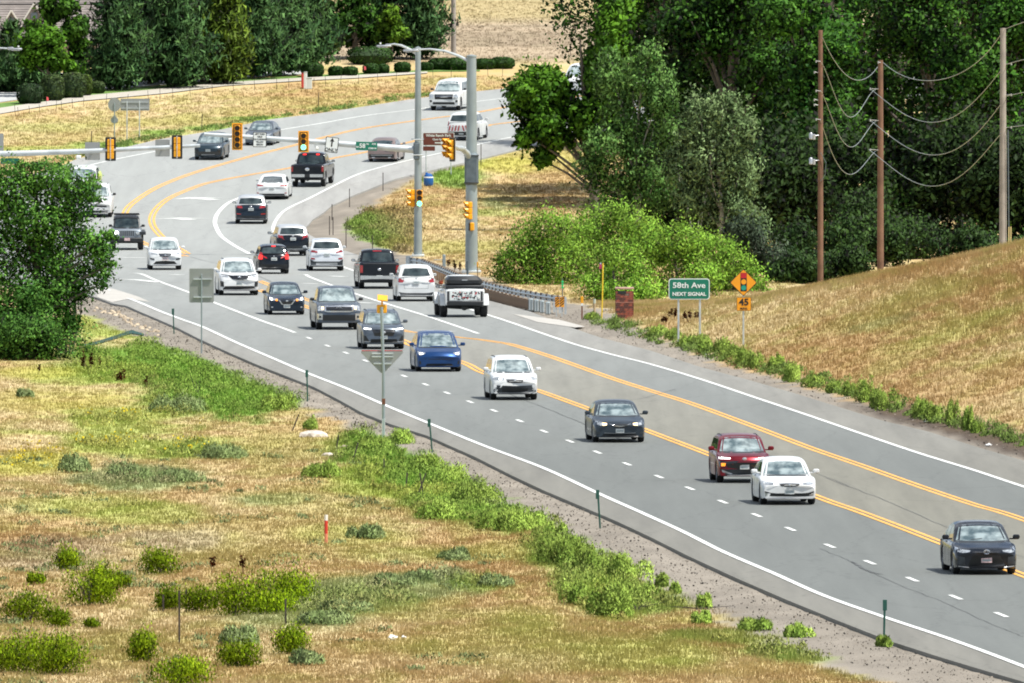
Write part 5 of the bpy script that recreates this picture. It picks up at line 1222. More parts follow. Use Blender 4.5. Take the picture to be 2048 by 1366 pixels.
c, r = veh('crossover', 'grey crossover with bright white headlights, partly behind the back of the triangular sign', 'car', 'suv', Pgrey, 767, 700, 4.3, 'f', rail='trim', L=4.69, W=1.866, H=1.68)
c.panel(r, 'grille', 'blackgloss', [(-.44, .58), (0, .56), (.44, .58)], [(-.56, .86), (0, .87), (.56, .86)], proud=.012)
lamps(c, r, [(.56, .84), (.95, .84)], [(.56, .90), (.92, .95)]); lamps(c, r, [(.60, .865), (.92, .87)], [(.60, .90), (.90, .93)], 'lamp_on', name='lit_headlight', proud=.022)
c.panel(r, 'lower_intake', 'black', [(-.66, .28), (.66, .28)], [(-.60, .44), (.60, .44)], proud=.012); lamps(c, r, [(.66, .32), (.93, .34)], [(.84, .58), (.95, .60)], 'black', name='side_intake'); lamps(c, r, [(.62, .31), (.92, .33)], [(.62, .335), (.92, .355)], 'silver', name='bumper_blade', proud=.02)
c.plate(r, .52); c.badge(r, .74, .075)

c, r = veh('pickup_truck', 'dark grey pickup with chrome grille frame and lit amber lamps, third in the left queue', 'truck', 'pickup', Pgrey, 677, 661, 4.3, 'f', mirror=M['black'], glaz=dict(pillars=[.5]))
c.panel(r, 'grille_frame', 'chrome', [(-.66, .84), (-.6, .80), (.6, .80), (.66, .84)], [(-.66, 1.12), (0, 1.19), (.66, 1.12)], proud=.012)
c.panel(r, 'grille', 'blackgloss', [(-.58, .87), (.58, .87)], [(-.58, 1.04), (0, 1.06), (.58, 1.04)], proud=.03)
lamps(c, r, [(.68, .86), (.96, .86)], [(.68, 1.10), (.95, 1.10)]); lamps(c, r, [(.69, .93), (.78, .93)], [(.69, 1.05), (.78, 1.05)], 'lamp_warm', name='lit_headlight', proud=.03)
c.panel(r, 'front_bumper', 'black', [(-.72, .42), (.72, .42)], [(-.72, .68), (.72, .68)], proud=.05, th=.07); lamps(c, r, [(.74, .46), (.97, .48)], [(.74, .74), (.97, .74)], 'chrome', name='bumper_corner', proud=.05, th=.07); lamps(c, r, [(.80, .54), (.90, .54)], [(.80, .64), (.90, .64)], 'black', name='fog_lamp', proud=.07)
c.plate(r, .56); c.badge(r, .97, .12, m_='silver', ring=True)

c, r = veh('sedan', 'small dark sedan with orange turn signals and bright headlights, behind the grey pickup', 'car', 'sedan', Pnavy, 573, 631, 4.3, 'f', L=4.63, W=1.76, H=1.495)
c.panel(r, 'grille', 'blackgloss', [(-.20, .50), (0, .48), (.20, .50)], [(-.36, .74), (0, .74), (.36, .74)])
lamps(c, r, [(.20, .48), (.28, .48)], [(.40, .72), (.47, .72)], 'chrome', name='grille_arm', proud=.018); c.panel(r, 'grille_base', 'chrome', [(-.24, .47), (.24, .47)], [(-.26, .50), (.26, .50)], proud=.018)
lamps(c, r, [(.48, .66), (.92, .70)], [(.50, .76), (.90, .84)]); lamps(c, r, [(.50, .66), (.60, .66)], [(.50, .74), (.60, .74)], 'amber', name='turn_signal', proud=.025); lamps(c, r, [(.76, .70), (.88, .71)], [(.76, .79), (.88, .82)], 'lamp_on', name='lit_headlight', proud=.022)
c.plate(r, .40); c.badge(r, .655, .06); lamps(c, r, [(.74, .33), (.84, .33)], [(.74, .39), (.84, .39)], 'silver', name='fog_lamp')

c, r = veh('suv', 'large white SUV right beside the back of the square sign', 'car', 'suv', Pwhite, 478, 592, 4.3, 'f', rail='black', L=4.99, W=1.99, H=1.79, R=.39, gc=.22)
c.panel(r, 'grille', 'blackgloss', [(-.36, .80), (0, .78), (.36, .80)], [(-.56, .99), (0, 1.0), (.56, .99)], proud=.012); lamps(c, r, [(.54, .90), (.92, .93)], [(.56, 1.0), (.90, 1.05)]); lamps(c, r, [(.40, .97), (.90, 1.03)], [(.42, 1.0), (.88, 1.06)], 'black', name='lamp_brow', proud=.02)
c.panel(r, 'lower_intake', 'black', [(-.85, .28), (.85, .28)], [(-.72, .46), (.72, .46)], proud=.012); lamps(c, r, [(.76, .42), (.94, .44)], [(.78, .68), (.95, .72)], 'black', name='side_intake'); c.plate(r, .58); c.badge(r, .90, .085)

c, r = veh('crossover', 'small white crossover entering the junction, beside the tip of the yellow island line', 'car', 'suv', Pwhite, 330, 541, 2.8, 'f', L=4.28, W=1.78, H=1.66)
c.panel(r, 'grille', 'blackgloss', [(-.30, .72), (0, .69), (.30, .72)], [(-.40, .87), (0, .88), (.40, .87)], proud=.012); c.panel(r, 'grille_wings', 'chrome', [(-.34, .80), (0, .765), (.34, .80)], [(-.34, .815), (0, .785), (.34, .815)], proud=.024)
lamps(c, r, [(.45, .80), (.90, .84)], [(.46, .86), (.88, .94)]); c.panel(r, 'lower_intake', 'black', [(-.72, .30), (.72, .30)], [(-.55, .46), (0, .49), (.55, .46)], proud=.01); lamps(c, r, [(.62, .52), (.90, .56)], [(.66, .60), (.92, .64)], 'black', name='fog_lamp'); c.plate(r, .60, m_='plate_red'); c.badge(r, .79, .06)

# open topped off-roader
c, r = veh('off_roader', 'grey open top off-roader with slotted grille and wide black bumper', 'car', 'jeep', Pjeep, 254, 501, 2.0, 'f', roofm=M['black'], mirror=M['black'], flare=.12, rim='rimdark', glaz=dict(wmat='glass', pillars=[.5]), nose=.02)
for k in range(7):
    u = -.42 + k * .14; c.panel(r, 'grille_slot', 'black', [(u - .035, .78), (u + .035, .78)], [(u - .035, 1.06), (u + .035, 1.06)], proud=.004, nu=2, nv=2)
for sg in (1, -1):
    m = MB(); m.lathe([(0, c.L / 2 + .05), (.10, c.L / 2 + .04), (.115, c.L / 2 + .0), (.115, c.L / 2 - .1)], 16, 'x', (0, sg * c.hw * .72, .95)); m.build('headlight', M['lamp_on' if sg < 0 else 'lampglass'], r)
    m = MB(); m.box((c.L / 2 - .62, sg * (c.hw + .06), .98), (1.25, .34, .07), bev=.02); m.box((c.L / 2 - .05, sg * (c.hw + .06), .90), (.1, .34, .12), bev=.02); m.box((c.L / 2 - 3.4, sg * (c.hw + .06), .98), (1.1, .34, .07), bev=.02); m.build('fender', M['trim'], r)
m = MB(); m.box((c.L / 2 + .12, 0, .56), (.22, 1.75, .26), bev=.05); m.build('front_bumper', M['black'], r)
m = MB(); m.box((c.L / 2 + .24, 0, .60), (.015, .31, .155)); m.build('licence_plate', M['plate_red'], r)
m = MB()
for k in range(9): m.box((-.3, -.66 + k * .165, 1.91), (1.9, .03, .03))
m.box((.64, 0, 1.93), (.04, 1.42, .06)); m.box((-1.24, 0, 1.93), (.04, 1.42, .06)); m.build('roof_rack', M['black'], r)

# white SUV with boats on the roof, and the one hidden behind it
c, r = veh('suv', 'white SUV with a dark grille carrying kayaks, half hidden by the feathery tree', 'car', 'suv', Pwhite, 190, 436, 0, 'f', L=5.2, W=2.02, H=1.90, R=.40, gc=.26, rail='black', mirror=M['black'])
c.panel(r, 'grille', 'blackgloss', [(-.40, .92), (.40, .92)], [(-.42, 1.12), (.42, 1.12)], proud=.012); lamps(c, r, [(.50, .98), (.92, 1.0)], [(.50, 1.12), (.90, 1.12)]); c.panel(r, 'lower_intake', 'black', [(-.7, .62), (.7, .62)], [(-.66, .72), (.66, .72)], proud=.012); lamps(c, r, [(.74, .64), (.82, .64)], [(.74, .72), (.82, .72)], 'silver', name='fog_lamp')
c.panel(r, 'lower_bumper', 'trim', [(-.9, .3), (.9, .3)], [(-.9, .42), (.9, .42)], proud=.012)
loc = r.location.copy(); rz = r.rotation_euler.z
def kayak(lab, yoff, colr, zc):
    t = thing('kayak', lab, 'kayak', (loc.x, loc.y, loc.z), rz); m = MB(); rings = []
    for i in range(15):
        f = i / 14; x = -1.6 + 3.4 * f; k = math.sin(math.pi * min(.98, max(.02, f))) ** .55
        rings.append([(x, yoff + math.cos(a) * .15 * k, zc + math.sin(a) * .34 * k + .1 * (abs(f - .5) * 2) ** 3) for a in np.linspace(0, 2 * math.pi, 13)[:-1]])
    v, f, mi = ring_mesh(rings, True); m.add(v, f); m.build('hull', colr, t)
    m = MB(); m.lathe([(.22, 0), (.24, .02), (.24, .05)], 14, 'y', (0, yoff - .16, zc)); m.build('cockpit_rim', M['black'], t)
kayak('lime green kayak standing on edge on the white SUV roof', .22, mat('kayak_lime', (.55, .68, .06), .35, coat=.4), 2.34)
kayak('dark kayak standing on edge left of the lime one on the white SUV roof', -.12, mat('kayak_dark', (.04, .05, .05), .35, coat=.4), 2.34)
c, r = veh('suv', 'white SUV behind the boat carrier, only its windscreen showing over the tree', 'car', 'suv', Pwhite, 162, 398, -2, 'f', L=5.1, W=2.0, H=1.85, R=.40, gc=.26)
lamps(c, r, [(.50, .98), (.92, 1.0)], [(.50, 1.10), (.90, 1.10)]); c.panel(r, 'grille', 'blackgloss', [(-.4, .85), (.4, .85)], [(-.42, 1.08), (.42, 1.08)], proud=.012)

c, r = veh('crossover', 'dark teal crossover on the curve behind the end of the left mast arm', 'car', 'suv', Pteal, 417, 321, -5.5, 'f', L=4.69, W=1.86, H=1.62)
lamps(c, r, [(.55, .80), (.93, .82)], [(.58, .86), (.90, .92)]); c.panel(r, 'lower_bumper', 'blackgloss', [(-.9, .28), (.9, .28)], [(-.85, .55), (.85, .55)], proud=.01); c.panel(r, 'skid_plate', 'silver', [(-.45, .30), (.45, .30)], [(-.45, .37), (.45, .37)], proud=.02); c.plate(r, .62); lamps(c, r, [(.62, .56), (.94, .58)], [(.70, .76), (.94, .78)], 'black', name='side_intake')
c, r = veh('sedan', 'grey sedan on the far curve behind the white turn sign', 'car', 'sedan', Pgrey, 517, 292, -7.5, 'f', L=4.7, W=1.83, H=1.47)
lamps(c, r, [(.50, .66), (.93, .68)], [(.52, .72), (.90, .80)]); c.panel(r, 'grille', 'black', [(-.4, .35), (.4, .35)], [(-.45, .68), (.45, .68)]); c.plate(r, .42)

c, r = veh('pickup_truck', 'white pickup with a canopy over the bed, farthest vehicle on the curve', 'truck', 'pickup', Pwhite, 889, 222, -10.5, 'f', mirror=M['black'], L=5.9, W=2.06, H=1.95, glaz=dict(pillars=[.3, .6], rear=(1.4, 1.75, .7, .6)), roof=[(1.35, 1.24), (2.0, 1.74), (2.25, 1.87), (2.7, 1.95), (5.4, 1.95), (5.6, 1.86), (5.75, 1.32)])
c.panel(r, 'grille', 'rimdark', [(-.58, .76), (.58, .76)], [(-.62, 1.10), (.62, 1.10)], proud=.014); c.panel(r, 'grille_bar', 'chrome', [(-.55, .97), (.55, .97)], [(-.55, 1.0), (.55, 1.0)], proud=.024)
lamps(c, r, [(.66, .80), (.95, .84)], [(.66, 1.08), (.94, 1.12)]); c.panel(r, 'lower_intake', 'black', [(-.74, .42), (.74, .42)], [(-.7, .58), (.7, .58)], proud=.02); lamps(c, r, [(.78, .56), (.92, .58)], [(.78, .70), (.92, .72)], 'black', name='fog_lamp')

# ---- vehicles seen from behind
def rear_plate(c, r, z): c.plate(r, z, 'r')
c = Car('suv', L=4.8, W=1.93, H=1.75); 
def rveh(*a, **k):
    return veh(*a, **k)
def newrear(fn):
    pass
def mk(name, lab, cat, kind, pm, px, py, al, **k):
    gl = k.pop('glaz', {}); rf = k.pop('roofm', None); mi = k.pop('mirror', None); rail = k.pop('rail', None)
    c = Car(kind, **k); r = thing(name, lab, cat); c.build_body(r, pm, roofm=rf); c.glazing(r, **gl); c.mirrors(r, mi or pm)
    if rail: c.rails(r, rail)
    put(c, r, px, py, al, 'r'); std_front(c, r); return c, r
def rl(c, r, lo, up, m_='red', **k): lamps(c, r, lo, up, m_, 'r', **k)
c, r = mk('service_suv', 'white SUV with red and white chevrons on its tail behind the thick signal pole', 'car', 'suv', Pwhite, 924, 282, -11, L=4.8, W=1.95, H=1.78)
c.panel(r, 'chevron_panel', 'white', [(-.86, .62), (.86, .62)], [(-.86, 1.0), (.86, 1.0)], 'r', .012)
for sg in (1, -1):
    for k in range(4):
        u = .06 + k * .21; c.panel(r, 'chevron_stripe', 'signred', [(sg * (u + .10), .63), (sg * (u + .19), .63)], [(sg * u, .99), (sg * (u + .09), .99)], 'r', .02, 2, 3)
rl(c, r, [(.86, .95), (.97, .95)], [(.82, 1.25), (.92, 1.25)]); c.panel(r, 'rear_bumper', 'black', [(-.9, .34), (.9, .34)], [(-.92, .58), (.92, .58)], 'r', .03, th=.05); c.plate(r, .48, 'r')
c, r = mk('sedan', 'dusty brown sedan seen from behind under the green street name sign', 'car', 'sedan', Pbrown, 764, 325, -7.5, L=4.85, W=1.86, H=1.47)
rl(c, r, [(.50, .80), (.94, .84)], [(.50, .88), (.95, .95)]); c.panel(r, 'rear_bumper', 'black', [(-.85, .28), (.85, .28)], [(-.85, .50), (.85, .50)], 'r', .012); c.panel(r, 'bumper_trim', 'silver', [(-.7, .42), (.7, .42)], [(-.75, .46), (.75, .46)], 'r', .02)
rl(c, r, [(.45, .26), (.65, .26)], [(.45, .33), (.65, .33)], 'silver', name='exhaust_tip', proud=.03)
c, r = mk('pickup_truck', 'lifted black pickup driving away below the straight ahead sign', 'truck', 'pickup', Pblack, 616, 375, -6.3, L=5.8, W=2.05, H=2.0, R=.44, gc=.46, mirror=M['black'])
rl(c, r, [(.86, .95), (.985, .95)], [(.86, 1.30), (.985, 1.30)]); c.panel(r, 'rear_bumper', 'chrome', [(-.95, .62), (.95, .62)], [(-.95, .80), (.95, .80)], 'r', .06, th=.08); c.panel(r, 'step_pad', 'black', [(-.16, .62), (.16, .62)], [(-.16, .80), (.16, .80)], 'r', .07)
c.plate(r, .71, 'r'); c.badge(r, 1.10, .14, 'r'); rl(c, r, [(.30, 1.88), (.50, 1.88)], [(.30, 1.94), (.50, 1.93)], 'red_on', name='cab_lamp', proud=.02)
m = MB(); m.prism([(-.30, .62), (.30, .62), (.12, .42), (0, .36), (-.12, .42)], -.06, .06); o = m.build('tow_hitch', M['black'], r); o.rotation_euler = (0, 0, R(90)); o.location = (-c.L / 2 + .2, 0, 0)
c, r = mk('sedan', 'low white fastback sedan driving away left of the lifted black pickup', 'car', 'sedan', Pwhite, 544, 400, -3, L=4.98, W=1.96, H=1.44, glaz=dict(rear=(1.02, 1.33, .68, .56)), roof=[(1.2, .90), (2.05, 1.33), (2.35, 1.41), (2.8, 1.44), (3.4, 1.40), (3.9, 1.26), (4.7, 1.00)])
rl(c, r, [(.50, .82), (.90, .82)], [(.55, .88), (.92, .92)]); c.panel(r, 'rear_bumper', 'black', [(-.85, .24), (.85, .24)], [(-.75, .36), (.75, .36)], 'r', .012); c.plate(r, .70, 'r'); rl(c, r, [(.80, .36), (.92, .38)], [(.80, .42), (.92, .44)], 'red', name='reflector')
c, r = mk('crossover', 'dark blue crossover with dim red tail lamps alone between two white curves', 'car', 'suv', Pnavy, 502, 449, 0, L=4.66, W=1.89, H=1.66, roofm=Psilver)
rl(c, r, [(.52, .92), (.95, .96)], [(.56, 1.06), (.93, 1.10)]); rl(c, r, [(.62, .55), (.94, .57)], [(.62, .62), (.95, .64)], name='lower_lamp'); c.plate(r, .86, 'r'); c.badge(r, 1.02, .08, 'r'); c.panel(r, 'rear_bumper', 'trim', [(-.85, .28), (.85, .28)], [(-.85, .48), (.85, .48)], 'r', .012)
c, r = mk('suv', 'black SUV driving away at the inner bend beside the gravel', 'car', 'suv', Pblack, 585, 513, 6.0, L=4.6, W=1.86, H=1.68, roofm=Psilver)
rl(c, r, [(.56, 1.0), (.96, 1.02)], [(.62, 1.12), (.92, 1.18)]); c.plate(r, .93, 'r'); c.badge(r, 1.10, .07, 'r'); c.panel(r, 'rear_bumper', 'trim', [(-.85, .30), (.85, .30)], [(-.9, .55), (.9, .55)], 'r', .02); c.panel(r, 'bumper_trim', 'silver', [(-.6, .36), (.6, .36)], [(-.6, .40), (.6, .40)], 'r', .03)
c, r = mk('hatchback', 'small black hatchback with its brake lights glowing red', 'car', 'suv', Pblack, 547, 549, 5.2, L=4.1, W=1.70, H=1.53, R=.31)
rl(c, r, [(.70, .78), (.95, .78)], [(.70, .98), (.93, 1.02)], 'red_on', name='lit_tail_light'); rl(c, r, [(.70, .98), (.93, 1.02)], [(.72, 1.12), (.88, 1.16)]); c.panel(r, 'brake_light', 'red_on', [(-.12, 1.43), (.12, 1.43)], [(-.12, 1.475), (.12, 1.475)], 'r', .02, 3, 1)
c.plate(r, .78, 'r'); c.badge(r, .93, .05, 'r'); c.panel(r, 'rear_bumper', 'black', [(-.85, .26), (.85, .26)], [(-.85, .50), (.85, .50)], 'r', .012)
c, r = mk('suv', 'silver white SUV with high narrow tail lamps beside the dark pickup', 'car', 'suv', paint('pearl', (.66, .69, .72), .2, .3), 653, 543, 3.0, L=4.77, W=1.89, H=1.68, roofm=None)
rl(c, r, [(.52, .96), (.95, 1.0)], [(.52, 1.04), (.93, 1.13)]); rl(c, r, [(.66, .60), (.88, .62)], [(.66, .68), (.88, .70)], name='lower_lamp'); c.panel(r, 'rear_bumper', 'trim', [(-.9, .30), (.9, .30)], [(-.92, .62), (-.7, .50), (.7, .50), (.92, .62)], 'r', .02); c.panel(r, 'skid_plate', 'silver', [(-.6, .32), (.6, .32)], [(-.6, .44), (.6, .44)], 'r', .03); c.plate(r, .86, 'r')
c, r = mk('pickup_truck', 'dark pickup with tall red tail lamps and chrome bumper, left of the white SUV', 'truck', 'pickup', Pblack, 758, 579, 3.6, L=5.8, W=2.02, H=1.94, mirror=M['black'])
rl(c, r, [(.83, .82), (.985, .82)], [(.83, 1.18), (.985, 1.20)]); c.panel(r, 'rear_bumper', 'chrome', [(-.96, .46), (-.4, .50), (.4, .50), (.96, .46)], [(-.96, .68), (-.3, .66), (.3, .66), (.96, .68)], 'r', .06, th=.08)
c.plate(r, .60, 'r'); c.badge(r, .98, .09, 'r'); c.panel(r, 'brake_light', 'red', [(-.22, 1.855), (.22, 1.855)], [(-.22, 1.90), (.22, 1.90)], 'r', .02, 4, 1); c.panel(r, 'tailgate_seam', 'black', [(-.82, 1.27), (.82, 1.27)], [(-.82, 1.29), (.82, 1.29)], 'r', .004)
c, r = mk('suv', 'white SUV with a dark rear window between the dark pickup and the graffiti pickup', 'car', 'suv', Pwhite, 832, 604, 3.4, L=4.79, W=1.91, H=1.76, glaz=dict(rear=(1.24, 1.60, .74, .60)))
rl(c, r, [(.70, .92), (.96, .94)], [(.62, 1.02), (.95, 1.18)]); c.plate(r, .93, 'r'); c.panel(r, 'rear_bumper', 'trim', [(-.80, .30), (.80, .30)], [(-.9, .46), (-.6, .40), (.6, .40), (.9, .46)], 'r', .012); c.badge(r, 1.13, .05, 'r')
c.panel(r, 'hatch_seam', 'trim', [(-.62, .62), (.62, .62)], [(-.62, .63), (.62, .63)], 'r', .004); rl(c, r, [(.60, .62), (.61, .62)], [(.66, 1.18), (.67, 1.18)], 'trim', name='hatch_edge', proud=.004)
# lifted white off-road pickup with a black soft top and a sticker covered tailgate
c, r = mk('pickup_truck', 'lifted white pickup with fat tyres and a sticker covered tailgate, last before the guardrail end', 'truck', 'pickup', Pwhite, 929, 636, 4.3, L=5.4, W=1.86, H=1.92, R=.47, tw=.33, gc=.50, flare=.20, rim='rimdark', mirror=M['black'], T=[(0, .95), (.04, 1.12), (.14, 1.2), (.5, 1.24), (1.5, 1.26), (3.6, 1.28), (5.3, 1.36), (5.38, 1.33), (5.4, 1.2)])
m = MB()
for sg in (1, -1):
    for a in c.p['ax']:
        pts = [(c.L / 2 - a + math.cos(q) * .60, sg * (c.hw + .08), .47 + math.sin(q) * .60) for q in np.linspace(.15, math.pi - .15, 9)]
        m = MB()
        for i in range(8):
            p0, p1 = Vector(pts[i]), Vector(pts[i + 1]); mid = (p0 + p1) / 2; a_ = math.atan2(p1.z - p0.z, p1.x - p0.x); m.box(mid, ((p1 - p0).length + .03, .30, .05), Matrix.Rotation(-a_, 3, 'Y'), bev=.01)
        m.build('wheel_flare', Pwhite, r)
c.panel(r, 'tailgate', 'signwhite', [(-.76, .80), (.76, .80)], [(-.76, 1.24), (.76, 1.24)], 'r', .012)
stick = random.Random(5)
for k in range(95):
    u = stick.uniform(-.72, .70); z = stick.uniform(.83, 1.20); a_, b_ = stick.uniform(.02, .05), stick.uniform(.015, .04); mm = stick.choice(['black', 'black', 'trim', 'signred', 'pole_dark', 'black'])
    q = c.cast((-c.L / 2 - 2, u * c.hw, z), (1, 0, 0)); m = MB(); m.box((q.x - .016 - .0007 * (k % 7), u * c.hw, z), (.003, a_ * 1.6, b_ * 1.6), Matrix.Rotation(stick.uniform(-.8, .8), 3, 'X')); m.build('sticker', M[mm], r)
rl(c, r, [(.80, .78), (.90, .78)], [(.80, 1.22), (.90, 1.22)], 'rimdark', name='tail_light')
m = MB(); m.box((-c.L / 2 - .06, 0, .66), (.2, 1.7, .22), bev=.04); m.build('rear_bumper', M['black'], r); c.plate(r, .70, 'r')
m = MB(); m.box((-1.40, 0, 1.66), (2.1, 1.66, .50), bev=.17); m.box((-1.5, 0, 1.42), (2.3, 1.80, .18), bev=.05); m.build('soft_top', M['black'], r)
m = MB(); m.box((-2.46, 0, 1.75), (.02, .26, .06)); m.build('soft_top_label', M['silver'], r)
m = MB(); m.lathe([(0, 0), (.16, .02), (.17, .1), (0, .14)], 14, 'x', (-c.L / 2 + .35, 0, .48)); m.tube([(-c.L / 2 + .5, -c.hw * .8, .47), (-c.L / 2 + .5, 0, .43), (-c.L / 2 + .5, c.hw * .8, .47)], .07, 8); m.build('rear_axle', M['black'], r)
# the pale vehicle glimpsed through the limb
c, r = veh('van', 'white van almost hidden behind the bright green cottonwood limb', 'car', 'suv', Pwhite, 1150, 188, -13, 'f', L=5.0, W=2.0, H=1.95)
lamps(c, r, [(.50, .98), (.92, 1.0)], [(.50, 1.10), (.90, 1.10)])
# ------------------------------------------------------------------ lettering
def text(s_, size, material, parent, loc, rot, ext=.004, sx=1., name='lettering', bold=.0):
    cu = bpy.data.curves.new(name, 'FONT'); cu.body = s_; cu.size = size; cu.extrude = ext; cu.align_x = 'CENTER'; cu.align_y = 'CENTER'; cu.offset = bold
    cu.resolution_u = 3; cu.materials.append(material)
    o = bpy.data.objects.new(name, cu); col.objects.link(o); bpy.context.view_layer.update(); me = bpy.data.meshes.new_from_object(o.evaluated_get(bpy.context.evaluated_depsgraph_get())); bpy.data.objects.remove(o); o = bpy.data.objects.new(name, me); col.objects.link(o); o.parent = parent; o.location = loc; o.rotation_euler = rot; o.scale = (sx, 1, 1)
    return o
FR = (R(90), 0, 0)      # faces the camera (-Y)
def rrect(w_, h_, r, n=4):
    P = []
    for cx, cz, a0 in ((w_ / 2 - r, h_ / 2 - r, 0), (-w_ / 2 + r, h_ / 2 - r, 90), (-w_ / 2 + r, -h_ / 2 + r, 180), (w_ / 2 - r, -h_ / 2 + r, 270)):
        for k in range(n + 1):
            a = R(a0 + 90 * k / n); P.append((cx + r * math.cos(a), cz + r * math.sin(a)))
    return P
def plate_(name, poly, y0, y1, material, parent, off=(0, 0, 0)):
    m = MB(); m.prism([(x + off[0], z + off[2]) for x, z in poly], y0 + off[1], y1 + off[1]); return m.build(name, M[material], parent, False)

# ------------------------------------------------------------------ signals on their poles
def pole_thing(name, lab, px, py_base, Y, py_top, r0, r1, material='pole', sides=16):
    x = (px - CX) * Y / F; z0 = float(terr(x, Y)); h = H0 - (py_top - YH) * Y / F - z0
    t = thing(name, lab, 'pole', (x, Y, z0)); m = MB(); n = 6
    m.tube([(0, 0, -.2 + (h + .2) * i / n) for i in range(n + 1)], [r0 + (r1 - r0) * i / n for i in range(n + 1)], sides); m.build('shaft', M[material], t)
    m = MB(); m.box((0, 0, .06), (r0 * 3.0, r0 * 3.0, .12), bev=.02)
    for a in (45, 135, 225, 315): m.tube([(math.cos(R(a)) * r0 * 1.7, math.sin(R(a)) * r0 * 1.7, .1), (math.cos(R(a)) * r0 * 1.7, math.sin(R(a)) * r0 * 1.7, .22)], .025, 6)
    m.build('base_plate', M['galv'], t)
    m = MB(); m.lathe([(r1 * 1.08, -.05), (r1 * 1.08, .03), (0, .09)], sides, c=(0, 0, h)); m.build('cap', M['pole'], t)
    return t, h
def px_local(t, px, py, Y=None):
    p = Vector(at(px, py, Y or t.location.y)); return p - t.location
def lamp_arm(t, h, pts, lum, lum_dir=-1):
    m = MB(); m.tube(pts, [.085, .075, .065, .05, .045][:len(pts)], 8); m.build('lamp_arm', M['galv'], t)
    m = MB(); p = Vector(lum); m.box(p, (.85, .30, .12), bev=.05); m.box(p + Vector((.25 * -lum_dir, 0, .07)), (.35, .22, .10), bev=.03); o = m.build('luminaire', M['silver'], t)
    m = MB(); m.box(p + Vector((.05 * lum_dir, 0, -.075)), (.5, .22, .04), bev=.015); m.build('lens', M['lampglass'], o)
    m = MB(); m.lathe([(.05, 0), (.05, .09), (0, .1)], 8, c=tuple(p + Vector((.2 * lum_dir, 0, .1)))); m.build('photocell', M['signwhite'], o)
YA, YB = 905., 872.
ta, ha = pole_thing('signal_pole', 'left of two tall grey signal poles, carrying the long mast arm', 836, 515, YA, 96, .235, .15)
tb, hb = pole_thing('signal_pole', 'thicker right signal pole rising behind the guardrail', 943, 548, YB, 112, .34, .25)
# mast arm A: long, to the left
P = [px_local(ta, *q) for q in [(838, 300), (790, 296), (700, 289), (600, 281), (500, 274), (408, 268)]]
m = MB(); m.tube(P, [.20, .19, .165, .145, .125, .10], 14); m.build('mast_arm', M['galv'], ta)
m = MB(); m.box(px_local(ta, 833, 302) + Vector((0, 0, 0)), (.34, .62, .95), bev=.06); m.tube([px_local(ta, 836, 278) + Vector((-.35, 0, 0)), px_local(ta, 836, 278) + Vector((.35, 0, 0))], .03, 6); m.build('arm_clamp', M['pole_dark'], ta)
m = MB(); m.tube([px_local(ta, 836, 279) + Vector((-.3 , -.3, 0)), px_local(ta, 836, 279) + Vector((.3, -.3, 0))], .035, 6); m.tube([px_local(ta, 836, 310) + Vector((-.3, -.3, 0)), px_local(ta, 836, 310) + Vector((.3, -.3, 0))], .035, 6); m.build('clamp_bolts', M['galv'], ta)
lamp_arm(ta, ha, [px_local(ta, *q) for q in [(840, 112), (822, 100), (803, 91), (788, 88), (778, 90)]], px_local(ta, 768, 92))
lamp_arm(tb, hb, [px_local(tb, *q) for q in [(938, 122), (918, 112), (890, 102), (860, 98), (836, 99)]], px_local(tb, 822, 101))
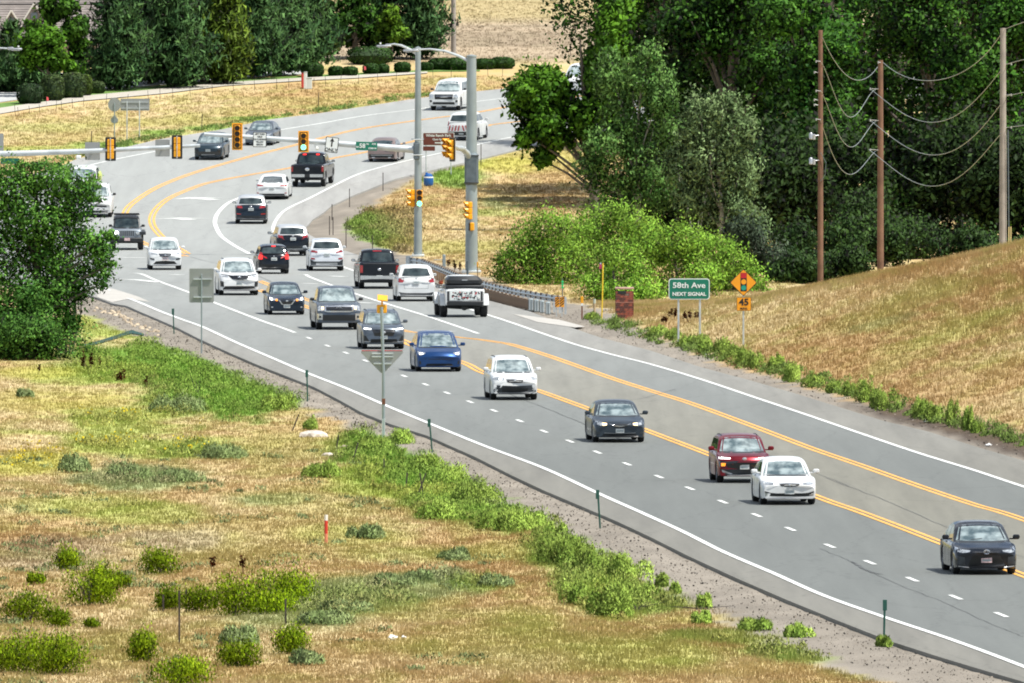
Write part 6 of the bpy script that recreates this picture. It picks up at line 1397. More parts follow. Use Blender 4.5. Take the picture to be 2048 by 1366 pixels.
# mast arm B: points mostly towards the viewer, so it shows as a short elbow
Ye = YB - 7.5
P = [px_local(tb, 940, 322), px_local(tb, 934, 306, YB - .5), px_local(tb, 924, 297, YB - 1.6), px_local(tb, 914, 296, YB - 3.6), px_local(tb, 906, 292, Ye)]
m = MB(); m.tube(P, [.17, .16, .15, .13, .11], 12); m.build('mast_arm', M['galv'], tb)
m = MB(); c0 = px_local(tb, 943, 338)
m.box((c0.x, 0, c0.z), (.74, .74, 1.7), bev=.10); m.build('arm_sleeve', M['pole_dark'], tb)
for dz in (-.72, .72):
    m = MB(); m.box((c0.x, 0, c0.z + dz), (.80, .80, .06), bev=.02); m.build('sleeve_band', M['black'], tb)
def signal(lab, px, py, Y, n=3, yaw=0., lit=None, back=True, hs=.36, group=None, backside=False, bp='yellow'):
    """a signal head of n sections; yaw 0 faces the viewer"""
    p = Vector(at(px, py, Y)); t = thing('traffic_signal', lab, 'traffic light', tuple(p), R(yaw), group)
    m = MB()
    for k in range(n):
        z = (n / 2 - k - .5) * hs; m.box((0, .03, z), (.34, .22, hs * .97), bev=.03)
    m.build('housing', M['sigyel'], t)
    if back:
        m = MB(); W_, H_ = .58, n * hs + .24; y = .05
        m.prism(rrect(W_, H_, .05), y - .01, y + .01); o = m.build('backplate', M['black'], t, False)
        for (x, z, w_, h_) in ((0, H_ / 2 - .035, W_, .07), (0, -H_ / 2 + .035, W_, .07), (W_ / 2 - .035, 0, .07, H_ - .14), (-W_ / 2 + .035, 0, .07, H_ - .14)):
            if bp == 'yellow': m = MB(); m.box((x, y - .016, z), (w_, .008, h_)); m.build('reflective_border', M['sigyel'], o)
    for k in range(n):
        z = (n / 2 - k - .5) * hs; m = MB(); m.lathe([(0, -.10), (.135, -.095), (.14, -.075)], 18, 'y', (0, 0, z))
        on = lit == k
        m.build('lens', mat('green_signal_lit', (.2, .8, .6), .3, em=(.12, 1., .62), ems=2.4) if on else M['signblack'], t)
        m = MB(); N_ = 14; vs = []; L0 = .26
        for i in range(N_ + 1):
            a = R(-35) + R(250) * i / N_
            for rr, yy in ((.150, -.08), (.150, -.08 - L0 * (.45 + .55 * max(0, math.sin(a)))), (.165, -.08 - L0 * (.45 + .55 * max(0, math.sin(a)))), (.165, -.08)): vs.append((math.cos(a) * rr, yy, z + math.sin(a) * rr))
        fs = []
        for i in range(N_):
            for q in range(4): q2 = (q + 1) % 4; fs.append((i * 4 + q, (i + 1) * 4 + q, (i + 1) * 4 + q2, i * 4 + q2))
        fs += [(0, 1, 2, 3), (N_ * 4 + 3, N_ * 4 + 2, N_ * 4 + 1, N_ * 4)]
        m.add(vs, fs); m.build('visor', M['sigyel'], t)
    m = MB(); m.tube([(0, .12, n * hs / 2 + .02), (0, .22, n * hs / 2 + .05), (0, .24, -n * hs / 2 - .05), (0, .12, -n * hs / 2 - .02)], .025, 6); m.build('bracket', M['galv'], t)
    return t
signal('four section yellow framed signal on the long mast arm, all dark', 474.5, 273, YA - .45, 4, hs=.31)
signal('three section yellow framed signal on the long mast arm, green lit', 607, 283, YA - .45, 3, lit=2, hs=.31)
signal('yellow framed pole mounted signal on the left tall pole, green lit', 839, 396, YA - .5, 3, lit=2, back=False, hs=.30)
signal('yellow signal seen side-on, left of the left tall pole', 823, 396, YA - .1, 3, yaw=-72, back=False, hs=.32)
signal('yellow signal seen side-on on the left of the thick pole', 938, 421, YB - .3, 3, yaw=-70, back=False, hs=.31)
signal('yellow twin signal at the tip of the short elbow arm, front head', 903, 299, Ye - .5, 3, yaw=-60, back=True, hs=.34, bp='none')
signal('yellow twin signal at the elbow arm, the head behind', 895, 296, Ye - .1, 3, yaw=-62, back=False, hs=.34)
t = thing('pedestrian_signal', 'small yellow box with a black visor low on the thick pole', 'signal', at(944, 453, YB - .42)); m = MB(); m.box((0, 0, 0), (.24, .22, .42), bev=.04); m.build('housing', M['sigyel'], t)
m = MB(); m.box((-.15, -.02, -.01), (.06, .30, .42), bev=.02); m.build('visor', M['black'], t)

# left mast arm whose pole stands outside the picture
YC = 955.
tc_, hc = pole_thing('signal_pole', 'grey signal pole outside the left edge with mast arm and street lamp reaching in', -175, 480, YC, 70, .24, .16)
P = [px_local(tc_, *q) for q in [(-175, 315), (-60, 309), (60, 306), (180, 302), (300, 296), (400, 291)]]
m = MB(); m.tube(P, [.20, .185, .165, .145, .125, .10], 14); m.build('mast_arm', M['galv'], tc_)
lamp_arm(tc_, hc, [px_local(tc_, *q) for q in [(-170, 130), (-130, 105), (-80, 97), (-20, 95), (22, 97)]], px_local(tc_, 30, 98), 1)
def back_signal(lab, px, py):
    p = Vector(at(px, py, YC - .25)); t = thing('traffic_signal', lab, 'traffic light', tuple(p)); W_, H_ = .62, 1.38
    m = MB(); m.prism(rrect(W_, H_, .06), .13, .15); m.build('backplate', M['black'], t, False)
    for k in range(3): m = MB(); m.box((0, .03, (1 - k) * .38), (.38, .2, .37), bev=.03); m.build('housing_section', M['sigyel'], t)
    m = MB(); m.tube([(0, -.10, .66), (0, -.10, -.66)], .02, 6)
    for z in (-.6, 0, .6): m.box((0, -.09, z), (.08, .05, .05))
    m.build('bracket', M['galv'], t)
    for k in range(3):
        m = MB(); m.lathe([(0, .22), (.15, .2), (.16, .16)], 14, 'y', (0, 0, (1 - k) * .38)); m.build('lens', M['signblack'], t)
back_signal('back of a black plated yellow signal, left on the near mast arm', 221, 298); back_signal('back of a black plated yellow signal, right on the near mast arm', 354, 294)
for px, py, w_, h_, lab in [(185, 302, 30, 36, 'grey back of a square sign left of the left back-facing signal'), (325, 296, 29, 34, 'grey back of a square sign between the two back-facing signals'), (-4, 290, 22, 46, 'grey back of a sign at the left edge above the near mast arm')]:
    t = thing('mast_sign', lab, 'sign', at(px, py, YC + .35)); m = MB(); m.prism(rrect(w_ * YC / F, h_ * YC / F, .05), -.012, .012); m.build('panel', M['signback'], t, False); m = MB(); m.box((0, -.2, 0), (.08, .4, .08)); m.build('bracket', M['galv'], t)
t = thing('camera', 'white detection camera hanging under the near mast arm', 'camera', at(157, 310, YC)); m = MB(); m.box((0, 0, -.12), (.30, .5, .22), bev=.05); m.build('housing', M['signwhite'], t); m = MB(); m.tube([(0, 0, 0), (0, 0, .25)], .03, 6); m.build('bracket', M['galv'], t)
t = thing('camera', 'small white detection camera under the long mast arm', 'camera', at(634, 294, YA)); m = MB(); m.box((0, -.1, -.08), (.16, .42, .16), Matrix.Rotation(R(-10), 3, 'X'), bev=.03); m.build('housing', M['signwhite'], t); m = MB(); m.tube([(-.1, 0, .25), (-.1, 0, .0), (0, 0, -.05)], .025, 6); m.build('bracket', M['galv'], t)
t = thing('mast_sign', 'mast arm street sign box hanging at the left end behind the feathery tree', 'sign', at(20, 322, YC)); m = MB(); m.prism(rrect(1.1, .34, .04), -.02, .02); m.build('panel', M['signgreen'], t, False)
# signs on the long arm
YS = YA - .35
def face_sign(lab, px, py, w_px, h_px, mat_, Y=YS, tilt=0, border=None, name='mast_sign', r=.05):
    k = Y / F; t = thing(name, lab, 'sign', at(px, py, Y)); t.rotation_euler = (0, R(tilt), 0); w_, h_ = w_px * k, h_px * k
    o = plate_('panel', rrect(w_, h_, r), -.01, .01, border or mat_, t)
    if border: plate_('face', rrect(w_ - .07, h_ - .07, r * .7), -.016, -.011, mat_, t)
    m = MB(); m.box((0, .12, 0), (.08, .24, h_ * .8)); m.build('bracket', M['galv'], t)
    return t, w_, h_
t, w_, h_ = face_sign('white sign with a straight arrow over the word ONLY', 663.5, 289.5, 26, 31, 'signwhite', tilt=7, border='signblack')
text('ONLY', .26, M['signblack'], t, (0, -.02, -h_ * .34), FR, bold=.006)
m = MB(); m.prism([(-.035, -.14), (.035, -.14), (.035, .12), (.11, .12), (0, .31), (-.11, .12), (-.035, .12)], -.022, -.017); o = m.build('arrow', M['signblack'], t, False); o.location = (0, 0, .05); o.scale = (1.1, 1, 1.1)
t, w_, h_ = face_sign('white square turn sign with five small lines of text', 519.5, 279, 27, 30, 'signwhite', tilt=1, border='signblack')
for i, s_ in enumerate(['LEFT TURN', 'YIELD', 'ON FLASHING', 'YELLOW', 'ARROW']): text(s_, .125, M['signblack'], t, (0, -.02, h_ * (.36 - .175 * i)), FR, sx=.85, bold=.004)
t, w_, h_ = face_sign('green street name sign reading W 58TH AVE 15200 W on the mast arm', 733, 292, 43, 17, 'signgreen', tilt=1.5)
text('58', .34, M['signwhite'], t, (-.23, -.02, 0), FR, bold=.008); text('W', .14, M['signwhite'], t, (-.5, -.02, -.07), FR, bold=.006); text('TH', .11, M['signwhite'], t, (.05, -.02, .1), FR, bold=.005); text('AVE', .12, M['signwhite'], t, (.40, -.02, .12), FR, bold=.005); text('15200 W', .12, M['signwhite'], t, (.32, -.02, -.12), FR, bold=.005)
# brown park sign on posts beyond
Yp = gY(352)
xb = (877 - CX) * Yp / F; t = thing('park_sign', 'brown guide sign reading White Ranch Park behind the left signal pole', 'sign', (xb, Yp, float(terr(xb, Yp)))); k = Yp / F
zc = H0 - (278 - YH) * k - t.location.z
plate_('panel', rrect(63 * k, 26 * k, .05), -.01, .01, 'signwhite', t, (0, 0, zc)); plate_('face', rrect(63 * k - .06, 26 * k - .06, .04), -.016, -.011, 'signbrown', t, (0, 0, zc))
text('White Ranch Park', .22, M['signwhite'], t, (0, -.02, zc + .22), FR, sx=.95, bold=.005); text('Open Space', .16, M['signwhite'], t, (.02, -.02, zc - .02), FR, bold=.004)
m = MB(); m.prism([(-.25, -.02), (.02, -.02), (.02, -.07), (.16, .005), (.02, .08), (.02, .03), (-.25, .03)], -.022, -.017); o = m.build('arrow', M['signwhite'], t, False); o.location = (.12, 0, zc - .24); o.scale = (1.4, 1, 1.3)
plate_('lower_panel', rrect(24 * k, 9 * k, .03), -.01, .01, 'signbrown', t, ((858 - 877) * k, 0, H0 - (297 - YH) * k - t.location.z))
for px in (852, 902):
    x = (px - 877) * k; m = MB(); m.tube([(x, .05, -.2), (x, .05, zc + .3)], .035, 6); m.build('post', M['galv'], t)
# blue barrel shaped sign bag
b = hit(857, 372); t = thing('marker_drum', 'round blue container with a white band at the foot of the park sign', 'drum', b); m = MB(); m.lathe([(0, 0), (.26, .02), (.30, .12), (.31, .5), (.22, .72), (.08, .78), (0, .78)], 18); m.build('body', mat('drum_blue', (.01, .10, .35), .45), t)
m = MB(); m.lathe([(.315, .50), (.30, .58), (.29, .58)], 18); m.build('band', M['signwhite'], t); m = MB(); m.box((-.12, 0, .78), (.14, .14, .12), bev=.02); m.build('knob', mat('drum_blue', (.01, .10, .35)), t)

# ------------------------------------------------------------------ street signs near the road
def post_sign_base(lab, px_list, py_base, name, cat='sign'):
    b = hit(px_list[0], py_base); t = thing(name, lab, cat, b); return t, b
b = hit(1357, 692); k = b[1] / F; t = thing('street_sign', 'large green sign reading 58th Ave NEXT SIGNAL on two posts', 'sign', b)
zc = H0 - (578 - YH) * k - b[2]; xc = (1378.5 - 1357) * k; w_, h_ = 82 * k, 42 * k
plate_('panel', rrect(w_, h_, .12), -.012, .012, 'signwhite', t, (xc, 0, zc)); plate_('face', rrect(w_ - .075, h_ - .075, .10), -.02, -.013, 'signgreen', t, (xc, 0, zc))
text('58th Ave', .335, M['signwhite'], t, (xc - .01, -.028, zc + .155), FR, sx=1.17, bold=.006); text('NEXT SIGNAL', .215, M['signwhite'], t, (xc, -.028, zc - .225), FR, sx=1.1, bold=.007)
for px, pyb in ((1357, 694), (1400, 706)):
    x = (px - 1357) * k; m = MB(); m.box((x, .05, (zc + h_ / 2 - .4) / 2 - .2), (.085, .06, zc + h_ / 2 + .3), bev=.01); m.build('post', M['galv'], t)
b = hit(1487, 692); k = b[1] / F; t = thing('warning_sign', 'orange diamond traffic light warning sign above a 45 speed plate', 'sign', b)
zc = H0 - (565 - YH) * k - b[2]; d = 27.5 * k
def dia(r, rr=.05):
    P = []
    for a0 in (0, 90, 180, 270):
        for q in (-20, 0, 20):
            a = R(a0); c_ = (math.cos(a) * (r - rr * 1.4), math.sin(a) * (r - rr * 1.4)); P.append((c_[0] + rr * math.cos(a + R(q * 2)), c_[1] + rr * math.sin(a + R(q * 2))))
    return P
plate_('panel', dia(d), -.012, .012, 'signblack', t, (0, 0, zc)); plate_('face', dia(d - .035), -.018, -.013, 'signyellow', t, (0, 0, zc))
plate_('signal_symbol', rrect(12.5 * k, 37 * k, .02), -.024, -.019, 'signblack', t, (.01, 0, zc + .02))
for dz, mm, sh in ((13, 'signred', 1), (0.5, 'signyellow', 0), (-11.5, 'signteal', 0)):
    m = MB()
    if sh: m.prism(rrect(11.5 * k, 10.5 * k, .03), -.030, -.025)
    else: m.prism([(math.cos(a) * 5.2 * k, math.sin(a) * 5.2 * k) for a in np.linspace(0, 2 * math.pi, 19)[:-1]], -.030, -.025)
    o = m.build('symbol_lens', M[mm], t, False); o.location = (.01, 0, zc + .02 + dz * k)
zs = H0 - (608 - YH) * k - b[2]
plate_('speed_plate', rrect(29 * k, 27 * k, .04), -.012, .012, 'signblack', t, (.02, 0, zs)); plate_('speed_face', rrect(29 * k - .03, 27 * k - .03, .03), -.018, -.013, 'signyellow', t, (.02, 0, zs))
text('45', .40, M['signblack'], t, (.02, -.026, zs + .07), FR, sx=1.05, bold=.012); text('M.P.H.', .12, M['signblack'], t, (.02, -.026, zs - .20), FR, bold=.006)
m = MB(); m.box((0, .05, (zc) / 2), (.075, .05, zc + .3), bev=.01); m.build('post', M['galv'], t)

# back of the square sign and of the triangular sign with its beacon
b = hit(403, 707); k = b[1] / F; t = thing('square_sign', 'grey back of a tall rectangular sign on a thin post beside the white SUV', 'sign', b)
zt = H0 - (537 - YH) * k - b[2]; zb = H0 - (605 - YH) * k - b[2]
plate_('panel', rrect(49 * k, 68 * k, .05), -.01, .01, 'signback', t, (0, 0, (zt + zb) / 2))
for pz in (558, 594): m = MB(); m.box((.05, -.05, H0 - (pz - YH) * k - b[2]), (37 * k, .07, .05)); m.build('brace', M['galv'], t)
m = MB(); m.box((0, -.06, (H0 - (548 - YH) * k - b[2]) / 2 - .1), (.065, .055, H0 - (548 - YH) * k - b[2] + .2), bev=.01); m.build('post', M['pole'], t)
b = hit(767, 880); k = b[1] / F; t = thing('yield_sign', 'grey back of a triangular sign on a post topped by an orange solar beacon', 'sign', b)
Z = lambda py: H0 - (py - YH) * k - b[2]
X_ = lambda px: (px - 767) * k
plate_('panel', [(X_(723), Z(701)), (X_(805), Z(701)), (X_(806), Z(706)), (X_(768), Z(746)), (X_(762), Z(746)), (X_(722), Z(706))], -.01, .01, 'signback', t)
plate_('top_edge', [(X_(723), Z(700.5)), (X_(805), Z(700.5)), (X_(805), Z(702)), (X_(723), Z(702))], -.013, .013, 'signred', t)
for pz, hw_ in ((707, 24), (713, 24), (727, 20)): m = MB(); m.box((X_(765), -.04, Z(pz)), (hw_ * 2 * k * .9, .06, .05)); m.build('brace', M['galv'], t)
m = MB(); zz = Z(614); m.box((0, -.06, zz * .08), (.115, .09, zz * .16), bev=.01); m.build('post_base', M['galv'], t)
m = MB(); m.tube([(0, -.05, -.2), (0, -.05, zz * .5), (X_(763), -.05, zz)], .058, 10); m.build('post', M['pole'], t)
m = MB(); m.box((0, -.05, Z(803)), (.125, .12, .22), bev=.01); m.build('rust_band', mat('rust', (.16, .06, .03), .85, var=.3), t)
m = MB(); m.box((X_(763.5), .05, Z(618)), (20 * k, .16, 17 * k), bev=.03); m.build('beacon_housing', M['sigyel'], t)
m = MB(); m.lathe([(0, .20), (.11, .19), (.13, .12)], 14, 'y', (X_(763.5), 0, Z(618))); m.build('beacon_lens', M['amber'], t)
m = MB(); m.box((X_(765), 0, Z(596)), (20 * k, .30, .04), Matrix.Rotation(R(38), 3, 'X') @ Matrix.Rotation(R(8), 3, 'Y')); o = m.build('solar_panel', M['sigyel'], t)
m = MB(); m.tube([(X_(764), 0, Z(612)), (X_(764), 0, Z(598))], .035, 8); m.build('panel_mount', M['sigyel'], t)

# backs of signs on the far left verge
b = hit(229, 285); k = b[1] / F; t = thing('route_sign', 'round topped grey sign back above a small round plate, beside the wide sign back', 'sign', b); Z = lambda py: H0 - (py - YH) * k - b[2]
m = MB(); m.prism([(math.cos(a) * 13 * k, Z(209) + math.sin(a) * 14 * k) for a in np.linspace(0, 2 * math.pi, 21)[:-1]], -.01, .01); m.build('panel', M['signback'], t, False)
m = MB(); m.prism([(math.cos(a) * 7.5 * k, Z(240) + math.sin(a) * 7 * k) for a in np.linspace(0, 2 * math.pi, 17)[:-1]], -.01, .01); m.build('lower_panel', M['signback'], t, False)
m = MB(); m.box((0, -.05, Z(205) / 2), (.07, .05, Z(205)), bev=.01); m.box((0, -.06, Z(232)), (8 * k, .04, .05)); m.box((0, -.06, Z(244)), (8 * k, .04, .05)); m.build('post', M['pole'], t)
b = hit(254, 280); k = b[1] / F; t = thing('guide_sign', 'wide rectangular grey sign back on two thin posts on the left verge', 'sign', b); Z = lambda py: H0 - (py - YH) * k - b[2]
plate_('panel', rrect(58 * k, 24 * k, .04), -.01, .01, 'signback', t, ((270 - 254) * k, 0, Z(209)))
for px in (254, 279): m = MB(); m.box(((px - 254) * k, -.05, Z(202) / 2), (.07, .05, Z(202)), bev=.01); m.build('post', M['galv'], t)
for pz in (204, 216): m = MB(); m.box(((270 - 254) * k, -.04, Z(pz)), (54 * k, .03, .05)); m.build('brace', M['galv'], t)

# ------------------------------------------------------------------ guardrail and timber wall
GR = [(810, 546), (832, 549), (865, 562), (900, 577), (940, 591), (980, 602), (1020, 611), (1062, 619), (1115, 628)]
GP = [np.array(gp(*p)[:2]) + np.array((.25, 0)) for p in GR]
def along(P, step):
    P = np.array(P); s = np.r_[0, np.cumsum(np.linalg.norm(np.diff(P, axis=0), axis=1))]; t = np.arange(0, s[-1], step)
    return np.stack([np.interp(t, s, P[:, 0]), np.interp(t, s, P[:, 1])], 1)
o0 = GP[0]; z0 = float(terr(*o0)); t = thing('guardrail', 'silver guardrail curving from the left signal pole to the striped marker', 'guardrail', (o0[0], o0[1], z0))
pts = along(GP, 1.9); sec = [(0, .84), (-.08, .81), (-.08, .76), (-.0, .71), (-.0, .67), (-.08, .62), (-.08, .57), (0, .54)]
def rail_seg(a, b):
    d = (b - a); d /= np.linalg.norm(d); nrm = np.array((-d[1], d[0]));
    vs = []
    for p in (a, b):
        zb_ = float(zr(p[1])) - z0 - .02
        for s_, z_ in sec + [(s_ + .012, z_) for s_, z_ in reversed(sec)]:
            q = p + (-nrm if nrm[1] > 0 else nrm) * (-s_) * -1; vs.append((q[0] - o0[0], q[1] - o0[1], zb_ + z_))
    n = len(vs) // 2; return vs, [(i, (i + 1) % n, n + (i + 1) % n, n + i) for i in range(n)] + [tuple(range(n)), tuple(range(n, 2 * n))]
for i in range(0, len(pts) - 1, 2):
    m = MB()
    for j in (i, i + 1):
        if j + 1 < len(pts): v, f = rail_seg(pts[j], pts[j + 1]); m.add(v, f)
    m.build('rail_section', M['galv'], t, True, 60)
for i, p in enumerate(pts):
    zz = float(zr(p[1])) - z0; m = MB(); m.box((p[0] - o0[0] + .16, p[1] - o0[1], zz + .38), (.10, .16, .84)); m.build('post', M['wood'] if i < len(pts) - 9 else M['galv'], t)
    m = MB(); m.box((p[0] - o0[0] + .07, p[1] - o0[1], zz + .69), (.12, .14, .32)); m.build('blockout', M['wood'], t)
e = pts[0]; m = MB(); m.lathe([(.0, .92), (.16, .88), (.17, .45), (0, .4)], 12, c=(e[0] - o0[0] - .05, e[1] - o0[1], float(zr(e[1])) - z0)); m.build('end_terminal', M['galv'], t)
a_ = along([np.array(gp(*p)[:2]) + np.array((.45, .3)) for p in [(880, 572), (940, 595), (1000, 610), (1062, 623)]], .62)
t = thing('timber_wall', 'low dark timber plank wall under the guardrail', 'wall', (a_[0][0], a_[0][1], float(terr(*a_[0]))))
for i in range(len(a_) - 1):
    p, q = a_[i], a_[i + 1]; mid = (p + q) / 2; an = math.atan2(q[1] - p[1], q[0] - p[0]); L_ = np.linalg.norm(q - p)
    m = MB(); m.box((0, 0, 0), (L_ * .96, .08, .50 + random.uniform(-.03, .03)), bev=.01); o = m.build('plank', M['wood'], t); o.location = (mid[0] - a_[0][0], mid[1] - a_[0][1], float(zr(mid[1])) - t.location.z + .22); o.rotation_euler = (0, 0, an)
# crash cushion boards and object markers at the rail end
b = gp(1118, 632); t = thing('object_marker', 'pair of black and yellow striped panels at the guardrail end', 'sign', b); k = b[1] / F
for cx_, sg in ((-4.5, 1), (5, 1)):
    W_, H_ = 9 * k, 20 * k; o = MB(); o.box((cx_ * k + .02, 0, .66), (W_, .02, H_), bev=.0); po = o.build('panel', M['signyellow'], t, False)
    for q in range(4):
        z1 = .66 - H_ / 2 + H_ * q / 4; dz = H_ / 9; x0, x1 = cx_ * k + .02 - W_ / 2 + .005, cx_ * k + .02 + W_ / 2 - .005
        top = .66 + H_ / 2
        m = MB(); m.prism([(x0, z1), (x1, min(top, z1 + W_ * .8)), (x1, min(top, z1 + W_ * .8 + dz)), (x0, z1 + dz)], -.016, -.011); m.build('stripe', M['signblack'], po, False)
for x in (-.12, .14): m = MB(); m.box((x, .05, .35), (.05, .05, .8)); m.build('post', M['galv'], t)
b = gp(1125, 624); t = thing('delineator', 'thin green reflector stake above the striped panels', 'stake', b); m = MB(); m.box((0, 0, .8), (.04, .03, 1.6)); m.build('stake', M['pole_dark'], t)
for q in range(3): m = MB(); m.lathe([(0, -.03), (.05, -.03), (.06, 0)], 12, 'y', (0, 0, 1.18 + .13 * q)); m.build('reflector', mat('reflector_green', (.02, .5, .14), .3, em=(.02, .6, .15), ems=.0), t)
for i, (px, py) in enumerate([(1062, 622), (1073, 624), (1084, 626), (1096, 629)]):
    b = gp(px, py); t = thing('cushion_barrier', ['first', 'second', 'third', 'fourth'][i] + ' grey ribbed cushion panel from the left under the guardrail end', 'barrier', b); m = MB(); m.box((0, 0, .30), (.24, .5, .60), bev=.04); m.build('body', M['pole'], t)
    m = MB(); m.box((-.06, -.26, .30), (.04, .03, .5)); m.box((.06, -.26, .30), (.04, .03, .5)); m.build('rib', M['galv'], t)
# stakes, brick pillar, yellow pole
b = hit(1164, 638); t = thing('marker_stake', 'brown stake with an orange tip right of the striped panels', 'stake', b); m = MB(); m.box((0, 0, .35), (.07, .05, .8)); m.build('stake', mat('rust', (.16, .06, .03)), t)
m = MB(); m.box((0, 0, .90), (.12, .04, .32), bev=.01); m.build('reflector', M['sigyel'], t); m = MB(); m.box((0, -.02, .68), (.08, .03, .12)); m.build('tape', M['signwhite'], t)
b = hit(1189, 632); t = thing('wooden_post', 'short pale wooden post between the orange stake and the yellow pole', 'post', b); m = MB(); m.tube([(0, 0, -.1), (0, 0, .78)], .055, 8); m.build('post', mat('pale_wood', (.45, .34, .2), .8, var=.2), t)
m = MB(); m.tube([(0, 0, .6), (0, 0, .8)], .058, 8); m.build('top_band', mat('pale_top', (.45, .5, .42), .7), t)
b = hit(1205, 640); t = thing('marker_pole', 'tall thin yellow pole left of the brick pillar', 'pole', b); k = b[1] / F; hh = (640 - 526) * k; m = MB(); m.tube([(-.04, 0, -.1), (0, 0, hh * .5), (.02, 0, hh)], .032, 8); m.build('shaft', mat('utility_yellow', (.75, .52, .02), .45), t)
m = MB(); m.box((-.10, 0, hh - .16), (.12, .05, .22), bev=.01); m.build('pink_tag', mat('tag_pink', (.40, .03, .12), .6, var=.4, scale=10), t); m = MB(); m.box((-.09, -.01, hh - .02), (.07, .05, .07)); m.build('silver_tag', M['galv'], t)
b = hit(1249, 638); t = thing('brick_pillar', 'square red brick pillar with a pale cap beside the yellow pole', 'pillar', b); k = b[1] / F; hh = 60 * k; W_ = 35 * k
m = MB(); m.box((0, 0, hh / 2 - .1), (W_ - .03, W_ - .03, hh)); m.build('core', mat('mortar', (.30, .26, .22), .9, var=.15), t)
m = MB(); m.box((0, 0, 0), (.185, .09, .055)); bm_ = m.mesh('brick', mat('red_brick', (.20, .055, .035), .85, var=.5, scale=5), False); m = MB(); m.box((0, 0, 0), (.185, .09, .055)); bm2 = m.mesh('brick_dark', mat('dark_brick', (.085, .03, .025), .85, var=.4, scale=5), False)
nr = int(hh / .10); nc = 4
for i in range(nr):
    for j in range(nc):
        for sd_ in range(3):
            if random.random() < .02: continue
            u = -W_ / 2 + (j + .5 + (.25 if i % 2 else -.25) * .6) * W_ / nc; u = max(-W_ / 2 + .1, min(W_ / 2 - .1, u)); o = addobj('brick', random.choice([bm_, bm_, bm2]), t)
            z_ = .05 + i * .10; pr = random.uniform(0, .006)
            o.scale = (W_ / nc / .20, 1, 1.55)
            o.location = {0: (u, -W_ / 2 + .03 - pr, z_), 1: (W_ / 2 - .03 + pr, u, z_), 2: (-W_ / 2 + .03 - pr, u, z_)}[sd_]; o.rotation_euler = (0, 0, 0 if sd_ == 0 else R(90))
m = MB(); m.box((0, 0, hh + .04), (W_ + .06, W_ + .06, .09), bev=.015); m.build('cap', mat('cap_stone', (.42, .27, .22), .8, var=.15), t); m = MB(); m.box((0, 0, hh * .56), (W_ + .05, W_ + .05, .05)); m.build('string_course', mat('course', (.28, .13, .10), .8), t)
m = MB(); m.box((-.12, -W_ / 2 - .01, hh - .16), (.4, .03, .14)); m.build('dark_slot', M['black'], t)
# orange cone lying by the rail, posts by the poles
b = hit(888, 569); t = thing('sandbag', 'orange red bag lying under the guardrail', 'bag', b); m = MB(); m.lathe([(0, 0), (.20, .02), (.24, .1), (.18, .2), (.0, .24)], 12); m.v = [(x * 1.25, y, z) for x, y, z in m.v]; m.build('bag', mat('orange_plastic', (.62, .11, .03), .6, var=.15), t)
b = hit(955, 562); t = thing('delineator', 'short orange and dark delineator right of the thick signal pole', 'stake', b); m = MB(); m.box((0, 0, .35), (.05, .04, .8)); m.build('stake', M['wood'], t); m = MB(); m.box((0, 0, .85), (.07, .04, .30)); m.build('reflector', M['sigyel'], t)
b = hit(935, 560); t = thing('service_pipe', 'thin grey pipe standing at the left of the thick signal pole foot', 'pipe', b); m = MB(); m.tube([(0, 0, -.1), (0, 0, 1.0)], .06, 8); m.build('pipe', M['pole_dark'], t)
b = hit(888, 548); t = thing('utility_pedestal', 'grey pedestal post between the two signal poles', 'post', b); m = MB(); m.box((0, 0, .5), (.17, .17, 1.05), bev=.03); m.build('post', M['pole'], t); m = MB(); m.tube([(-.55, 0, .75), (0, 0, .75)], .02, 5); m.build('arm', M['pole'], t)

# ------------------------------------------------------------------ delineators and fence posts
def delin(px, pyt, pyb, lab, lean=0., w_=.10, colr='delin_green'):
    b = hit(px, pyb); k = b[1] / F; h = (pyb - pyt) * k; t = thing('delineator', lab, 'delineator', b); m = MB(); gm_ = mat('delin_green', (.01, .075, .055), .5, var=.1)
    m.tube([(0, 0, -.15), (lean * .6, 0, h * .6), (lean, 0, h)], [.028, .03, .03], 6); m.build('post', gm_, t)
    m = MB(); m.box((lean, -.02, h - .14), (w_ * 1.1, .02, .28), bev=.004); m.build('reflector', gm_, t)
for a in [(1201, 980, 1057, 'dark green flexible delineator on the gravel in mid foreground, third from the left', -.09), (865, 838, 905, 'dark green leaning delineator by the second road bend, left of third', -.12), (615, 740, 803, 'dark green delineator beside the green bank, right of the square sign', -.03), (348, 617, 668, 'dark green delineator left of the square sign back', -.05), (1768, 1200, 1287, 'dark green delineator nearest the camera at the lower right', .03)]: delin(*a)
b = hit(652, 1087); k = b[1] / F; t = thing('marker_post', 'red and white banded marker post standing in the tan meadow', 'post', b); h = 57 * k
for z0_, z1_, mm in ((0, .34, 'mk_orange'), (.34, .80, 'mk_red'), (.80, 1., 'mk_white')):
    m = MB(); m.tube([(0, 0, h * z0_), (0, 0, h * z1_)], .052, 10); m.build('band', mat(mm, {'mk_orange': (.65, .22, .13), 'mk_red': (.55, .035, .02), 'mk_white': (.75, .72, .70)}[mm], .5), t)
M['tpost'] = mat('rusty_steel_post', (.045, .035, .03), .8, var=.4, scale=6)
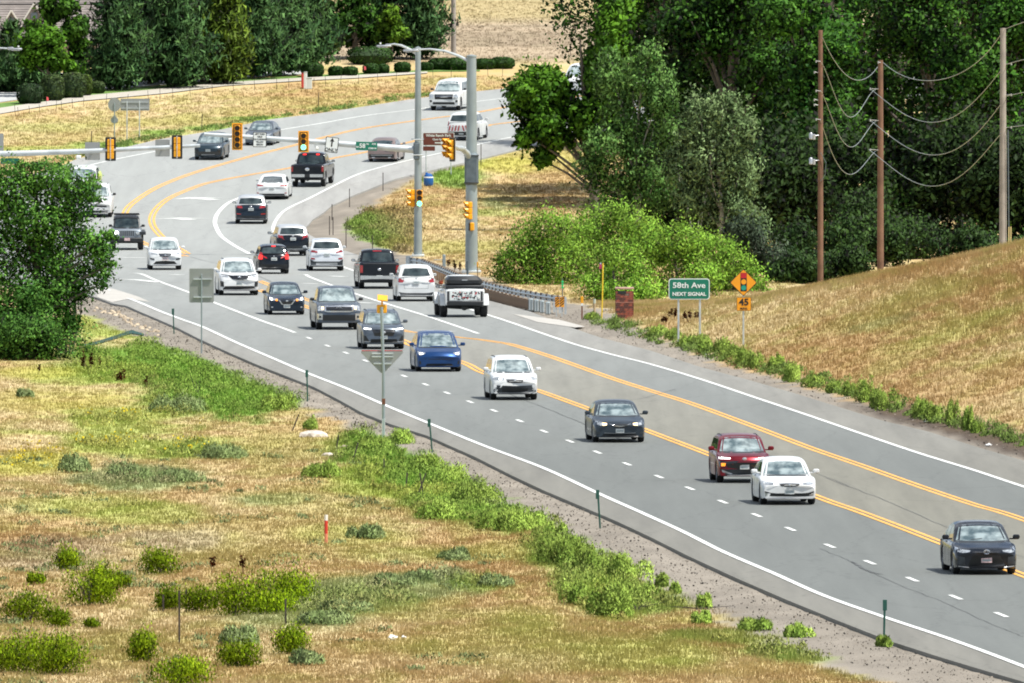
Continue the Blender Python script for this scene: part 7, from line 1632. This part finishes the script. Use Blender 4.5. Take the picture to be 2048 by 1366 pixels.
def tpost(px, pyt, pyb, lab, grp=None, lean=0, name='fence_post', r=.03):
    b = hit(px, pyb); k = b[1] / F; h = (pyb - pyt) * k; m = MB(); m.box((lean / 2, 0, h / 2 - .1), (r * 1.6, r * 1.6, math.hypot(h + .2, lean)), Matrix.Rotation(math.atan2(lean, h), 3, 'Y')); m.box((lean / 2, .02, h / 2 - .1), (r * .5, r * 1.8, math.hypot(h, lean)), Matrix.Rotation(math.atan2(lean, h), 3, 'Y'))
    o = m.build(name, M['tpost'], None, False); o.location = b; tag(o, lab, 'fence post', grp)
G1 = 'bare fence posts standing in the front meadow'
for a in [(358, 1182, 1290, 'tall thin post in front of the central shrubs', G1, 0), (326, 1190, 1225, 'short post left of the tall thin one by the shrubs', G1, 0), (372, 1180, 1225, 'thin post just right of the tall one by the shrubs', G1, 0), (571, 1198, 1250, 'short post in the front of the bright shrub', G1, 0),
          (582, 828, 862, 'leaning post left of the pale boulder', G1, .25), (669, 870, 918, 'leaning post beside the small flat rock', G1, .12), (703, 885, 925, 'leaning post right of the small flat rock', G1, .2), (768, 918, 950, 'upright post below the triangular sign', G1, 0), (811, 945, 980, 'upright post left of the crossed pair', G1, .05), (745, 925, 940, 'stub of a post left of the upright one', G1, .1), (830, 946, 1000, 'left leg of the crossed posts', G1, .32), (848, 946, 1000, 'right leg of the crossed posts', G1, -.12)]:
    tpost(*a[:3], a[3], a[4], a[5])
G2 = 'thin dark fence posts on the bank inside the curve'
for a in [(766, 345, 382, 'fence post nearest the left signal pole on the gravel bank'), (699, 377, 414, 'second fence post from the signal pole on the gravel bank'), (664, 408, 440, 'upper leaning fence post above the green bank weeds'), (659, 432, 470, 'left of the close pair of fence posts'), (666, 434, 470, 'right of the close pair of fence posts'), (692, 452, 495, 'fence post in the green bank weeds'), (745, 470, 505, 'white tipped fence post behind the dark pickup'), (962, 288, 330, 'thin post right of the thick signal pole')]: tpost(*a, G2)
G3 = 'fence posts in a row along the pale sidewalk'
for i, px in enumerate([31, 37, 60, 80, 112, 123, 145, 166, 212, 255, 297, 320, 346, 381, 425, 467, 509, 553, 578, 627, 651, 681, 716, 755, 792, 832, 866, 902, 950, 976, 1005, 1050]):
    yb = float(np.interp(px, [0, 100, 165, 330, 450, 600, 720, 860, 1050], [236, 224, 214, 198, 183, 176, 168, 160, 150]))
    tpost(px, yb - random.uniform(17, 25), yb, 'thin dark post of the wire fence along the pale sidewalk', G3, random.uniform(-.06, .06), r=.018)
for a in [(403, 228, 262, 'leaning dark post on the left verge above the mast arm'), (182, 262, 290, 'short dark post above the left back-facing signal'), (636, 184, 220, 'dark post at the roadside right of the green lit signal'), (1141, 68, 112, 'tall post standing on the open field near the trees'), (1036, 150, 168, 'small post at the edge of the far verge')]: tpost(*a, None, .05, r=.03)
# flags
for px, py, lab in [(93, 212, 'pink flag on a wire beside the rounded hedges'), (402, 170, 'pink flag in front of the yellowing pine'), (728, 150, 'pink flag beside the clipped hedges under the broad tree')]:
    b = hit(px, py); t = thing('survey_flag', lab, 'flag', b); m = MB(); m.tube([(0, 0, 0), (0, 0, .62)], .01, 4); m.build('wire', M['tpost'], t); m = MB(); m.prism([(0, .35), (.16, .38), (.13, .58), (0, .64)], -.006, .006); m.build('flag', mat('flag_pink', (.75, .10, .12), .7), t)
# utility cabinets
for px, py, w_, h_, cc, lab in [(605, 176, .16, 1.0, (.5, .05, .04), 'slim red utility post left of the white cabinet'), (611, 178, .24, 1.15, (.62, .66, .64), 'slim white utility post between the red one and the cabinet'), (619, 178, .34, .75, (.55, .6, .58), 'low pale utility cabinet beside the clipped hedges')]:
    b = hit(px, py); t = thing('utility_cabinet', lab, 'cabinet', b); m = MB(); m.box((0, 0, h_ / 2), (w_, w_, h_), bev=.03); m.build('body', mat('cab%d' % px, cc, .6), t); m = MB(); m.box((0, 0, h_ + .02), (w_ * 1.1, w_ * 1.1, .05), bev=.01); m.build('lid', mat('cabl%d' % px, tuple(q * .8 for q in cc), .6), t)

# ------------------------------------------------------------------ utility poles and wires
M['polewood'] = mat('red_brown_pole_wood', (.165, .088, .055), .85, var=.25, scale=1.2, bump=.2); M['polegrey'] = mat('grey_pole_wood', (.30, .27, .24), .85, var=.2, scale=1.2, bump=.2)
def upole(lab, px, Y, top, mm, r=.15):
    x = (px - CX) * Y / F; z0 = float(terr(x, Y)); h = H0 - (top - YH) * Y / F - z0; t = thing('utility_pole', lab, 'utility pole', (x, Y, z0)); m = MB(); m.tube([(0, 0, -.3), (0, 0, h * .5), (.0, 0, h)], [r * 1.15, r, r * .82], 12); m.build('shaft', M[mm], t); return t, h
y1, y2, y3 = 832., 842., 800.
t1, _ = upole('leftmost brown wooden utility pole, with fuse gear on its left', 1641, y1, 60, 'polewood', .135); t2, _ = upole('middle brown wooden utility pole', 1761, y2, 120, 'polewood', .16); t3, _ = upole('grey wooden utility pole at the right', 2006, y3, 56, 'polegrey', .17)
def ins(t, px, py, Y, L, side=-1):
    p = px_local(t, px, py, Y); m = MB(); m.tube([p + Vector((0, -.12, 0)), p + Vector((side * L, -.14, .03))], .016, 6); m.tube([p + Vector((side * L, -.14, -.05)), p + Vector((side * L, -.14, .07))], .035, 8); m.build('insulator', M['silver'], t)
for py in (123, 182, 239): ins(t1, 1641, py, y1, .22)
for py in (145, 200, 210): ins(t1, 1636, py, y1, .18)
for py in (178, 241, 300): ins(t2, 1757, py, y2, .42)
for py in (125,): ins(t2, 1761, py, y2, .12)
for py in (128, 190, 255): ins(t3, 2012, py, y3, .25, 1)
for py in (272, 322):
    p = px_local(t1, 1622, py, y1 - .2); m = MB(); m.lathe([(0, -.18), (.10, -.15), (.10, .12), (.05, .18), (0, .2)], 10, c=tuple(p)); m.lathe([(0, -.14), (.08, -.12), (.08, .12), (0, .16)], 10, c=tuple(p + Vector((.15, 0, -.05)))); m.tube([p, p + Vector((.5, .15, .05))], .025, 5); m.build('fuse_cutout', M['silver'], t1)
p = [px_local(t1, *q) for q in [(1641, 305), (1652, 325), (1650, 350), (1641, 362)]]; m = MB(); m.tube([q + Vector((0, -.2, 0)) for q in p], .015, 5); m.build('jumper_wire', M['pole_dark'], t1)
m = MB(); q0 = px_local(t3, 2016, 260, y3 - .2); q1 = px_local(t3, 2018, 500, y3 - .2); m.tube([q0, q1], .03, 5); m.build('ground_conduit', M['pole_dark'], t3)
M['wire'] = mat('bare_aluminium_wire', (.33, .37, .36), .4, .4)
def wire(lab, pts, Ya, Yb, grp=None, r=.015):
    xs = np.array([p[0] for p in pts], float); ys = np.array([p[1] for p in pts], float); t_ = (xs - xs[0]) / (xs[-1] - xs[0])
    co = np.polyfit(t_, ys, 2 if len(pts) == 3 else 4 if len(pts) >= 5 else 3); P = []
    for u in np.linspace(0, 1, 22): P.append(at(xs[0] + u * (xs[-1] - xs[0]), float(np.polyval(co, u)), Ya + (Yb - Ya) * u))
    o0_ = Vector(P[0]); m = MB(); m.tube([Vector(p) - o0_ for p in P], r, 5); o = m.build('power_line', M['wire'], None); o.location = o0_; tag(o, lab, 'power line')
wire('top wire between the two brown poles', [(1645, 75), (1663, 112), (1690, 147), (1715, 161), (1738, 152), (1758, 130)], y1 - .3, y2 + .2)
wire('second wire between the two brown poles', [(1643, 125), (1660, 165), (1680, 212), (1700, 235), (1720, 220), (1753, 178)], y1 - .3, y2 + .2)
wire('third wire between the two brown poles', [(1642, 182), (1660, 225), (1678, 270), (1697, 292), (1722, 280), (1753, 242)], y1 - .3, y2 + .2)
wire('lowest wire between the two brown poles', [(1641, 240), (1655, 280), (1675, 330), (1700, 347), (1728, 330), (1751, 302)], y1 - .3, y2 + .2)
wire('top wire from the middle brown pole to the grey pole', [(1766, 125), (1800, 148), (1860, 162), (1930, 140), (1975, 105), (2002, 68)], y2 - .3, y3 + .2)
wire('second wire from the middle brown pole to the grey pole', [(1740, 178), (1762, 192), (1800, 225), (1862, 244), (1930, 218), (1975, 175), (2002, 140)], y2 - .3, y3 + .2)
wire('third wire from the middle brown pole to the grey pole', [(1740, 241), (1762, 255), (1800, 288), (1862, 310), (1930, 285), (1975, 245), (2001, 208)], y2 - .3, y3 + .2)
wire('lowest wire from the middle brown pole to the grey pole', [(1738, 300), (1762, 315), (1800, 350), (1862, 371), (1930, 345), (1970, 305), (2001, 268)], y2 - .3, y3 + .2)
wire('top wire leaving the grey pole to the right', [(2010, 58), (2060, 40), (2200, 20)], y3, y3 - 30); wire('second wire leaving the grey pole to the right', [(2014, 128), (2060, 116), (2200, 100)], y3, y3 - 30); wire('third wire leaving the grey pole to the right', [(2014, 192), (2060, 182), (2200, 170)], y3, y3 - 30); wire('lowest wire leaving the grey pole to the right', [(2014, 255), (2060, 249), (2200, 240)], y3, y3 - 30)
Yf = gY(112); tf, _ = upole('lone grey wooden pole far off beyond the round bushes', 907, Yf, -160, 'polegrey', .17)
for px, lab in ((2018, 'left of two yellow topped stakes beside the grey pole'), (2022, 'right of two yellow topped stakes beside the grey pole')):
    b = gbase(px, 752); k = b[1] / F; t = thing('marker_stake', lab, 'stake', b); m = MB(); m.box((0, 0, .4), (.05, .05, .95)); m.build('stake', mat('pale_yellow_stake', (.60, .48, .22), .7), t)

# ------------------------------------------------------------------ houses at the top left
M['roofing'] = mat('grey_brown_shingles', (.20, .175, .16), .9, var=.16, scale=1.5, bump=.4); M['wallpaint'] = mat('beige_wall_paint', (.36, .31, .26), .85, var=.05); M['fascia'] = mat('white_fascia', (.62, .60, .56), .6)
def house(lab, px, Y, W_, D_, eave, ridge, gables, rows=14):
    x = (px - CX) * Y / F; z = float(terr(x, Y)) ; t = thing('house', lab, 'house', (x, Y, z)); m = MB(); m.box((0, D_ / 2, eave / 2 - .5), (W_, D_, eave + 1)); m.build('wall', M['wallpaint'], t, False)
    # shingle courses, each a board laid over the one below
    for sgn in (0, 1):
        m = MB()
        for i in range(rows):
            f0, f1 = i / rows, (i + 1.12) / rows
            y0, y1_ = (-.5 + (D_ / 2 + .5) * f0, -.5 + (D_ / 2 + .5) * f1); z0_, z1_ = eave + (ridge - eave) * f0, eave + (ridge - eave) * min(1.02, f1)
            if sgn: y0, y1_ = D_ - y0, D_ - y1_
            x_ = W_ / 2 + .4
            m.add([(-x_, y0, z0_ + .05), (x_, y0, z0_ + .05), (x_, y1_, z1_), (-x_, y1_, z1_), (-x_, y0, z0_ - .05), (x_, y0, z0_ - .05), (x_, y1_, z1_ - .1), (-x_, y1_, z1_ - .1)], [(0, 1, 2, 3), (4, 7, 6, 5), (0, 4, 5, 1), (1, 5, 6, 2), (3, 2, 6, 7), (0, 3, 7, 4)])
        o = m.build('roof', M['roofing'], t, False)
    m = MB(); m.box((0, -.54, eave - .06), (W_ + .8, .04, .2)); m.build('fascia', M['fascia'], t, False)
    m = MB(); m.prism([(-W_ / 2, 0), (W_ / 2, 0)], 0, 1) if False else m.tube([(-W_ / 2 - .4, D_ / 2, ridge + .03), (W_ / 2 + .4, D_ / 2, ridge + .03)], .10, 6); m.build('ridge_cap', mat('ridge_dark', (.10, .09, .085), .9), t)
    for gx, gw, gy, gz0, gz1 in gables:       # gabled dormers on the slope
        o = MB(); o.add([(gx - gw / 2, gy, gz0), (gx + gw / 2, gy, gz0), (gx, gy, gz1), (gx - gw / 2, gy + 4, gz0), (gx + gw / 2, gy + 4, gz0), (gx, gy + 4, gz1)], [(0, 1, 2), (3, 5, 4), (0, 2, 5, 3), (2, 1, 4, 5), (0, 3, 4, 1)])
        d_ = o.build('dormer', M['roofing'], t, False)
        for s_ in (-1, 1):
            q = MB(); q.tube([(gx + s_ * (gw / 2 + .15), gy - .06, gz0 - .12), (gx, gy - .06, gz1 + .04)], .075, 4); q.build('bargeboard', M['fascia'], d_)
        q = MB(); q.box((gx, gy - .04, gz0 + (gz1 - gz0) * .30), (gw * .34, .04, (gz1 - gz0) * .34)); q.build('vent', M['pole_dark'], d_)
    return t
house('nearer grey brown shingled house with white edged gables at the top left corner', 40, 1172, 11, 9, 1.9, 4.3, [(-.6, 1.1, -.2, 2.9, 3.9), (1.0, 1.4, .6, 3.2, 4.4)])
house('farther grey shingled house whose roof shows between the maple and the pines', 180, 1192, 14, 9, 1.0, 2.9, [(-.1, 1.2, .5, 2.1, 3.1)])
house('rearmost shingled roof at the top left behind the other two', 10, 1215, 16, 10, 2.2, 4.0, [])

# ------------------------------------------------------------------ rocks, netting, litter
def rock(px, py, rp, hp, lab, grp=None, c=(.50, .44, .38), name='boulder', cat='rock'):
    b = hit(px, py); s = F / b[1]; bm = bmesh.new(); bmesh.ops.create_icosphere(bm, subdivisions=2, radius=1)
    for v in bm.verts:
        n_ = 1 + .16 * math.sin(v.co.x * 3 + px) * math.cos(v.co.y * 4 + py) + random.uniform(-.05, .05); v.co = Vector((v.co.x * rp / s * n_, v.co.y * rp / s * n_ * .8, max(-.2, v.co.z) * hp / s * n_))
    me = bpy.data.meshes.new(name); bm.to_mesh(me); bm.free(); me.materials.append(mat('stone_%d' % int(c[0] * 100), c, .9, var=.3, scale=5, bump=.4)); o = addobj(name, me); o.location = b; tag(o, lab, cat, grp)
rock(627, 874, 28, 14, 'large pale boulder in the weeds left of the triangular sign'); rock(657, 912, 14, 7, 'small flat pale rock below the boulder'); rock(690, 896, 12, 6, 'little pinkish stone half buried right of the boulder', c=(.42, .33, .27))
G4 = 'tan riprap stones between the gravel and the green netting'
for i in range(46):
    f = i / 45; px = np.interp(f, [0, .3, .6, 1], [190, 236, 265, 316]) + random.uniform(-6, 6); py = np.interp(f, [0, .3, .6, 1], [620, 630, 650, 668]) + random.uniform(-5, 5)
    rock(px, py, random.uniform(3, 6), random.uniform(3, 5), 'tan riprap stone beside the green netting', G4, (.46, .38, .27) if i % 3 else (.30, .24, .17), 'riprap_stone')
o = strip_on_ground('erosion_netting', interp_poly([(160, 697), (200, 688), (240, 676), (262, 668), (288, 672)], 8), interp_poly([(160, 692), (200, 682), (240, 669), (262, 661), (288, 669)], 8), mat('green_netting', (.008, .05, .042), .95, var=.35, scale=3), .035, None)
o.pop('kind', None) if 'kind' in o else None; tag(o, 'dark green erosion netting on the bank under the feathery tree', 'netting')
def litter(px, py, w_, h_, lab):
    b = hit(px, py); k = b[1] / F; bm = bmesh.new(); bmesh.ops.create_icosphere(bm, subdivisions=2, radius=1)
    for v in bm.verts: v.co = Vector((v.co.x * w_ * k / 2 * random.uniform(.7, 1.15), v.co.y * w_ * k / 2 * random.uniform(.7, 1.1), (v.co.z * .5 + .45) * h_ * k * random.uniform(.6, 1.1)))
    me = bpy.data.meshes.new('litter'); bm.to_mesh(me); bm.free(); me.materials.append(M['white']); o = addobj('litter', me); o.location = b; tag(o, lab, 'litter')
for a in [(785, 1281, 20, 13, 'crumpled white plastic sheet on the tan grass, larger piece'), (808, 1279, 11, 9, 'small white plastic scrap right of the crumpled sheet'), (1853, 845, 14, 8, 'white bag on the black soil beside the weeds'), (1977, 893, 14, 8, 'white scrap on the black soil near the right edge'), (1413, 871 - 160, 6, 4, 'white speck of litter at the gravel edge below the green sign')]: litter(*a)
# dead twigs on the green bank
for px, py, h_, lab in [(395, 790, 52, 'bare forked twig in the weeds above the sunflower weed'), (1275, 1225, 26, 'grey dead brush under the bright weed mound'), (1400, 1160 + 60, 8, 'low dead brush at the gravel edge')]:
    b = hit(px, py); k = b[1] / F; t = thing('dead_brush', lab, 'dead plant', b); m = MB()
    for i in range(9 if h_ < 40 else 3):
        a = random.uniform(-.6, .6); L_ = h_ * k * random.uniform(.7, 1); m.tube([(0, 0, -.05), (a * .3, 0, L_ * .5), (a * (1.6 if h_ < 40 else .5), random.uniform(-.1, .1), L_)], [.02, .015, .005], 4)
    m.build('stem', M['tpost'], t)
